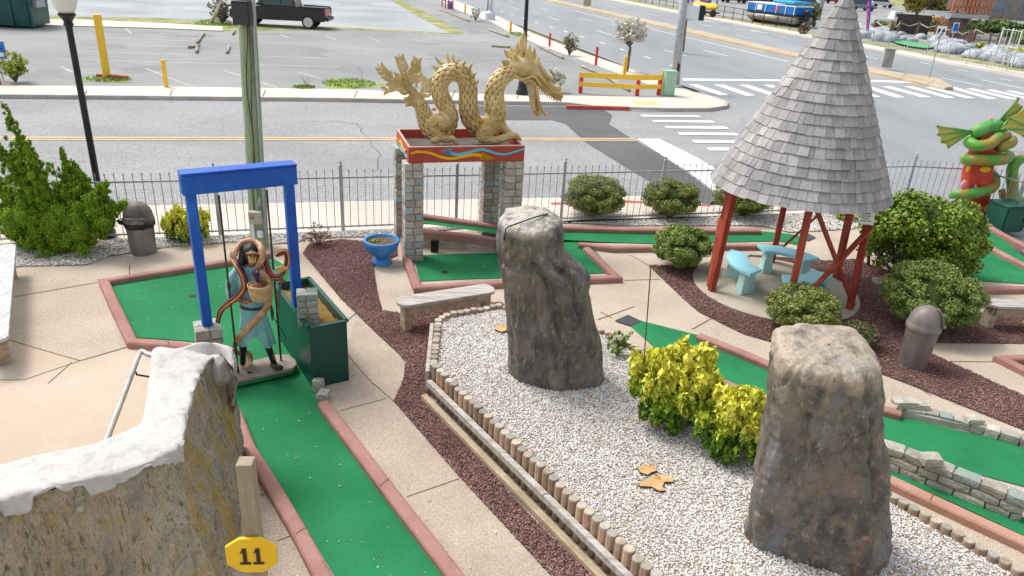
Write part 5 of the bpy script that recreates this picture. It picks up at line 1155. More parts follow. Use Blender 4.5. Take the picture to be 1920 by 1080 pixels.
for (x0, y0, x1, y1, w, o) in ((370,300,385,45,46,0),(330,320,320,170,30,.05),(425,420,425,195,48,-.07),(500,400,498,230,26,.0),(515,450,525,325,34,-.05),(240,350,145,255,34,-.02),(300,330,235,240,36,.05),(230,430,110,370,42,-.04),(310,470,210,420,32,-.08),(430,440,430,335,30,-.1),(500,470,500,390,26,-.1),(350,400,345,260,36,-.04),(290,510,190,500,34,-.08),(400,510,270,490,30,-.12),(560,470,545,400,18,-.06),(470,460,455,370,24,-.11),(270,410,245,290,28,-.07)):
    m = MB(); leafp(m, Hq(x0, y0, o), Hq(x1, y1, o*1.4), w*hm, .028, .06); m.build('crest_spike', m_gold, DG, smooth=True)
# ---------------------------------------------------------------- pavilion
gc = Vector((4.43, 11.38, 0)); 
GZ = T('pavilion', 'open pavilion on red posts under a tall pointed grey shingle roof', 'pavilion', gc)
hexa = [Vector((3.24,10.98,0)), Vector((3.50,12.04,0)), Vector((4.66,12.45,0)), Vector((5.62,11.90,0)), Vector((5.34,10.60,0)), Vector((4.22,10.22,0))]
ZP = 1.83
apex_px = G(1574, -30, 4.63); apexz = up(gc, -25)
rimL, rimR = G(1337, 322, 1.80), G(1668, 352, 1.80)
tops = [gc+(h-gc)*.93+Vector((0,0,ZP+.04)) for h in hexa]
for h, t_ in zip(hexa, tops):
    m = MB(); m.bar(h+Vector((0,0,.02)), t_, .095, .095, upv=(h-gc).normalized(), ch=.005); m.build('post', m_redw, GZ)
def brace(i, j, za, zb_, off=.06):
    a = hexa[i].lerp(tops[i], za/ZP); b_ = hexa[j].lerp(tops[j], zb_/ZP); n_ = ((a+b_)/2-gc); n_.z = 0; n_.normalize()
    m = MB(); m.bar(a+n_*off, b_+n_*off, .035, .085, upv=n_); m.build('brace', m_redw, GZ)
brace(5, 4, 1.78, .12, .055); brace(5, 4, .12, 1.38, .092); brace(2, 3, .15, 1.75); brace(0, 1, .1, .9, .05)
m = MB()
for i in range(6): m.bar(tops[i]-Vector((0,0,.03)), tops[(i+1) % 6]-Vector((0,0,.03)), .06, .12)
m.build('ring_beam', m_redw, GZ)
# conical shingle roof
rimr = 1.35; z0r = 1.74; zA = apexz+.02
m = MB(); under = MB(); NR = 21; ac = gc
prof = lambda t: rimr*(1-t)+.0-.0
for k in range(NR):
    t0r, t1r = k/NR, min(1, (k+1.25)/NR); ra, rb_ = prof(t0r)+.022, prof(t1r)+.002; za, zb_ = z0r+(zA-z0r)*t0r, z0r+(zA-z0r)*t1r
    cnt = max(7, int(2*math.pi*ra/.125)); ang = random.random(); a_ = ang; end_ = ang+2*math.pi
    while a_ < end_-.02:
        da = 2*math.pi/cnt*random.uniform(.6, 1.4); a2 = min(end_, a_+da); g = .0025/max(ra, .1); jz = random.uniform(-.010, .010) if random.random() < .8 else random.uniform(-.022, .01); jr = random.uniform(0, .006)
        mid = (a_+a2)/2; vs = []
        for (aa, rr, zz) in ((a_+g, ra+jr, za+jz), (a2-g, ra+jr, za+jz), (a2-g, rb_, zb_), (a_+g, rb_, zb_)): vs.append((ac.x+.10*((zz-z0r)/(zA-z0r))+math.cos(aa)*rr, ac.y+math.sin(aa)*rr, zz))
        for (aa, rr, zz) in ((a_+g, ra+jr-.014, za+jz), (a2-g, ra+jr-.014, za+jz)): vs.append((ac.x+.10*((zz-z0r)/(zA-z0r))+math.cos(aa)*rr, ac.y+math.sin(aa)*rr, zz))
        m.add(vs, [(0,1,2,3),(1,0,4,5),(0,3,4),(1,5,2)], r=random.random()); a_ = a2
m.build('shingles', m_shing, GZ)
m = MB(); m.lathe(ac, [(rimr-.03, z0r+.01), (prof(.25)-.07, z0r+(zA-z0r)*.25), (prof(.5)-.09, z0r+(zA-z0r)*.5), (prof(.75)-.08, z0r+(zA-z0r)*.75), (.01, zA-.45)], 40, axis=None)
m.v = [(v[0]+.10*(v[2]-z0r)/(zA-z0r), v[1], v[2]) for v in m.v]; m.build('roof_deck', m_dark, GZ)
# sign on the right front post
sp0 = hexa[4].lerp(tops[4], .90); exs = (G(1640, 420, 1.5)-G(1612, 420, 1.5)).normalized(); exs = Vector((.97,-.10,.0)).normalized(); eys = Vector((-.10,0,1)).normalized(); 
sgc = G(1627, 404, 1.60); sgc = onp(1627, 406, sp0+Vector((0,-.20,0)), Vector((0,1,0)))
sr = T('safety_sign', 'small white notice with black lettering on the right front post of the pavilion', 'sign', sgc)
m = MB(); wv, hv = .10, .125
m.add([sgc-exs*wv-eys*hv, sgc+exs*wv-eys*hv, sgc+exs*wv+eys*hv, sgc-exs*wv+eys*hv]+[p+Vector((0,.008,0)) for p in (sgc-exs*wv-eys*hv, sgc+exs*wv-eys*hv, sgc+exs*wv+eys*hv, sgc-exs*wv+eys*hv)], [(0,1,2,3),(7,6,5,4),(0,4,5,1),(1,5,6,2),(2,6,7,3),(3,7,4,0)])
bo = m.build('board', m_signw, sr); m = MB()
nzv = exs.cross(eys)
for i, tx in enumerate(('Caution', 'bumpers', 'Watch', 'your step')): put_text(m, tx, .036, sgc-exs*.078+eys*(.035-.037*i)+nzv*.002, exs, eys, .001)
m.box(sgc+eys*.055+nzv*.003, (.18,.002,.003)); m.build('lettering', m_signk, bo)
m = MB(); m.tube([sgc+eys*.11+nzv*.004+exs*.02, sgc+eys*.085+nzv*.004+exs*.012, sgc+eys*.065+nzv*.004-exs*.012], .004, 5); m.tube([sgc+eys*.085+nzv*.004+exs*.012, sgc+eys*.065+nzv*.004+exs*.02], .004, 5); m.build('pictogram', m_signk, bo)
# curved benches
def cbench(label, c, a0, a1, r0, r1, mt, ms, ml_):
    r = T('curved_bench', label, 'bench', c+Vector((math.cos((a0+a1)/2)*(r0+r1)/2, math.sin((a0+a1)/2)*(r0+r1)/2, .03)), 'curved turquoise benches under the pavilion')
    n = 14; pol = [c+Vector((math.cos(a0+(a1-a0)*i/n)*r1, math.sin(a0+(a1-a0)*i/n)*r1, 0)) for i in range(n+1)]+[c+Vector((math.cos(a1-(a1-a0)*i/n)*r0, math.sin(a1-(a1-a0)*i/n)*r0, 0)) for i in range(n+1)]
    m = MB(); m.prism(pol, .40, .455); m.build('seat', mt, r, bevel=.008)
    for t in (.16, .84):
        a = a0+(a1-a0)*t; p = c+Vector((math.cos(a)*(r0+r1)/2, math.sin(a)*(r0+r1)/2, .215)); m = MB(); m.box(p, ((r1-r0)*.86, .16, .37), Matrix.Rotation(a, 3, 'Z'), taper=.75, ch=.006); m.build('leg', ml_, r)
cb = Vector((4.36, 11.32, 0))
cbench('turquoise curved bench with pale green legs at the left of the pavilion', cb+Vector((-.0,0,0)), math.radians(142), math.radians(222), .50, .84, m_turq, m_turq, m_turq2)
cbench('turquoise curved bench at the back of the pavilion', cb, math.radians(22), math.radians(98), .52, .86, m_turq, m_turq, m_turq2)
cbench('bright blue curved bench in front, behind the crossed red braces', cb, math.radians(258), math.radians(334), .50, .84, m_turq, m_turq3, m_turq3)
# ---------------------------------------------------------------- bushes
def bush(label, px_, py_, wpx, hpx, seed, mat=m_box, n=26000, size=.021, name='round_bush', group=None, cat='bush', flat=1.0, twigs=True, z0=0.0, mixc=None):
    """px_,py_: foot of the bush; wpx,hpx: its width and height in the photograph"""
    b = G(px_, py_, z0); rx = (G(px_+wpx/2, py_, z0)-G(px_-wpx/2, py_, z0)).length/2; hz = up(b, py_-hpx); rz = hz/2*.92; c = b+Vector((0, rx*.45, hz-rz))
    r = T(name, label, cat, b, group); random.seed(seed); cl = []
    for k in range(110):
        d = Vector((random.gauss(0,1), random.gauss(0,1), random.gauss(0,1))).normalized(); q = random.uniform(.76, .86); cc = (c.x+d.x*rx*q, c.y+d.y*rx*q*flat, c.z+d.z*rz*q); s = random.uniform(.15, .24)
        cl.append((cc, (rx*s, rx*s, rz*s)))
    crown('foliage', cl, n, size, mat, r, shell=.7)
    m = MB(); blob(m, c, (rx*.72, rx*.70*flat, rz*.72), seed*.37, .12); m.build('shaded_core', m_boxC, r, smooth=True)  # solid core behind the leaves, its shade painted as a darker green
    if twigs:
        m = MB()
        for k in range(7):
            a = random.uniform(0, 6.28); m.tube([b+Vector((math.cos(a)*.03, rx*.4+math.sin(a)*.03, 0)), b+Vector((math.cos(a)*rx*.5, rx*.4+math.sin(a)*rx*.5, hz*.4))], [.014, .007], 6)
        m.build('stems', m_twig, r)
    return r
GB = 'clipped round bushes along the fence'
bush('round clipped bush nearest the stone head, first from the left along the fence', 1113, 414, 124, 76, 11, m_boxr, group=GB)
bush('round clipped bush in the middle of the three along the fence', 1258, 414, 110, 70, 12, m_boxr, group=GB)
bush('round clipped bush half hidden behind the pavilion roof by the fence', 1398, 412, 120, 72, 13, m_boxr, group=GB)
bush('round green bush on the mulch just left of the pavilion', 1277, 512, 110, 80, 14, m_box, n=28000)
bush('round bush with reddish tips in front of the pavilion post', 1508, 632, 134, 80, 15, m_boxr, n=32000)
bush('wide round green bush behind the trash can', 1745, 632, 172, 118, 16, m_box, n=46000)
bush('low browned plant in the mulch between the pavilion bush and the stone head', 1612, 660, 76, 48, 17, M('heather', (.10,.11,.04), (.20,.14,.07), sc=9, rough=.8, rnd=.4), n=1400, size=.022, name='low_plant', cat='plant')
bush('small lime shrub behind the right back post of the pavilion', 1585, 415, 44, 24, 18, m_yelf, n=1500, name='small_shrub')
# yellow shrubs
def yel(label, px_, py_, wpx, hpx, seed, n, z0, size=.05, th=.45):
    b = G(px_, py_, z0); rx = (G(px_+wpx/2, py_, z0)-G(px_-wpx/2, py_, z0)).length/2; hz = up(b, py_-hpx); c = b+Vector((0, rx*.4, hz*.5))
    r = T('yellow_shrub', label, 'shrub', b); random.seed(seed); cl = []
    for k in range(int(150+rx*160)):
        d = Vector((random.gauss(0,1), random.gauss(0,1), random.gauss(.25,1))).normalized(); q = random.uniform(.45, .93)**.8*(1+.45*noise.noise(Vector((d.x*1.7+seed, d.y*1.7, d.z*1.7)))); s = random.uniform(.06, .13)
        cl.append(((c.x+d.x*rx*q, c.y+d.y*rx*.8*q, c.z+d.z*hz*.5*q), (rx*s, rx*s, hz*.5*s*2.6)))
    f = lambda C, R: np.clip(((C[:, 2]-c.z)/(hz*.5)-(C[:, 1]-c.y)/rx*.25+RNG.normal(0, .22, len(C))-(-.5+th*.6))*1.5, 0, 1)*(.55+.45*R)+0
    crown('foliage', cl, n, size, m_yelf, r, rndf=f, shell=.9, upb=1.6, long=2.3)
    m = MB(); blob(m, c, (rx*.62, rx*.5, hz*.30), seed*.37, .12); m.build('shaded_core', m_boxC, r, smooth=True)  # dark core, painted shade between the sprays
    m = MB()
    for k in range(10):
        a = random.uniform(0, 6.28); m.tube([b+Vector((0, rx*.4, -.02)), b+Vector((math.cos(a)*rx*.55, rx*.4+math.sin(a)*rx*.45, hz*.55))], [.012, .005], 6)
    m.build('stems', m_twig, r)
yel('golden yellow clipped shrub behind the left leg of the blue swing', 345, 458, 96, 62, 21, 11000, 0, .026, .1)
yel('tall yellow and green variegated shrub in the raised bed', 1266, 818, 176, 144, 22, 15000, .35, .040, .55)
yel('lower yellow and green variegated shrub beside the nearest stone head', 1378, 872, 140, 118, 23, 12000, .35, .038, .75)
# sparse small plants
def sparse(label, px_, py_, wpx, hpx, seed, mat, n=300, size=.03, z0=0., name='small_shrub', cat='shrub', tw=16, blos=False, group=None, trunk=0):
    b = G(px_, py_, z0); rx = (G(px_+wpx/2, py_, z0)-G(px_-wpx/2, py_, z0)).length/2; hz = up(b, py_-hpx); random.seed(seed)
    r = T(name, label, cat, b, group); m = MB(); cl = []; t0_ = hz*trunk
    if trunk: m.tube([b, b+Vector((.02*hz, 0, t0_))], [hz*.035, hz*.026], 8)
    for k in range(tw):
        a = random.uniform(0, 6.28); q = random.uniform(.2, 1); e = b+Vector((math.cos(a)*rx*q, math.sin(a)*rx*q, t0_+(hz-t0_)*random.uniform(.35, 1.0)*(1.05-.35*q))); s = b+Vector((0,0,t0_)); mid = s.lerp(e, .5)+Vector((random.uniform(-.1,.1)*rx, random.uniform(-.1,.1)*rx, .08*hz))
        m.tube([s, mid, e], [hz*.016, hz*.010, hz*.004], 5)
        for _ in range(3):
            p = s.lerp(e, random.uniform(.45, .95)); e2 = p+Vector((random.uniform(-.3,.3)*rx, random.uniform(-.3,.3)*rx, random.uniform(.03,.2)*hz)); m.tube([p, e2], [hz*.006, hz*.002], 4); cl.append((tuple(e2), (rx*.16, rx*.16, hz*.07)))
        cl.append((tuple(e), (rx*.18, rx*.18, hz*.08)))
    m.build('branches', m_twig, r)
    if n: crown('foliage', cl, n, size, mat, r, shell=1., upb=.5)
    return r
sparse('small leafless reddish brown shrub on the gravel right of the utility pole', 596, 462, 62, 44, 31, m_brown, 420, .022)
sparse('sparse green shrub at the right foot of the tall stone head', 1157, 668, 50, 44, 32, m_box, 420, .028, z0=.35)
# big glossy shrub
b = G(1690, 530); r = T('large_shrub', 'large glossy green shrub with several stems right of the pavilion', 'shrub', b); random.seed(5)
cbs = at(1738, 432, b.y+.35); RX = (at(1856, 432, b.y+.35)-cbs).length; cl = []
for k in range(70):
    d = Vector((random.gauss(0,1), random.gauss(0,1), random.gauss(.1,1))).normalized(); q = random.uniform(.70, .90); s = random.uniform(.17, .27); cl.append(((cbs.x+d.x*RX*q*.98, cbs.y+d.y*RX*.9*q, cbs.z+d.z*.66*q+(.0 if d.x < 0 else -.05)), (RX*s, RX*s, RX*s*.8)))
for (x, y, s) in ((1800,520,.20),(1770,535,.18),(1820,500,.2),(1640,440,.2),(1625,470,.16),(1650,490,.14)): p = at(x, y, b.y+.1); cl.append(((p.x, p.y, p.z), (s, s, s*.8)))
crown('foliage', cl, 26000, .042, m_big, r, shell=.6, long=1.7)
m = MB(); blob(m, cbs+Vector((.05,0,.05)), (RX*.66, RX*.6, .42), 2., .2); m.build('shaded_core', m_boxC, r, smooth=True)  # core blob coloured dark to stand for shade inside the shrub
m = MB()
for (x, y) in ((1650,430),(1680,420),(1720,430),(1760,440),(1790,460),(1640,470),(1700,400),(1670,460),(1730,470)):
    e = at(x, y, b.y+.3+random.uniform(-.3,.3)); mid = b.lerp(e, .4)+Vector((random.uniform(-.06,.06), 0, -.02)); m.tube([b, mid, e], [.042, .03, .012], 8)
    e2 = mid.lerp(e, .5)+Vector((random.uniform(-.2,.2), -.1, .12)); m.tube([mid.lerp(e,.3), e2], [.014,.005], 5)
m.tube([G(1628,498,0), at(1632,440,b.y+.4)], [.03,.02], 7); m.build('stems', m_twig, r, smooth=True)
# juniper
b = G(112, 466); r = T('juniper', 'big sprawling bright green juniper with pointed plumes at the left edge', 'juniper', b); random.seed(9); cl = []
def Jp(x, y, dy=0.): return at(x, y, b.y-.02+dy*.75)
limbs = [([(112,455),(75,370),(45,285),(6,196)],.9),([(112,455),(95,380),(70,320),(48,268)],.8),([(112,455),(60,350),(20,300),(-18,262)],.9),([(112,455),(128,385),(128,330),(116,280)],.85),([(112,455),(150,395),(150,345),(138,305)],.9),
 ([(112,455),(172,400),(188,365),(200,342)],.8),([(112,455),(60,400),(0,352),(-50,325)],.9),([(112,455),(50,425),(0,400),(-50,385)],.9),([(112,460),(170,430),(200,402),(212,380)],.85),([(112,460),(155,440),(190,432),(206,418)],.8),([(112,460),(70,445),(35,442),(5,432)],.85),([(112,460),(118,430),(105,395),(85,350)],.8),([(112,460),(130,450),(150,445),(160,436)],.9),([(112,460),(95,450),(75,445),(60,436)],.9),([(112,455),(150,420),(165,380),(165,340)],.9)]
tw = MB()
for li, (L, wd_) in enumerate(limbs):
    dy = random.uniform(-.45, .45); pts, _ = spline([tuple(Jp(x, y, dy*i/3)) for i, (x, y) in enumerate(L)], 12); n = len(pts); tw.tube([tuple(p) for p in pts[:-6]], [.045*(1-i/n)+.008 for i in range(n-6)], 7)
    for i in range(6, n):
        t = i/n; s = .27*wd_*(1.03-t)**.85*(.55+.45*min(1, t*2.5)); dn_l = (pts[min(i+1, n-1)]-pts[i-1]).normalized()
        for _ in range(4):
            p = pts[i]+Vector((random.gauss(0,.62)*s, random.gauss(0,.7)*s, random.gauss(0,.45)*s)); q = s*random.uniform(.24, .48)+.016; cl.append((tuple(p), (q, q, q*1.2)))
            if random.random() < .35: p2 = p+dn_l*q*1.3+Vector((0,0,q*.6)); cl.append((tuple(p2), (q*.55, q*.55, q*1.1)))
for (x, y, s) in ((112,430,.24),(70,420,.2),(150,425,.2),(120,450,.2),(170,410,.18),(40,405,.2),(95,405,.2)):
    for _ in range(24): p = Jp(x+random.gauss(0,20), y+random.gauss(0,12), random.uniform(-.5,.2)); q = random.uniform(.08,.17); cl.append((tuple(p), (q, q, q*1.1)))
crown('foliage', cl, 190000, .013, m_juni, r, long=2.4, upb=1.8, shell=.5)
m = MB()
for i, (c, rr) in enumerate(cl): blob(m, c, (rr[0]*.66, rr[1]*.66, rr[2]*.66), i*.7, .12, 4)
m.build('shaded_core', m_juniC, r, smooth=True); tw.build('limbs', m_twig, r, smooth=True)  # clump cores in a darker green, painted shade for the gaps
# ---------------------------------------------------------------- swing with rods and platform
swc = G(498, 688, .12)
sw = T('hanging_swing', 'thin brown rods and a grey board hanging from the blue frame', 'swing', Vector((swc.x, swc.y, .1)))
m_rod = M('rod_brown', (.055,.03,.02), (.09,.05,.035), sc=8, rough=.6); m_board = M('swing_board', (.25,.20,.17), (.33,.27,.23), sc=5, rough=.8, fine=.12, fs=50)
pb_ = [G(x, y, .13) for x, y in [(443,714),(549,690),(557,682),(553,673),(541,664),(520,664),(442,684),(430,690),(428,708)]]
m = MB(); m.prism(pb_, .085, .13); m.build('board', m_board, sw, bevel=.01)
m = MB(); m.prism([p+Vector((0,-.012,0)) for p in pb_], .055, .083); m.build('board_underside', m_turf, sw)
r0b, r1b = G(447, 699, .13), G(527, 676, .13)
r0t, r1t = at(410, 366, BL.lerp(BRr, .3).y+.08), at(500, 356, BL.lerp(BRr, .75).y+.08)
for a, b in ((r0b, r0t), (r1b, r1t)):
    m = MB(); m.tube([a-Vector((0,0,.03)), b], .0125, 8); m.tube([a.lerp(b, .50), a.lerp(b, .53)], .02, 8); m.build('rod', m_rod, sw, smooth=True)
# ---------------------------------------------------------------- snake charmer statue
SY = swc.y+.02
def sp(x, y, dy=0.): return at(400+x/3.6, 420+y/3.6, SY+dy)   # close-up coordinates -> upright plane through the statue
sm = (sp(300, 500)-sp(200, 500)).length/100
ST = T('snake_charmer_statue', 'painted statue of a long haired snake charmer in a turquoise robe standing on the swing', 'statue', Vector((swc.x, swc.y, .13)))
m_robe = M('robe', (.17,.42,.44), (.27,.54,.56), sc=5, rough=.5, fine=.08, fs=40, bump=1, bs=9); m_skin = M('skin', (.22,.085,.035), (.32,.14,.06), sc=6, rough=.5)
m_hair = M('hair', (.008,.008,.009), (.035,.04,.045), sc=14, rough=.4, bump=1.2, bs=20, stretch=(1,1,.3)); m_boot = M('boots', (.008,.008,.010), (.02,.02,.024), sc=5, rough=.3, bump=.6, bs=14)
m_tan = M('tan_snake', (.34,.15,.07), (.50,.27,.15), sc=9, rough=.35, spots=(.58,.40,.22), spsc=11, spth=.36); m_crim = M('crimson_snake', (.24,.02,.025), (.33,.04,.04), sc=8, rough=.35); m_navy = M('navy_snake', (.02,.015,.035), (.05,.03,.06), sc=8, rough=.35)
m_str = M('stripe_yellow', (.70,.40,.06), (.75,.30,.05), sc=8, rough=.4); m_bask = M('wicker', (.46,.30,.12), (.66,.48,.25), sc=9, rough=.8, bump=2, bs=40, stretch=(1,1,2.5)); m_gbone = M('mask_gold', (.48,.28,.09), (.62,.42,.18), sc=10, rough=.5)
def skin(name, mat, nodes, edges, par, sub=2, root_=0):
    """one continuous surface grown over joints: nodes (x, y, dy, radius px)"""
    me = bpy.data.meshes.new(name); off = Vector(ST.location)
    me.from_pydata([tuple((sp(x, y, dy))-off) for x, y, dy, rr in nodes], edges, []); o = bpy.data.objects.new(name, me); COL.objects.link(o)
    s = o.modifiers.new('skin', 'SKIN'); me.skin_vertices[0]
    for i, nd in enumerate(nodes):
        rr = nd[3]; rr = rr if hasattr(rr, '__len__') else (rr, rr); me.skin_vertices[0].data[i].radius = (rr[0]*sm, rr[1]*sm); me.skin_vertices[0].data[i].use_root = (i == root_)
    u = o.modifiers.new('sub', 'SUBSURF'); u.levels = sub; u.render_levels = sub
    dg = bpy.context.evaluated_depsgraph_get(); ev = o.evaluated_get(dg); m2 = bpy.data.meshes.new_from_object(ev); bpy.data.objects.remove(o)
    m2.materials.clear(); m2.materials.append(mat); m2.polygons.foreach_set('use_smooth', [True]*len(m2.polygons)); m2.attributes.new('rnd', 'FLOAT', 'FACE')
    o = bpy.data.objects.new(name, m2); COL.objects.link(o); o.parent = par; return o
# body: pelvis, spine, neck, head, both arms, legs
nodes = [(272,600,0,46),(268,520,0,44),(262,400,0,56),(258,320,0,54),(258,285,0,24),(260,250,-.02,26),(262,215,-.03,36),(260,180,-.02,33),
 (180,310,0,30),(140,400,.02,24),(142,480,0,20),(190,525,-.12,17),(258,520,-.22,15),
 (338,300,0,30),(378,340,.02,22),(410,365,-.05,18),(450,375,-.16,14),(478,382,-.20,12),
 (225,690,0,32),(205,780,0,24),(203,870,0,20),(205,950,0,17),(335,690,0,34),(352,760,.0,26),(385,860,0,20),(410,925,0,17)]
ed = [(0,1),(1,2),(2,3),(3,4),(4,5),(5,6),(6,7),(3,8),(8,9),(9,10),(10,11),(11,12),(3,13),(13,14),(14,15),(15,16),(16,17),(0,18),(18,19),(19,20),(20,21),(0,22),(22,23),(23,24),(24,25)]
bodyS = skin('body', m_skin, nodes, ed, ST)
# hands with fingers
def hand(cx, cy, dy, dirs, mat=m_skin, name='hand', flip=1):
    m = MB(); c = sp(cx, cy, dy)
    blob(m, c, (13*sm, 9*sm, 9*sm), 1., .05, 8)
    for k, (dx, dy2, L) in enumerate(dirs):
        a = c+Vector((dx*6*sm, -.01, dy2*6*sm)); b1_ = a+Vector((dx*L*.5*sm, -.012, dy2*L*.5*sm)); b2_ = b1_+Vector((dx*L*.4*sm, .012, dy2*L*.3*sm-.006)); m.tube([a, b1_, b2_], [4.6*sm, 4.2*sm, 3*sm], 7)
    return m.build(name, mat, ST, smooth=True)
hand(268, 515, -.235, [(1,.25,18),(1,.0,21),(.95,-.25,20),(.85,-.5,16),(.2,1,14)])
hand(478, 384, -.20, [(-.9,.4,14),(-1,.1,16),(-1,-.2,15),(-.8,-.5,12),(.3,.9,13)])
# robe: tunic, sleeve, skirt
def loft(name, mat, rings, par, n=36, wav=0., thick=.0, hem=None):
    m = MB(); rows = []
    for i, (x, y, dy, rx, ry) in enumerate(rings):
        c = sp(x, y, dy); t = i/(len(rings)-1); row = []
        for j in range(n):
            a = 2*math.pi*j/n; w2 = 1+wav*t*math.sin(a*7+.6)+wav*.6*t*math.sin(a*11+x); dz = hem(a)*t**2 if hem else 0
            row.append((c.x+math.cos(a)*rx*sm*w2, c.y+math.sin(a)*ry*sm*w2, c.z+dz))
        rows.append(row)
    m.grid(rows[::-1], wrap=True); o = m.build(name, mat, par, smooth=True)
    if thick: s = o.modifiers.new('s', 'SOLIDIFY'); s.thickness = thick
    return o
loft('tunic', m_robe, [(258,278,0,34,30),(252,296,0,86,42),(250,325,0,106,52),(252,370,0,104,60),(258,430,0,94,60),(264,500,0,72,52),(268,555,0,72,52),(268,575,0,80,58)], ST, wav=.02)
loft('sleeve', m_robe, [(178,285,0,28,32),(148,340,0,46,44),(136,400,0,50,48),(138,460,0,50,48),(148,505,-.01,46,46)], ST, wav=.05)
loft('sleeve', m_robe, [(345,290,0,24,30),(372,325,0,38,38),(392,352,-.02,38,40),(412,372,-.04,36,38)], ST, wav=.05)
loft('skirt', m_robe, [(268,560,0,76,56),(272,620,0,90,64),(280,690,0,104,72),(286,750,0,118,80),(290,800,0,126,84)], ST, n=64, wav=.05, hem=lambda a: (.14*g_((a-4.95) % 6.283, 0, .28)+.14*g_((a-4.95) % 6.283, 6.283, .28))+.02*math.sin(a*3))
m = MB(); bx = []
for j in range(33):
    a = 2*math.pi*j/32; c = sp(266, 552, 0); bx.append((c.x+math.cos(a)*78*sm, c.y+math.sin(a)*58*sm, c.z))
m.tube(bx, 9*sm, 8); m.build('belt', m_navy, ST, smooth=True)
m = MB(); m.tube([sp(388,545,-.1), sp(398,600,-.12), sp(400,650,-.12)], [8*sm,13*sm,6*sm], 8); m.build('pouch', M('pouch', (.05,.05,.055), rough=.4), ST, smooth=True)
# boots
for (pts, foot) in (((( 202,820,0,25),(200,880,0,22),(200,950,0,20),(205,985,0,22)), ((198,990,.03,20),(222,1000,-.10,22),(252,1012,-.20,16))), (((352,778,0,28),(378,850,0,23),(402,920,0,20),(410,945,0,22)), ((402,950,.03,20),(425,962,-.10,22),(455,972,-.20,17)))):
    m = MB()
    for L in (pts, foot):
        p, r_ = spline([(tuple(sp(x, y, dy)), rr*sm) for x, y, dy, rr in L], 6); m.tube([tuple(q) for q in p], r_, 14)
    m.build('boot', m_boot, ST, smooth=True)
# hair, face, mask
m = MB(); hc_ = sp(250, 195, .03); blob(m, hc_, (70*sm, 58*sm, 70*sm), 2., .07, 16)
for k in range(15):
    a = math.pi*(-.12+1.24*k/14); x0 = 250-math.cos(a)*56; p = [tuple(sp(x0, 200, .10*math.sin(a)-.02)), tuple(sp(x0-8*math.cos(a)*1.3, 240, .10*math.sin(a)-.03)), tuple(sp(x0-10*math.cos(a), 275+8*math.sin(k*2.), .09*math.sin(a)-.04))]
    q, _ = spline(p, 5); m.tube([tuple(v) for v in q], [max(.004, 22*sm*(1-.45*i/len(q))) for i in range(len(q))], 7)
m.build('hair', m_hair, ST, smooth=True)
m = MB(); fcn = sp(264, 222, -.125); blob(m, fcn, (32*sm, 24*sm, 44*sm), 5., .02, 14); m.tube([sp(264,212,-.19), sp(263,232,-.215), sp(262,240,-.20)], [4*sm,8*sm,5*sm], 8)
o = m.build('face', m_skin, ST, smooth=True)
m = MB(); 
for dx in (-14, 14): blob(m, sp(264+dx, 212, -.192), (7*sm, 3*sm, 3.4*sm), 0., 0., 6)
m.build('eyes', M('eye_dark', (.01,.008,.006), rough=.2), ST, smooth=True)
m = MB(); m.tube([sp(262,196,-.19), sp(236,196,-.16), sp(222,200,-.10)], 5*sm, 6); m.tube([sp(262,196,-.19), sp(290,196,-.16), sp(302,200,-.10)], 5*sm, 6)
for dx in (-22,-11,0,11,22): m.tube([sp(264+dx,232,-.20), sp(264+dx*.9,252,-.21), sp(264+dx*.8,272+6*math.cos(dx),-.19)], [4*sm,5*sm,2.5*sm], 6)
m.tube([sp(238,225,-.18), sp(264,236,-.225), sp(292,225,-.18)], 4*sm, 6); blob(m, sp(265,246,-.22), (9*sm,5*sm,10*sm), 0, 0, 7); m.build('face_ornament', m_gbone, ST, smooth=True)
def snake(pts, name, mat, stripes=None, headr=None, flat=1.0):
    p, r_ = spline([(tuple(sp(x, y, dy)), rr*sm) for x, y, dy, rr in pts], 7); m = MB(); m.tube([tuple(q) for q in p], r_, 12); o = m.build(name, mat, ST, smooth=True)
    if stripes:
        for mt_, ang in stripes:
            m = MB(); q2 = []
            for i, q in enumerate(p):
                t = (p[min(i+1, len(p)-1)]-p[max(i-1, 0)]).normalized(); s_ = t.cross(Vector((0,-1,0))).normalized(); f_ = s_.cross(t).normalized()
                q2.append(tuple(q+(f_*math.cos(ang)+s_*math.sin(ang))*r_[i]*.90))
            m.tube(q2, [x*.26 for x in r_], 6); m.build('stripe', mt_, o, smooth=True)
    return o
snake([(122,226,-.12,12),(138,204,-.12,25),(160,165,-.04,18),(190,130,.03,19),(240,114,.06,20),(294,126,.05,21),(322,165,-.03,22),(332,214,-.10,23),(318,255,-.16,20),(292,295,-.20,17)], 'tan_snake', m_tan)
snake([(300,318,-.20,15),(350,350,-.20,20),(378,400,-.18,20),(382,470,-.16,21),(365,550,-.18,22),(325,610,-.22,23),(265,675,-.26,22),(200,740,-.24,20),(150,800,-.12,17),(145,850,.02,16),(190,880,.08,16),(235,870,-.02,17),(250,915,-.12,18),(232,950,-.16,18),(208,978,-.18,9)], 'tan_snake', m_tan)
snake([(140,240,.0,18),(170,290,-.10,21),(200,350,-.15,22),(212,420,-.17,22),(175,480,-.17,22),(110,530,-.16,21),(55,580,-.16,18),(32,650,-.15,15),(25,720,-.15,13),(20,768,-.15,7)], 'striped_snake', m_navy, [(m_str, -.1), (m_crim, -.75), (m_crim, .65)])
snake([(352,235,.0,16),(365,290,-.08,20),(385,335,-.12,20),(425,352,-.15,19),(470,335,-.14,19),(492,290,-.10,19),(500,230,-.08,18),(490,190,-.09,18),(462,190,-.12,21),(435,208,-.14,15),(424,212,-.14,8)], 'crimson_snake', m_crim, [(m_navy, .2), (m_str, .75)])
m = MB()
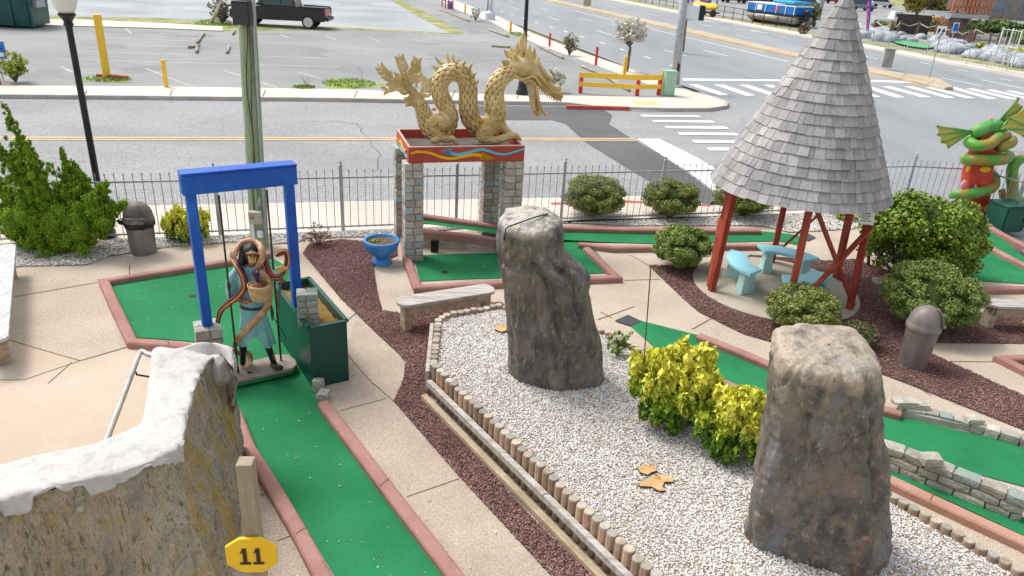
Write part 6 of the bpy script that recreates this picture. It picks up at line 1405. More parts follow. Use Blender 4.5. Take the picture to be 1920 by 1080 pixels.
p, r_ = spline([(tuple(sp(x, y, dy)), rr*sm) for x, y, dy, rr in [(300,380,-.22,12),(292,350,-.24,20),(284,325,-.25,26),(280,310,-.27,18),(272,335,-.30,8)]], 6); m.tube([tuple(q) for q in p], r_, 12, flat=.6); m.build('cobra', M('cobra', (.05,.02,.09), (.09,.04,.13), sc=8, rough=.3, spots=(.7,.35,.05), spsc=14, spth=.32), ST, smooth=True)
bk = sp(315, 455, -.24); br = 72*sm
m = MB(); m.lathe(bk-Vector((0,0,.075)), [(br*.55,-.03),(br*.8,-.015),(br*.92,.04),(br*.98,.11),(br,.145),(br*1.05,.15),(br*1.05,.165),(br*.93,.165),(br*.9,.10)], 32)
for k in range(6): m.lathe(bk-Vector((0,0,.075-.005-k*.026)), [(br*(.84+.035*k), 0),(br*(.87+.035*k), .008),(br*(.84+.035*k), .016)], 32)
m.build('basket', m_bask, ST, smooth=True)
m = MB(); m.lathe(bk-Vector((0,0,.075)), [(br*.9,.09),(br*.9,.13),(br*.3,.15)], 20)
for k in range(3): m.tube([bk+Vector((math.cos(a_)*br*.7*(.9-.2*k), math.sin(a_)*br*.6*(.9-.2*k), .06+.022*k)) for a_ in [q_*.5 for q_ in range(13)]], .018, 8)
m.build('coiled_snake', M('coil', (.16,.05,.03), (.24,.09,.05), sc=8, rough=.4), ST, smooth=True)
m = MB(); a = sp(455,370,-.22); m.tube([sp(462,330,-.22), a], [9*sm, 11*sm], 10); m.bar(a, sp(436,590,-.16), .028, .008, upv=(0,1,0)); m.build('sword', M('sword', (.07,.065,.055), (.14,.13,.11), sc=8, rough=.4, metal=.4), ST, smooth=False)
m = MB(); blob(m, sp(462,300,-.22), (24*sm,22*sm,24*sm), 0., .04, 10); 
for (x, y) in ((425,300),(500,300)): m.tube([sp(462,300,-.22), sp(x, y, -.2)], [12*sm, 14*sm], 8)
m.build('gold_ball', m_gbone, ST, smooth=True)
m = MB(); m.tube([sp(412,640,.0), sp(455,705,.04), sp(495,778,.06)], .006, 6); m.tube([sp(495,778,.06), sp(435,797,.06)], .006, 6); m.build('thin_hook', m_rod, ST)
# ---------------------------------------------------------------- red tower with the green dragon
tb = G(1846, 416, 0); TY = tb.y+.25
RT = T('red_carved_pillar', 'red carved pillar with yellow, pink and blue marks at the right side', 'pillar', tb)
m_rp = M('pillar_red', (.50,.035,.015), (.58,.06,.03), sc=3, rough=.4)
def tp3(x, y, dy=0.): return at(1700+x/3.6, 160+y/3.6, TY+dy)
tm = (tp3(600, 600)-tp3(500, 600)).length/100
m = MB(); m.box(Vector((tp3(520, 880).x, TY, .13)), (.42, .42, .26), ch=.02); m.build('plinth', m_rp, RT)
m = MB(); rows = []
for (x, y, w, d) in ((455,840,62,62),(465,780,70,66),(470,690,80,70),(475,600,82,70),(490,540,76,66),(510,460,74,60),(530,390,72,58),(545,330,68,55),(550,310,60,48)):
    c = tp3(x, y); rows.append([(c.x+math.cos(a)*w*tm*(abs(math.cos(a))**6+abs(math.sin(a))**6)**(-1/6), c.y+math.sin(a)*d*tm*(abs(math.cos(a))**6+abs(math.sin(a))**6)**(-1/6), c.z) for a in [2*math.pi*j/28 for j in range(28)]])
m.grid(rows, wrap=True); m.add(rows[-1], [tuple(range(28))]); m.build('shaft', m_rp, RT, smooth=True)
m = MB()
for (x, y, rx, ry) in ((415,565,12,26),(530,568,38,22)): blob(m, tp3(x, y, -.24), (rx*tm, .03, ry*tm), 0, 0, 8)
m.build('yellow_eyes', m_arrY, RT, smooth=True)
m = MB(); blob(m, tp3(385, 670, -.18), (20*tm, .05, 34*tm), 0, .1, 8); m.build('pink_mark', M('pink', (.75,.30,.32), rough=.4), RT, smooth=True)
m = MB(); m.add([tp3(448,705,-.26), tp3(482,700,-.26), tp3(464,662,-.26)], [(0,1,2)]); m.build('blue_mark', m_arrB, RT)
m = MB(); blob(m, tp3(520, 660, -.2), (34*tm, .08, 34*tm), 0, .1, 10); m.build('nose', m_rp, RT, smooth=True)
GD = T('green_dragon_statue', 'green and yellow dragon with finned head coiled round the red pillar', 'dragon statue', Vector((tb.x, TY, 1.2)))
m_gd = M('dragon_green', (.30,.25,.05), (.10,.33,.05), sc=2.2, rough=.4, ramp=(.47,.53), bump=1.2, bs=16, spots=(.20,.30,.18), spsc=2.2, spth=.33); m_gh = M('head_green', (.06,.30,.07), (.16,.40,.10), sc=5, rough=.4, bump=.6, bs=12); m_fin = M('fin_yellow', (.46,.40,.05), (.55,.50,.12), sc=6, rough=.45)
def coil(pts, name='coil', mat=m_gd):
    p, r_ = spline([(tuple(tp3(x, y, dy)), rr*tm) for x, y, dy, rr in pts], 9); m = MB(); m.tube([tuple(q) for q in p], r_, 14); return m.build(name, mat, GD, smooth=True)
coil([(680,335,-.05,28),(620,350,-.22,34),(560,395,-.30,38),(480,410,-.30,38),(425,385,-.12,38),(430,370,.14,36),(520,360,.32,34),(640,385,.25,36),(700,370,.05,36),(700,390,-.18,36),(620,420,-.28,30)])
coil([(640,460,.25,34),(690,480,.0,36),(650,500,-.24,38),(560,505,-.33,38),(460,500,-.30,38),(400,500,-.08,38),(420,480,.2,34),(540,470,.34,34),(640,460,.25,30)])
coil([(560,590,.25,30),(590,620,.1,34),(585,680,-.08,36),(520,715,-.26,36),(420,735,-.30,36),(340,735,-.22,30),(300,745,-.05,22)])
coil([(490,810,.05,34),(530,825,-.12,38),(620,830,-.22,40),(690,800,-.18,38),(715,730,-.1,36),(712,640,-.05,36),(715,560,-.0,36),(750,510,.02,34),(800,490,.05,32),(850,520,.05,30)])
coil([(640,700,.2,22),(655,750,.15,24),(700,780,.1,26),(780,775,.05,28),(860,760,.05,24)])
m = MB(); hp, hr = spline([(tuple(tp3(x, y, dy)), rr*tm) for x, y, dy, rr in [(640,300,.05,44),(600,280,.0,50),(540,285,-.05,48),(480,310,-.1,46),(450,315,-.12,34)]], 7); m.tube([tuple(q) for q in hp], hr, 14); m.build('head', m_gh, GD, smooth=True)
m = MB(); m.tube([tp3(572,240,-.05), tp3(568,215,-.05)], [14*tm, 3*tm], 8); m.build('horn', m_gbone, GD, smooth=True)
def fin(root, tips, name='fin', dy=0., mats=None):
    m = MB(); R0_ = tp3(*root, dy); prev = None
    for i in range(len(tips)-1):
        a, b_ = tp3(*tips[i], dy), tp3(*tips[i+1], dy); mid = (a+b_)/2+(R0_-(a+b_)/2)*.10+Vector((0,.03,0))
        for q in ((a, mid), (mid, b_)): m.add([R0_+Vector((0,-.01,0)), q[0]+Vector((0,-.006,0)), q[1]+Vector((0,-.006,0)), R0_+Vector((0,.012,0)), q[0]+Vector((0,.006,0)), q[1]+Vector((0,.006,0))], [(0,1,2),(5,4,3),(1,4,5,2),(0,3,4,1)])
    fo = m.build(name, m_fin, GD); m = MB()
    for t_ in tips: e = tp3(*t_, dy); m.tube([R0_, e], [9*tm, 4*tm], 7)
    m.build('fin_ray', m_gh, fo, smooth=True)
    m = MB()
    for t_ in tips: e = tp3(*t_, dy); m.tube([e.lerp(R0_, .07), e], [12*tm, 3*tm], 7)
    m.build('fin_tip', m_gh, fo, smooth=True)
fin((440,312), [(195,272),(200,332),(228,388),(275,425)], dy=-.08)
fin((610,262), [(760,78),(785,140),(800,190),(740,255),(700,285)], dy=.0)
fin((650,300), [(900,130),(690,218),(640,295)], 'wing', dy=-.22)
fin((850,300), [(800,150),(690,218),(650,292),(780,345)], 'wing', dy=-.26)
def cabinet(name, label, cat, px_, py_, w, d, h, mat, rot=0., z0=0., lid=.03, door=True):
    b = G(px_, py_, z0); r = T(name, label, cat, b); Rm = Matrix.Rotation(rot, 3, 'Z'); m = MB(); c = b+Rm @ Vector((0, d/2, 0)); m.box(c+Vector((0,0,h/2)), (w, d, h), Rm, ch=.01); m.build('cabinet', mat, r)
    m = MB(); m.box(c+Vector((0,0,h+lid/2)), (w+.04, d+.04, lid), Rm, ch=.008); m.build('lid', mat, r)
    if door: m = MB(); m.box(c+Rm @ Vector((w*.0, -d/2-.008, 0))+Vector((0,0,h*.5)), (w*.9, .016, h*.86), Rm, ch=.004); o = m.build('door', mat, r); m = MB(); m.box(c+Rm @ Vector((w*.30, -d/2-.025, 0))+Vector((0,0,h*.5)), (.02, .02, .09), Rm); m.build('handle', m_black, o)
    return r
cabinet('utility_cabinet', 'dark green metal utility box behind the green dragon at the right edge', 'utility box', 1897, 436, .62, .5, .56, M('cabinet_green', (.006,.07,.045), (.01,.10,.065), sc=3, rough=.4), rot=.25)
for i, (x, y, s, lab) in enumerate([(1872,427,.17,'grey rock at the left foot of the green utility box'),(1858,416,.12,'small tan rock between the red plinth and the green utility box'),(1918,430,.14,'pale rock at the right edge by the green utility box')]):
    m = MB(); p = G(x, y, .05); m.rock(p, (s*1.3, s, s*.8), r=.2, jit=.12, sph=.5); o = m.build('rock', m_blk, None, base=p); tag(o, lab, 'rock')
# ================================================================ across the side road
def post(label, px_, py_, top, w, mat, name='post', cat='post', z0=0., cap=True, rnd_=False):
    b = G(px_, py_, z0); h = up(b, top); m = MB()
    if rnd_: m.lathe(b, [(w/2,0),(w/2,h-.03),(w*.4,h)], 12)
    else: m.box(b+Vector((0,0,h/2)), (w, w, h), Matrix.Rotation(.25, 3, 'Z'), ch=.012)
    o = m.build(name, mat, None, base=b, smooth=rnd_, angle=40 if rnd_ else None); return tag(o, label, cat)
post('tall square yellow post on a grass patch in the parking lot', 201, 145, 27, .22, m_pyel)
post('short yellow post behind the pavement at left', 312, 163, 112, .13, m_pyel)
post('distant small yellow post beside the blossoming shrub', 872, 26, 8, .12, m_pyel)
post('yellow post on bright grass left of the black street lamp', 957, 61, 39, .15, m_pyel)
post('yellow post behind the red and yellow rail fence', 1170, 143, 105, .15, m_pyel)
post('thin red post furthest along the highway pavement', 1030, 87, 62, .11, m_pred)
post('thin red post nearest the rail fence on the highway pavement', 1117, 122, 88, .11, m_pred)
post('red post at the left edge beside the blue sign', -2, 158, 136, .12, m_pred)
m = MB(); a, b = G(182, 141, .06), G(239, 145, .06); m.bar(a, b, .10, .10); o = m.build('red_bar', m_redk, None, base=a); tag(o, 'low red bar lying behind the tall yellow post', 'bar')
# rail fence
rf = T('rail_fence', 'red and yellow two rail fence at the corner of the parking lot', 'fence', G(1160, 178))
posts_ = [(1088,174,136,m_pred),(1194,179,141,m_pred),(1234,178,140,m_pred),(1240,177,133,m_pyel)]; PP = []
for x, y, t_, mt in posts_:
    b = G(x, y); h = up(b, t_); PP.append((b, h)); m = MB(); m.box(b+Vector((0,0,h/2)), (.15,.13,h), ch=.01); m.build('post', mt, rf)
hr_ = PP[0][1]
for i, j in ((0, 1), (1, 2)):
    for fz in (.90, .45):
        a = PP[i][0]+Vector((-.05,-.09,hr_*fz)); b = PP[j][0]+Vector((.05,-.09,hr_*fz)); m = MB(); m.bar(a, b, .045, .20 if fz > .5 else .17); m.build('rail', m_pyel, rf)
cabinet('utility_cabinet', 'small mint green utility box beside the rail fence and the metal pole', 'utility box', 1254, 180, .46, .42, .95, m_mint, rot=.2, door=False)
# poles
def pole(label, px_, py_, top_y, r0, r1, mat, base_=None, extra=None, name='street_lamp', cat='street lamp', part='post', tx=None, hmax=9.):
    b = G(px_, py_); h = min(hmax, up(b, top_y)); r = T(name, label, cat, b); m = MB(); top = b+Vector((0,0,h)) if tx is None else at(tx, top_y, b.y)
    m.tube([b, top], [r0, r1], 14); m.build(part, mat, r, smooth=True)
    if base_: m = MB(); m.lathe(b, base_, 20); m.build('base', mat, r, smooth=True, angle=35)
    return r, b, h
r, b, h = pole('black lamp post rising behind the head of the gold dragon', 979, 177, -100, .09, .06, m_black, [(.24,0),(.24,.12),(.19,.2),(.16,.45),(.12,.6),(.09,.62)], tx=993)
top = at(993, -100, b.y); m = MB(); m.lathe(top, [(.06,0),(.14,.06),(.2,.14),(.30,.5),(.27,.8),(.1,1.0),(.02,1.05)], 20); m.build('globe', m_glass, r, smooth=True)
r, b, h = pole('thick grey metal pole at the crosswalk corner with a white signal box', 1265, 163, -60, .19, .15, m_galv, [(.30,0),(.30,.10),(.19,.14)], name='signal_pole', cat='signal pole', tx=1287)
m = MB(); c = at(1296, 23, b.y+.25); m.box(c, (.62,.45,.62), ch=.05); m.build('white_box', m_signw, r); m = MB(); m.box(c+Vector((.42,.0,.0)), (.24,.40,.60), ch=.03); m.build('black_visor', m_black, r)
m = MB(); m.bar(at(1275, 34, b.y), at(1300, 37, b.y+.1), .06, .06); m.bar(at(1277, 10, b.y), at(1300, 9, b.y+.1), .06, .06); m.build('bracket', m_galv, r)
m = MB(); m.box(at(1272, 127, b.y-.2), (.10,.08,.3)); m.build('push_button', m_black, r)
b = G(1276, 96); m = MB(); m.tube([b, at(1292, -40, b.y)], [.22, .17], 12); o = m.build('utility_pole', M('brown_pole', (.22,.15,.09), (.32,.23,.15), sc=3, rough=.9, stretch=(4,4,.5)), None, base=b, smooth=True); tag(o, 'brown wooden pole just behind the grey metal signal pole', 'pole')
r, b, h = pole('white based metal pole far up the highway pavement', 919, 37, -20, .20, .16, M('pale_pole', (.50,.54,.60), (.6,.63,.68), rough=.5), [(.42,0),(.40,.5),(.22,.7)], name='metal_pole', cat='pole')
pole('thin dark pole just left of the white based metal pole', 914, 36, -20, .05, .05, m_black, name='thin_pole', cat='pole')
# blue lot sign at left
b = G(4, 150); r = T('parking_sign', 'blue parking sign with white lettering cut off by the left edge', 'sign', b); ps = at(-6, 96, b.y); e1 = Vector((1,0,0)); wv, hv = 1.05, .62
s1 = at(15.5, 112, b.y); s2 = at(11, 77, b.y); e2 = Vector((0,0,1)); hh = (s2-s1).length; brc = Vector((s1.x, s1.y, s1.z))
def plate(name, mat, c0, e1, e2, w, h, par, th=.02):
    n_ = e1.cross(e2).normalized(); m = MB(); q = [c0, c0+e1*w, c0+e1*w+e2*h, c0+e2*h]; m.add([p+n_*th/2 for p in q]+[p-n_*th/2 for p in q], [(0,1,2,3),(7,6,5,4),(0,4,5,1),(1,5,6,2),(2,6,7,3),(3,7,4,0)]); return m.build(name, mat, par)
o = plate('white_border', m_signw, brc-e1*1.3, e1, e2, 1.3, hh, r); o2 = plate('blue_face', m_signb, brc-e1*1.27+Vector((0,-.012,.03)), e1, e2, 1.24, hh-.06, r)
m = MB()
for i, tx in enumerate(('TOW AWAY VEHICLES', 'NO BUILDING', 'PARKING', 'PATRONS ONLY', '24 HOURS')):
    sz = .135 if i < 3 else .10; vs, fs = text_mesh(tx, sz); wd = max(v.x for v in vs); m.add([brc-e1*(.12+(.0 if i < 4 else .35))+Vector((0,-.026,0))+e1*(v.x-wd)+e2*(v.y+hh-.30-i*.185) for v in vs], fs)
m.box(brc-e1*.18+Vector((0,-.026,.16)), (.16,.004,.13)); m.build('lettering', m_signw, o2)
for x in (2, -30): m = MB(); p = G(x+4, 150); m.tube([p, Vector((p.x, p.y+.03, brc.z+hh*.5))], .02, 6); m.build('leg', m_galv, r)
# dumpster
b = G(58, 54); r = T('dumpster', 'large dark green dumpster in the top left corner', 'dumpster', b); m_dump = M('dumpster_green', (.01,.065,.065), (.02,.10,.095), sc=1.2, rough=.45, fine=.1, fs=6, spots=(.12,.08,.05), spsc=2, spth=.25)
ra = -.10; Rm = Matrix.Rotation(ra+.22, 3, 'Z'); cc = b+Rm @ Vector((-2.0, 1.0, 0)); m = MB()
w0, d0, h0_ = 4.4, 2.0, 2.2; vs = []
for (z, k) in ((.12, .96), (h0_, 1.0)):
    for (sx, sy) in ((-1,-1),(1,-1),(1,1),(-1,1)): vs.append(cc+Rm @ Vector((sx*w0/2*k, sy*d0/2*k, 0))+Vector((0,0,z)))
m.add(vs, [(3,2,1,0),(4,5,6,7),(0,1,5,4),(1,2,6,5),(2,3,7,6),(3,0,4,7)]); m.build('body', m_dump, r)
m = MB()
for k in range(6): p = cc+Rm @ Vector((-w0/2+.2+k*.8, -d0/2-.02, 0)); m.box(p+Vector((0,0,1.1)), (.08,.08,1.95), Rm)
m.box(cc+Rm @ Vector((w0/2-.05,-d0/2,0))+Vector((0,0,1.1)), (.12,.12,2.0), Rm); m.box(cc+Vector((0,0,h0_)), (w0+.1,d0+.1,.12), Rm); m.build('ribs', m_dump, r)
m = MB(); m.box(cc+Rm @ Vector((w0/2+.05, -.2, 0))+Vector((0,0,1.2)), (.22,.9,.34), Rm); m.build('lift_pocket', m_galv, r)
# logs lying in the lot
m_wlog = M('lying_log', (.26,.22,.18), (.44,.39,.33), sc=2, rough=.95); 
for i, (a, b, w_, lab) in enumerate([((916,57),(954,70),.16,'low timber parking bumper near the green grass tuft'),((921,88),(957,90),.16,'low timber bumper beside the horns of the gold dragon'),((1006,86),(1056,111),.18,'long timber bumper between the two red posts'),((1091,126),(1130,143),.18,'timber bumper behind the left end of the rail fence'),((1131,143),(1180,172),.2,'timber bumper seen through the rail fence'),((823,18),(881,41),.16,'furthest timber bumper up the lot by the highway'),((383,63),(370,82),.3,'pale broken log left of the utility pole'),((354,91),(374,87),.25,'short dark log lying across the pale broken log'),((440,58),(437,66),.35,'small pale bumper near the pickup'),((430,88),(426,101),.32,'short pale bumper left of the speaker pole'),((370,90),(369,100),.28,'stub of pale log below the broken log')]):
    p, q = G(*a), G(*b); w_ = min(w_, .13); m = MB(); n_ = 6; pts = [p.lerp(q, k/n_)+Vector((0,0,w_*.45+random.uniform(-.01,.01))) for k in range(n_+1)]; m.tube(pts, [w_*.5*random.uniform(.85,1.1) for _ in pts], 8); o = m.build('timber_bumper', m_wlog, None, base=p, smooth=True); tag(o, lab, 'log')
p = G(395, 43); m = MB(); q = at(414, 3, p.y-1.2); m.tube([p, p.lerp(q, .5)+Vector((.1,0,.1)), q], [.12,.10,.05], 7); o = m.build('dead_trunk', M('birch', (.48,.45,.42), (.62,.60,.57), sc=5, rough=.9), None, base=p, smooth=True); tag(o, 'pale leaning dead tree trunk in front of the bare brush', 'tree trunk')
sparse('grey brown leafless brush between the dead trunk and the pickup', 418, 44, 54, 52, 41, M('dull_leaves', (.22,.19,.13), (.30,.27,.18), sc=4, rough=1, rnd=.3), 500, .09, tw=34, name='bare_brush', cat='shrub')
sparse('bushy small tree with fresh yellow green leaves left of the near lamp post', 30, 154, 62, 58, 42, M('spring_leaves', (.30,.38,.05), (.42,.48,.10), sc=4, rough=.8, rnd=.3), 900, .075, tw=26, name='small_tree', cat='tree')
sparse('bare forked twig plant in the thin grass of the parking lot', 575, 164, 20, 32, 43, m_brown, 0, .05, tw=5, name='bare_twig', cat='plant')
sparse('small blooming white tree with a bare trunk near the rail fence', 1175, 134, 58, 97, 44, m_blos, 3200, .085, tw=34, name='blossom_tree', cat='tree', trunk=.48)
sparse('bare brown roadside shrub between the two red posts', 1067, 104, 28, 44, 45, M('olive_leaves', (.25,.24,.13), (.36,.33,.2), sc=4, rough=1, rnd=.3), 500, .07, tw=24, name='roadside_shrub', cat='shrub')
sparse('small shrub with white flowers far up the highway pavement', 892, 39, 18, 28, 46, m_blos, 300, .10, tw=16, name='roadside_shrub', cat='shrub')
sparse('white flowering shrub partly hidden by the jaws of the gold dragon', 1040, 172, 34, 44, 47, m_blos, 900, .075, tw=20, name='flowering_shrub', cat='shrub')
b = G(838, 20); r = T('red_tube_frame', 'low red tube frame at the far end of the lot edge', 'barrier', b); m = MB()
q = [G(829,12), G(835,16), G(841,17), G(849,19)]
for p in q: m.tube([p, p+Vector((0,0,1.3))], .06, 6)
for z in (.6, 1.25): m.bar(q[0]+Vector((0,0,z)), q[-1]+Vector((0,0,z)), .07, .07)
m.build('tubes', m_pred, r)
post('blue box standing by the red tube frame', 844, 16, 2, .5, m_signb, 'newspaper_box', 'box')
# pickup
b0, b1 = G(437, 47), G(604, 56); 
def pickup(name, label, c, ang, L, paint, glassm, detail=True, H_=1.90):
    r = T(name, label, 'pickup truck', c); ca, sa = math.cos(ang), math.sin(ang); k = L/5.9
    X = lambda x, y, z: c+Vector((ca*x*k-sa*y*k, sa*x*k+ca*y*k, z*k*1.0))
    m = MB(); W2 = .98
    side_ = [(-2.9,.55),(-2.95,.85),(-2.9,1.18),(-1.25,1.22),(-1.2,1.22),(-.05,1.25),(.9,1.22),(1.7,1.20),(2.55,1.08),(2.9,.95),(2.95,.60),(2.85,.42),(-2.85,.45)]
    def ext(poly, w, taper=0., mi=0, mm=None):
        mm = mm or m; n = len(poly); vs = [X(x, -w, z) for x, z in poly]+[X(x, w, z) for x, z in poly]; mm.add(vs, [tuple(range(n))[::-1] if True else 0, tuple(range(n, 2*n))]+[(i, (i+1)%n, n+(i+1)%n, n+i) for i in range(n)])
    ext(side_, W2); m.build('body', paint, r, bevel=.04)
    m = MB(); n = 6; cabp = [(-1.15,1.22,.93),(-1.05,1.62,.86),(-.85,1.86,.78),(.55,1.88,.78),(.95,1.70,.84),(1.35,1.24,.92)]
    vs = [X(x, -w, z) for x, z, w in cabp]+[X(x, w, z) for x, z, w in cabp]; m.add(vs, [tuple(range(6)), tuple(range(6, 12))[::-1]]+[(i, n+i, n+(i+1)%n, (i+1)%n) for i in range(n)]); m.build('cab', paint, r, bevel=.04)
    for (p, nm) in (([(-.95,1.30),(-.88,1.66),(-.70,1.78),(-.28,1.79),(-.25,1.30)], 'rear_side_window'), ([(-.17,1.30),(-.20,1.79),(.50,1.80),(.80,1.66),(1.02,1.32)], 'front_side_window')):
        for sg in (-1, 1):
            m = MB(); q = [X(x, sg*(.93-(z-1.22)*.20+.012), z) for x, z in p]; m.add(q, [tuple(range(5)) if sg > 0 else tuple(range(5))[::-1]]); m.build(nm, glassm, r)
    m = MB(); m.add([X(1.37,-.80,1.30), X(1.37,.80,1.30), X(1.0,.72,1.70), X(1.0,-.72,1.70)], [(0,1,2,3)]); m.build('windscreen', glassm, r)
    m = MB(); m.add([X(-2.78,-.80,1.235), X(-1.3,-.80,1.235), X(-1.3,.80,1.235), X(-2.78,.80,1.235)], [(0,1,2,3)]); m.build('bed_floor', m_black, r)
    m = MB()
    for sg in (-1, 1): m.bar(X(-2.85,sg*.90,1.24), X(-1.2,sg*.90,1.26), .12*k, .08*k)
    m.bar(X(-2.88,-.9,1.24), X(-2.88,.9,1.24), .08*k, .08*k); m.build('bed_rail', m_black, r)
    for x in (-1.85, 1.85):
        for sg in (-1, 1):
            cc = X(x, sg*.86, .40); axv = Vector((-sa, ca, 0))*sg
            m = MB(); m.lathe(cc-axv*.13*k, [(.30*k,0),(.39*k,.02*k),(.41*k,.10*k),(.39*k,.26*k),(.30*k,.275*k)], 24, axis=axv); w_ = m.build('wheel', M('tyre', (.015,.015,.016), rough=.8), r, smooth=True, angle=40)
            m = MB(); m.lathe(cc+axv*.10*k, [(.05*k,.055*k),(.26*k,.05*k),(.27*k,.046*k)], 24, axis=axv); m.build('rim', m_black, w_)
            m = MB()
            e1 = axv.orthogonal().normalized(); e2 = axv.cross(e1)
            for q in range(6):
                a = q*math.pi/3; d = e1*math.cos(a)+e2*math.sin(a); m.bar(cc+axv*.16*k, cc+axv*.155*k+d*.26*k, .10*k, .03*k, upv=axv)
            m.lathe(cc+axv*.14*k, [(.25*k,0),(.29*k,0),(.29*k,.03*k),(.25*k,.03*k)], 24, axis=axv); m.build('spokes', M('alloy', (.62,.62,.62), rough=.3, metal=.5), w_)
            m = MB(); m.lathe(cc-axv*.02*k, [(.40*k,.0),(.47*k,.135*k),(.44*k,.14*k)], 24, axis=axv)
    m = MB(); m.box(X(2.98,0,.62), (.16*k,1.9*k,.22*k), Matrix.Rotation(ang,3,'Z'), ch=.03); m.build('front_bumper', M('chrome', (.55,.55,.56), rough=.2, metal=.9), r)
    m = MB(); m.box(X(-3.0,0,.60), (.16*k,1.9*k,.2*k), Matrix.Rotation(ang,3,'Z'), ch=.03); m.build('rear_bumper', m_black, r)
    m = MB(); m.box(X(2.93,0,.92), (.08*k,1.3*k,.30*k), Matrix.Rotation(ang,3,'Z')); m.build('grille', MATS['chrome'], r)
    for sg in (-1, 1):
        m = MB(); m.box(X(2.86,sg*.80,.95), (.22*k,.34*k,.22*k), Matrix.Rotation(ang,3,'Z'), ch=.03); m.build('headlight', m_signw, r)
        m = MB(); m.box(X(-2.90,sg*.91,1.02), (.10*k,.16*k,.36*k), Matrix.Rotation(ang,3,'Z'), ch=.02); m.build('tail_light', M('tail_red', (.55,.01,.01), rough=.25), r)
        m = MB(); m.box(X(.98,sg*1.10,1.36), (.14*k,.22*k,.20*k), Matrix.Rotation(ang,3,'Z'), ch=.03); m.build('mirror', m_black, r)
        m = MB()
        for x in (-.55, .55): m.box(X(x,sg*.99,1.02), (.20*k,.03,.04), Matrix.Rotation(ang,3,'Z'))
        m.build('door_handle', m_black, r)
    return r
pc_ = (b0+b1)/2+Vector((0, .95, 0)); pang = math.atan2(b0.y-b1.y, b0.x-b1.x)
pickup('pickup_truck', 'black pickup truck parked in the lot behind the utility pole', Vector((pc_.x, pc_.y, 0)), pang, 5.9, M('black_paint', (.008,.009,.012), (.012,.013,.016), rough=.18, coat=.6), M('tinted_glass', (.05,.09,.10), rough=.08))
# ================================================================ across the highway
m_rock = M('grey_rockwork', (.27,.29,.33), (.46,.49,.53), sc=1.2, rough=.9, fine=.12, fs=12, bump=2, bs=3)
def hp(x, y, z=0.): return G(x, y, z)
b = hp(1742, 146, .03); r = T('keep_right_sign', 'white keep right sign with a black curved arrow on a thin post in the median', 'sign', b)
ht = up(b, 51); e1 = R_*1; e1 = Vector((1,-.15,0)).normalized(); tc_ = at(1764, 62, b.y); m = MB(); m.tube([b, tc_-Vector((0,.02,.9))*1.0+Vector((0,0,.9))], .035, 8); m.build('post', m_galv, r)
pw, ph = (at(1774,50,b.y)-at(1757,50,b.y)).length, (at(1768,48,b.y)-at(1763,75,b.y)).length*.98
c0 = tc_-e1*pw/2-Vector((0,0,ph/2)); ez_ = Vector((0,0,1)); pl_ = plate('plate', m_signw, c0, e1, ez_, pw, ph, r, .02); m = MB(); nn_ = e1.cross(ez_)*.014
f = lambda u_, v_: c0+e1*pw*u_+ez_*ph*v_+nn_
m.add([f(.14,.80), f(.42,.80), f(.36,.62), f(.22,.45), f(.12,.45)], [(4,3,2,1,0)]); pth = [(.38,.10),(.46,.24),(.62,.36),(.70,.50),(.72,.62)]
for i in range(4):
    (u0,v0), (u1,v1) = pth[i], pth[i+1]; m.add([f(u0-.06,v0), f(u0+.06,v0), f(u1+.06,v1), f(u1-.06,v1)], [(0,1,2,3)])
m.add([f(.52,.60), f(.92,.60), f(.74,.88)], [(0,1,2)]); m.build('arrow', m_signk, pl_)
b = hp(1661, 126, .03); m = MB(); m.box(b+Vector((0,0,.5)), (.55,.5,1.0), Matrix.Rotation(-.3,3,'Z'), ch=.03); m.box(b+Vector((0,0,1.04)), (.62,.56,.08), Matrix.Rotation(-.3,3,'Z')); o = m.build('median_bollard', M('bollard_grey', (.28,.27,.26), (.38,.37,.36), sc=3, rough=.9), None, base=b); tag(o, 'square grey concrete bollard on the median right of the shingle roof', 'bollard')
b = hp(1100, 11, .03); m = MB(); m.box(b+Vector((0,0,.8)), (.9,.7,1.6), ch=.03); o = m.build('median_bollard', m_median, None, base=b); tag(o, 'far concrete bollard on the median at the top of the picture', 'bollard')
# black fence with the lot behind
def xfence(name, label, pts, h, mat, sp_=2.6, rails=(.15,.55,.95), pk=.0, w=.06):
    r = T(name, label, 'fence', pts[0]); P = resample(pts, sp_)
    for p in P[:90]: m = MB(); m.box(p+Vector((0,0,h/2)), (w, w, h)); m.build('fence_post', mat, r)
    m = MB()
    for a, b in zip(P, P[1:]):
        for f_ in rails: m.bar(a+Vector((0,0,h*f_)), b+Vector((0,0,h*f_)), .03, .04)
        if pk:
            n = int((b-a).length/pk)
            for k in range(n): q = a.lerp(b, k/n); m.bar(q+Vector((0,0,h*.1)), q+Vector((0,0,h)), .02, .02)
    m.build('rails', mat, r); return r
xfence('black_fence', 'low black metal fence beyond the highway in front of the pontoon boat', [hp(1140,-8), hp(1262,15), hp(1356,34), hp(1430,48), hp(1508,61)], 1.25, m_black, 2.4)
xfence('chain_fence', 'thin silver fence along the rockwork of the far golf course', [hp(1605,76), hp(1700,96), hp(1775,113), hp(1850,127), hp(1925,143)], 1.0, m_galv, 2.2, (.05,.98), .35, .05)
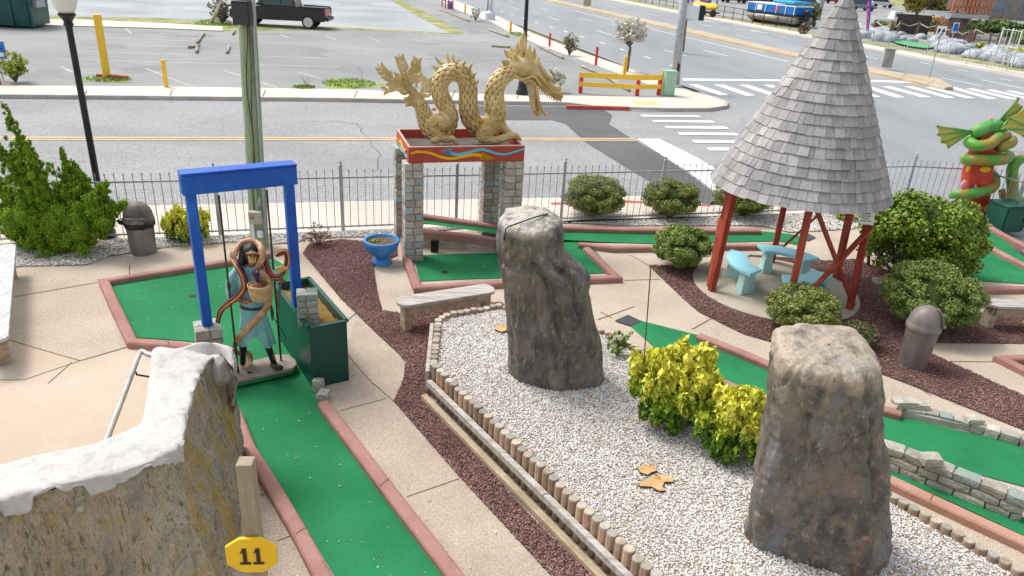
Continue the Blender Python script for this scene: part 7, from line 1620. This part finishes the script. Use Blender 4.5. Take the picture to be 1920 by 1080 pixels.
# pontoon boat
def boatpos(x, y): return hp(x, y, .0)
a, b = hp(1395, 38), hp(1486, 51); d = (b-a).normalized(); n_ = Vector((-d.y, d.x, 0)); L = (b-a).length; c = (a+b)/2+n_*1.2
r = T('pontoon_boat', 'blue and white pontoon boat on trailer blocks beyond the black fence', 'boat', Vector((c.x, c.y, 0))); ang = math.atan2(d.y, d.x); Rm = Matrix.Rotation(ang,3,'Z')
for s_ in (-1, 1):
    m = MB(); m.tube([a+n_*(1.2+s_*.9)-d*.1+Vector((0,0,.75)), a+n_*(1.2+s_*.9)+d*.5+Vector((0,0,.6)), b+n_*(1.2+s_*.9)+Vector((0,0,.6))], [.1,.36,.36], 14); m.build('pontoon', M('aluminium', (.22,.21,.19), (.42,.40,.36), sc=1.5, rough=.35, metal=.4, stretch=(1,1,3)), r, smooth=True)
m = MB(); m.box(c+Vector((0,0,1.0)), (L,2.4,.12), Rm); m.build('deck', m_black, r)
m = MB(); m.box(c+Vector((0,0,1.45)), (L*.96,2.3,.75), Rm, ch=.04); m.build('side_panels', M('boat_blue', (.01,.14,.50), (.02,.18,.58), rough=.3), r)
m = MB(); m.box(c+Vector((0,0,1.87)), (L*.97,2.34,.10), Rm)
for t in (-.48,-.3,-.1,.12,.3,.47): m.box(c+d*L*t-n_*1.17+Vector((0,0,1.45)), (.07,.05,.75), Rm)
m.build('white_rail', m_signw, r)
m = MB(); m.box(c+d*L*.22+Vector((0,0,2.15)), (L*.42,2.2,.30), Rm, ch=.1); m.build('cover', M('cover_blue', (.02,.30,.62), rough=.6), r)
m = MB(); m.box(c-d*L*.22-n_*1.18+Vector((0,0,1.48)), (.7,.03,.5), Rm); m.build('white_notice', m_signw, r); m = MB(); m.box(c+d*L*.14-n_*1.18+Vector((0,0,1.45)), (.5,.03,.35), Rm); m.build('red_notice', m_pred, r)
m = MB(); m.box(b+n_*1.2+d*.35+Vector((0,0,1.1)), (.6,.5,1.0), Rm, ch=.12); m.build('outboard_motor', m_black, r)
m = MB(); m.box(c+Vector((0,0,.16)), (L*.9,1.4,.12), Rm); 
for t in (-.35,.35): m.box(c+d*L*t+Vector((0,0,.15)), (.3,1.8,.3), Rm)
m.build('trailer', m_black, r)
# jet ski on a trailer
a, b = hp(1296, 27), hp(1342, 33); d = (b-a).normalized(); c = (a+b)/2; ang = math.atan2(d.y, d.x); Rm = Matrix.Rotation(ang,3,'Z')
r = T('jet_ski', 'yellow and purple jet ski on a black trailer beyond the highway', 'jet ski', c); m = MB(); L = (b-a).length
p, r_ = spline([(tuple(c-d*L*.5+Vector((0,0,1.1))), .1), (tuple(c-d*L*.3+Vector((0,0,1.15))), .42), (tuple(c+Vector((0,0,1.1))), .5), (tuple(c+d*L*.35+Vector((0,0,1.05))), .4), (tuple(c+d*L*.5+Vector((0,0,1.05))), .2)], 6); m.tube([tuple(q) for q in p], r_, 12, flat=.7); m.build('hull', m_pyel, r, smooth=True)
m = MB(); m.box(c+Vector((0,0,1.6)), (L*.4,.5,.3), Rm, ch=.1); m.tube([c-d*L*.12+Vector((0,0,1.6)), c-d*L*.05+Vector((0,0,2.1))], .14, 8); m.build('seat', M('purple', (.12,.07,.45), rough=.4), r)
m = MB(); m.box(c+Vector((0,0,.45)), (L*.95,1.2,.14), Rm); m.lathe(c+d*L*.3-Vector((0,.7,-.4)), [(.36,0),(.36,.2)], 16, axis=(0,-1,0)); m.lathe(c-d*L*.1-Vector((0,.7,-.4)), [(.36,0),(.36,.2)], 16, axis=(0,-1,0)); m.build('trailer', m_black, r)
# white motor boat
a, b = hp(1640, 52), hp(1712, 50); Yb = a.y+8
r = T('motor_boat', 'white motor boat with a small cabin behind the banner', 'boat', Vector((a.x+3, Yb, 0)))
A_ = at(1632, 36, Yb); B_ = at(1708, 34, Yb); Lb = (B_-A_).length; d = (B_-A_); d.z = 0; d.normalize(); n_ = Vector((-d.y, d.x, 0)); rows = []
for i in range(13):
    t = i/12; w = 1.3*min(1, (t*2.6)**.6+.02); cz = A_.z*1+.35*(1-t); p = A_+d*Lb*t
    rows.append([tuple(Vector((p.x, p.y, z))+n_*w*k) for z, k in ((cz,-1),(cz-.5,-.95),(cz-1.3,-.45),(cz-1.5,0),(cz-1.3,.45),(cz-.5,.95),(cz,1))])
m = MB(); m.grid(rows[::-1]); m.add(rows[-1], [tuple(range(7))]); q_ = [r_[0] for r_ in rows]+[r_[-1] for r_ in rows[::-1]]; m.add(q_, [tuple(range(len(q_)))]); m.build('hull', m_signw, r, smooth=True, angle=35)
m = MB(); p = A_+d*Lb*.62; Rm = Matrix.Rotation(math.atan2(d.y, d.x),3,'Z'); m.box(Vector((p.x,p.y,A_.z+.55)), (Lb*.28,1.5,.9), Rm, taper=.7); m.build('cabin', m_signw, r); m = MB(); m.box(Vector((p.x,p.y,A_.z+.62))-n_*.72, (Lb*.14,.06,.3), Rm); m.build('cabin_window', m_black, r)
m = MB(); m.box(Vector((p.x,p.y,(A_.z-1.3)*.5)), (Lb*.5,1.0,max(.3,A_.z-1.4)), Rm); m.build('cradle', m_black, r)
# feather banner
b = hp(1628, 73); r = T('feather_banner', 'tall blue and pink feather banner beside the shingle roof', 'banner', b); m = MB(); t1_ = at(1634, -60, b.y); m.tube([b, t1_], .03, 6); m.build('pole', m_galv, r)
m = MB(); rows = []
for i in range(11): t = i/10; y = 58-118*t; p = at(1624+7*t, y, b.y); q = at(1629+9*t+1.5*math.sin(t*3), y, b.y-.1); rows.append([tuple(p), tuple(p.lerp(q, .5)+Vector((0,-.05,0))), tuple(q)])
m.grid(rows); o = m.build('cloth', M('banner_blue', (.05,.08,.62), (.10,.12,.7), rough=.7), r); s = o.modifiers.new('s','SOLIDIFY'); s.thickness = .02
m = MB()
for i, (y0, y1) in enumerate(((52,42),(38,28),(24,16),(12,4),(0,-10))): p = at(1626+.5*i*1.2, y0, b.y-.16); q = at(1627+.5*i*1.4, y1, b.y-.16); m.bar(p, q, .03, .22, upv=(1,0,0))
m.build('pink_lettering', M('banner_pink', (.85,.12,.30), rough=.6), o)
# second sign (blue and white) on a post
b = hp(1779, 92); r = T('blue_info_sign', 'small blue and white round topped sign on a post before the tree house', 'sign', b); tcn = at(1792, 52, b.y); m = MB(); m.tube([b, at(1789, 60, b.y)], .03, 6); m.build('post', m_galv, r)
pw, ph = (at(1797,50,b.y)-at(1786,50,b.y)).length, (at(1792,43,b.y)-at(1790,62,b.y)).length; c0 = tcn-Vector((pw/2,0,ph/2)); o = plate('plate', m_signw, c0, Vector((1,0,0)), ez_, pw, ph, r); o2 = plate('blue_band', m_signb, c0+Vector((.02,-.02,.1)), Vector((1,0,0)), ez_, pw-.04, ph*.38, o, .015)
m = MB(); m.lathe(tcn+Vector((0,-.02,ph*.2)), [(pw*.32,0),(pw*.40,0),(pw*.40,.01),(pw*.32,.01)], 20, axis=(0,-1,0)); m.tube([tcn+Vector((0,-.03,ph*.10)), tcn+Vector((0,-.03,ph*.30))], pw*.07, 6); m.build('emblem', m_signb, o)
# far course: rockwork, greens, ropes
random.seed(77)
rocks = T('rockwork', 'long bank of rounded grey artificial rock along the far golf course', 'rockwork', hp(1780, 105)); nb_ = 0
for i in range(170):
    t = random.random(); x = 1605+330*t; y0 = 70+63*t; band = random.random(); y = y0-3-band*22; p = hp(x, y); s = random.uniform(.3, .75)*(1.15-.3*band); 
    if (1672 < x < 1760 and 74+.09*(x-1672) < y < 92) or (1790 < x < 1858 and 90 < y < 104): continue
    if nb_ >= 98: break
    s *= 1.15; nb_ += 1; m = MB(); blob(m, p+Vector((0,0,s*.2)), (s*1.2, s, s*.62), i*.9, .32, 8, 1.8); m.build('boulder', m_rock, rocks, smooth=True)
for i, (q, lab) in enumerate((([(1672,74),(1700,76),(1735,83),(1755,88),(1735,90),(1705,86),(1680,80)], 'far narrow green behind the rockwork, left of the keep right sign'), ([(1787,93),(1820,90),(1850,97),(1858,104),(1830,102),(1800,96)], 'far small green in the rockwork right of the keep right sign'), ([(1890,112),(1915,113),(1930,118),(1900,117)], 'far sliver of green behind the silver fence'))):
    P = [hp(x, y, .12) for x, y in q]; m = MB(); m.sheet(P, .12); o = m.build('far_putting_green', M('far_turf', (.06,.36,.12), (.10,.42,.17), sc=1, rough=.9), None, base=P[0]); tag(o, lab, 'putting green')
rp = [(1637,60),(1667,68),(1683,62),(1718,63),(1752,68),(1778,76),(1784,78),(1813,81),(1823,76),(1870,86)]
FP = T('rope_fence', 'short brown posts with pale rope along the far golf course', 'fence', hp(1700, 74)); tops_ = []
for x, y in rp: p = hp(x, y+3); m = MB(); m.tube([p, p+Vector((0,0,1.25))], .15, 8); m.build('fence_post', M('far_post', (.14,.07,.05), (.2,.11,.08), rough=.9), FP); tops_.append(p+Vector((0,0,1.1)))
m = MB()
for a, b in zip(tops_, tops_[1:]):
    if (b-a).length < 9: m.tube([a, a.lerp(b,.5)-Vector((0,0,.3)), b], .04, 5)
m.build('rope', M('rope', (.5,.46,.4), rough=1), FP)
xfence('picket_fence', 'brown wooden picket fence in the far golf course at right', [hp(1816,86), hp(1850,92), hp(1880,100), hp(1925,103)], 1.3, M('far_wood', (.12,.08,.06), (.2,.15,.11), rough=.9), 2.0, (.3,.9), .28, .12)
xfence('white_gate', 'pale metal gate and arch at the far course entrance', [hp(1862,118), hp(1880,121), hp(1896,125)], 2.3, M('gate_white', (.62,.63,.62), rough=.5), 1.6, (.1,.5,.95), .3, .08)
yel('bright yellow forsythia by the white gate at the right edge', 1902, 108, 26, 18, 51, 700, 0, .12, .0); yel('small yellow bush left of the white gate', 1842, 90, 12, 9, 52, 260, 0, .12, .0)
# dark screen fence, hedges, trees, building
m = MB(); a, b = hp(1676, 62), hp(1738, 66); m.bar(a+Vector((0,0,.9)), b+Vector((0,0,.9)), .08, 1.8); o = m.build('screen_fence', M('dark_screen', (.06,.045,.045), (.09,.07,.065), rough=.9), None, base=a); tag(o, 'dark brown screen fence behind the rope posts', 'fence')
def tree(name, label, px_, py_, wpx, top, mat, seed, n=2200, size=.25, trunk=.25, cat='tree', stretch_=1.0, group=None):
    b = hp(px_, py_); rx = (hp(px_+wpx/2, py_)-hp(px_-wpx/2, py_)).length/2; hz = min(14, up(b, top)) if top > -90 else 9; random.seed(seed); r = T(name, label, cat, b, group); z0 = hz*trunk; c = b+Vector((0,0,(z0+hz)/2)); rz = (hz-z0)/2; cl = []; tw = MB()
    tw.tube([b, b+Vector((.1,0,z0+rz*.5)), c+Vector((0,0,rz*.4))], [hz*.035, hz*.025, hz*.01], 8)
    for k in range(26):
        d = Vector((random.gauss(0,1), random.gauss(0,1), random.gauss(0,1))).normalized(); q = random.uniform(.5, .85); p = (c.x+d.x*rx*q, c.y+d.y*rx*q*.8, c.z+d.z*rz*q); s = random.uniform(.22, .36); cl.append((p, (rx*s, rx*s, rz*s*stretch_))); tw.tube([b+Vector((0,0,z0)), p], [hz*.012, hz*.003], 5)
    crown('crown', cl, n, size, mat, r, shell=.8); tw.build('trunk', m_twig, r); return r
m_wil = M('willow_leaves', (.34,.30,.05), (.48,.42,.09), sc=.5, rough=.9, rnd=.3); m_ol = M('olive_crown', (.15,.16,.05), (.26,.26,.10), sc=.5, rough=.9, rnd=.3); m_hedge = M('hedge_leaves', (.05,.12,.03), (.10,.18,.05), sc=.6, rough=.9, rnd=.3)
tree('willow_tree', 'yellow green spring tree left of the tree house', 1712, 50, 62, -60, m_wil, 61, 3800, .30); tree('olive_tree', 'duller olive tree directly behind the person', 1745, 46, 40, -30, m_ol, 62, 2600, .28)
for i, (x, y, w, t_, mt, lab) in enumerate([(1725,56,40,28,m_ol,'olive bush behind the dark screen fence'),(1840,62,60,30,m_ol,'pale bush left in the hedge below the grey building'),(1878,66,60,38,m_hedge,'dark green hedge in front of the grey building'),(1915,72,50,42,m_hedge,'hedge end at the right edge of the picture'),(1810,66,30,44,m_hedge,'dark bush beside the trunk of the tree house'),(1912,82,26,58,m_green_g,'bright green bush overhanging the brown picket fence'),(1655,60,30,36,m_green_g,'green bush between the banner and the screen fence'),(1512,50,26,6,m_ol,'sparse olive bush left of the shingle roof tip'),(1505,64,14,44,M('bare_grey', (.17,.14,.12), (.26,.22,.19), rough=1, rnd=.3),'small bare shrub at the end of the black fence')]):
    tree('far_bush', lab, x, y, w, t_, mt, 70+i, 1500 if w > 20 else 400, .22, .02, 'bush')
# tree house
b = hp(1797, 70); Yt = b.y; r = T('tree_house', 'artificial tree house platform on a thick brown trunk with orange railings', 'tree house', b); mtk = M('far_trunk', (.22,.16,.13), (.34,.27,.23), sc=1, rough=.9, bump=1)
m = MB()
for pts in ([(1800,72,.62),(1799,52,.5),(1797,40,.5),(1789,26,.4)],[(1800,58,.5),(1806,44,.42),(1815,33,.34),(1824,27,.3)],[(1782,70,.36),(1780,50,.34),(1786,36,.3),(1792,28,.3)]): p, r_ = spline([(tuple(at(x, y, Yt)), q) for x, y, q in pts], 6); m.tube([tuple(q) for q in p], r_, 12)
m.build('trunk', mtk, r, smooth=True)
p0, p1 = at(1768, 27, Yt-1), at(1838, 31, Yt-1); pc3 = (p0+p1)/2; wd = (p1-p0).length
m = MB(); m.box(Vector((pc3.x, Yt, pc3.z)), (wd, 5, .35)); m.build('platform', m_galv, r)
m = MB(); z0 = pc3.z+.2
for k in range(11): m.bar(Vector((p0.x+wd*k/10, Yt-2.4, z0)), Vector((p0.x+wd*k/10, Yt-2.4, z0+1.3)), .12, .12)
for z in (.6, 1.3): m.bar(Vector((p0.x, Yt-2.4, z0+z)), Vector((p1.x, Yt-2.4, z0+z)), .12, .12)
m.bar(Vector((p1.x-2, Yt-2, z0)), at(1868, 4, Yt-2), .15, .15); m.build('railing', M('orange_rail', (.62,.22,.08), (.5,.25,.15), rough=.7), r)
m = MB(); m.box(Vector((pc3.x+.5, Yt, z0+1.5)), (wd*.45, 3, 2.6)); m.build('hut', M('hut_red', (.30,.10,.08), (.42,.3,.25), sc=1, rough=.8), r); m = MB(); m.box(Vector((pc3.x-2.5, Yt+.3, z0+2.3)), (wd*.3, 4, .25)); m.build('upper_deck', m_galv, r)
m = MB(); m.add([Vector((pc3.x-2.2,Yt-2,z0+2.8)), Vector((pc3.x+3.2,Yt-2,z0+2.8)), Vector((pc3.x+.5,Yt-2,z0+4.6)), Vector((pc3.x-2.2,Yt+2,z0+2.8)), Vector((pc3.x+3.2,Yt+2,z0+2.8)), Vector((pc3.x+.5,Yt+2,z0+4.6))], [(0,1,2),(5,4,3),(1,4,5,2),(0,2,5,3),(0,3,4,1)]); m.build('roof', M('roof_teal', (.10,.35,.28), rough=.6), r)
# orange crates and the person
for i, (x, y, w_, h_, lab) in enumerate([(1747,57,1.2,1.1,'large orange planter block left of the person'),(1768,54,1.0,.8,'small orange block right of the person')]):
    p = hp(x, y); m = MB(); m.box(p+Vector((0,0,h_/2+.3)), (w_, 1.2, h_), taper=.85, ch=.05); m.box(p+Vector((0,0,.15)), (w_*1.2,1.5,.3)); o = m.build('orange_block', M('orange_block', (.66,.25,.07), (.75,.35,.12), sc=2, rough=.7), None, base=p); tag(o, lab, 'block')
pp_ = hp(1759, 58); hm_ = 1.8
r = T('person', 'person with dark hair, patterned jacket and blue jeans standing beside the orange blocks', 'person', pp_)
def pskin(name, mat, nodes, edges):
    me = bpy.data.meshes.new(name); me.from_pydata([n_[:3] for n_ in nodes], edges, []); o = bpy.data.objects.new(name, me); COL.objects.link(o); o.modifiers.new('k', 'SKIN')
    for i, nd in enumerate(nodes): me.skin_vertices[0].data[i].radius = (nd[3], nd[3]); me.skin_vertices[0].data[i].use_root = (i == 0)
    u = o.modifiers.new('s', 'SUBSURF'); u.levels = u.render_levels = 2; dg = bpy.context.evaluated_depsgraph_get(); m2 = bpy.data.meshes.new_from_object(o.evaluated_get(dg)); bpy.data.objects.remove(o); m2.materials.clear(); m2.materials.append(mat); m2.polygons.foreach_set('use_smooth', [True]*len(m2.polygons)); o = bpy.data.objects.new(name, m2); COL.objects.link(o); o.parent = r; return o
pskin('body', M('person_skin', (.42,.24,.16), rough=.6), [(0,0,.95,.14),(0,0,1.2,.14),(0,0,1.45,.12),(0,0,1.56,.05),(0,0,1.70,.095),(.2,0,1.42,.06),(.27,-.05,1.15,.045),(.15,-.25,1.05,.035),(-.2,0,1.42,.06),(-.27,-.05,1.15,.045),(-.18,-.28,1.1,.035),(.1,0,.5,.08),(.11,0,.08,.05),(.12,-.14,.04,.04),(-.1,0,.5,.08),(-.12,.05,.08,.05),(-.13,-.1,.04,.04)], [(0,1),(1,2),(2,3),(3,4),(2,5),(5,6),(6,7),(2,8),(8,9),(9,10),(0,11),(11,12),(12,13),(0,14),(14,15),(15,16)])
pskin('jacket', M('plaid_jacket', (.12,.13,.15), (.55,.56,.58), sc=9, rough=.8), [(0,0,.92,.17),(0,0,1.2,.17),(0,0,1.44,.15),(.21,0,1.42,.08),(.28,-.05,1.15,.065),(.18,-.22,1.06,.055),(-.21,0,1.42,.08),(-.28,-.05,1.15,.065),(-.2,-.25,1.1,.055)], [(0,1),(1,2),(2,3),(3,4),(4,5),(2,6),(6,7),(7,8)])
pskin('jeans', M('jeans', (.06,.14,.28), rough=.8), [(0,0,.95,.16),(.1,0,.5,.10),(.11,0,.12,.07),(-.1,0,.5,.10),(-.12,.05,.12,.07)], [(0,1),(1,2),(0,3),(3,4)])
m = MB(); blob(m, pp_+Vector((0,.03,1.72)), (.12,.13,.14), 1., .08, 8); m.build('hair', M('person_hair', (.02,.012,.01), rough=.7), r, smooth=True)
# building at the right top
b = hp(1905, 38); r = T('grey_building', 'large weathered grey building with blue grey windows beyond the hedge', 'building', b); c = b+Vector((3, 6, 0)); m = MB(); m.box(c+Vector((0,0,4)), (26,10,8), Matrix.Rotation(-.15,3,'Z')); m.build('wall', M('grey_boards', (.20,.18,.17), (.30,.28,.27), sc=2, rough=.9, stretch=(3,3,.4), fine=.15, fs=8), r)
Rm = Matrix.Rotation(-.15,3,'Z')
for k in range(5): m = MB(); m.box(c+Rm @ Vector((-9.5+4.7*k,-5.03,0))+Vector((0,0,2.6)), (2.4,.1,3.0), Rm); m.build('window', M('far_window', (.14,.18,.22), (.22,.27,.31), sc=.6, rough=.2), r)
m = MB(); m.box(c+Vector((0,0,8.15)), (27,11,.3), Rm); m.build('roof', m_dark, r)
m = MB(); m.box(c+Rm @ Vector((4.5,-5.2,0))+Vector((0,0,4)), (.3,.2,5), Rm); m.build('purple_flag', M('purple_flag', (.20,.12,.62), rough=.7), r)
# far vehicles
def car(label, px_, py_, wpx, paint, ang, seed, suv=False, group='vehicles parked beyond the highway'):
    c = hp(px_, py_); L = 4.5; r = T('parked_car', label, 'car', c, group); Rm = Matrix.Rotation(ang,3,'Z'); X = lambda x, y, z: c+Rm @ Vector((x, y, z)); m = MB(); hcab = 1.75 if suv else 1.45
    poly = [(-2.2,.35),(-2.25,.8),(-2.1,.98),(1.2,.98),(2.1,.82),(2.25,.6),(2.2,.35)]; n = len(poly); m.add([X(x,-.88,z) for x, z in poly]+[X(x,.88,z) for x, z in poly], [tuple(range(n)), tuple(range(n,2*n))[::-1]]+[(i, n+i, n+(i+1)%n, (i+1)%n) for i in range(n)]); m.build('body', paint, r, bevel=.06)
    poly = [(-2.05 if suv else -1.7,.98,.8),(-1.8 if suv else -1.1,hcab,.66),(.4,hcab,.66),(1.15,.98,.8)]; m = MB(); m.add([X(x,-w,z) for x, z, w in poly]+[X(x,w,z) for x, z, w in poly], [(0,1,2,3),(7,6,5,4)]+[(i,4+i,4+(i+1)%4,(i+1)%4) for i in range(4)]); m.build('windows', MATS['tinted_glass'], r)
    m = MB(); m.box(X(-.5,0,hcab+.02), (1.7,1.3,.06), Rm, ch=.02); m.build('roof', paint, r)
    for x in (-1.4, 1.35):
        for sg in (-1, 1): m = MB(); av = Rm @ Vector((0,sg,0)); m.lathe(X(x,sg*.78,.33), [(.33,0),(.33,.14),(.2,.15)], 16, axis=av); m.build('wheel', MATS['tyre'], r)
    return r
w1 = M('car_white', (.72,.73,.74), rough=.3, coat=.4); w2 = M('car_grey', (.20,.24,.27), rough=.3, coat=.4); w3 = M('car_green', (.06,.14,.07), rough=.4, coat=.4); w4 = M('car_red', (.4,.03,.03), rough=.4, coat=.4)
car('white car just beyond the pontoon boat', 1480, 20, 40, w1, .25, 1); car('dark off road vehicle left of the shingle roof tip', 1512, 16, 40, w2, .2, 2, True); car('grey sport utility vehicle right of the shingle roof tip', 1612, 20, 50, w2, .15, 3, True)
car('dark green car at the top behind the jet ski', 1375, 5, 30, w3, .2, 4); car('green car next to the dark green one at the top', 1415, 6, 30, w3, .2, 5); car('white car at the top edge above the pontoon boat', 1455, 4, 30, w1, .2, 6); car('dark red car at the top near the banner', 1560, 6, 30, w4, .2, 7); car('white and red trailer body right of the banner', 1650, 14, 30, w1, .1, 8, True)
for i, (x, y, lab) in enumerate([(1297,10,'purple flag pole left of the jet ski'),(1343,12,'purple flag pole right of the jet ski'),(1594,22,'thin purple flag pole between roof and banner')]):
    b = hp(x, y); m = MB(); m.tube([b, b+Vector((0,0,4.5))], .12, 6); o = m.build('flag_pole', MATS['purple_flag'], None, base=b); tag(o, lab, 'flag pole')
b = hp(1534, 38); m = MB(); m.tube([b, b+Vector((.2,0,9))], .22, 10); o = m.build('grey_pole', m_galv, None, base=b, smooth=True); tag(o, 'thick grey pole just left of the shingle roof tip', 'pole')
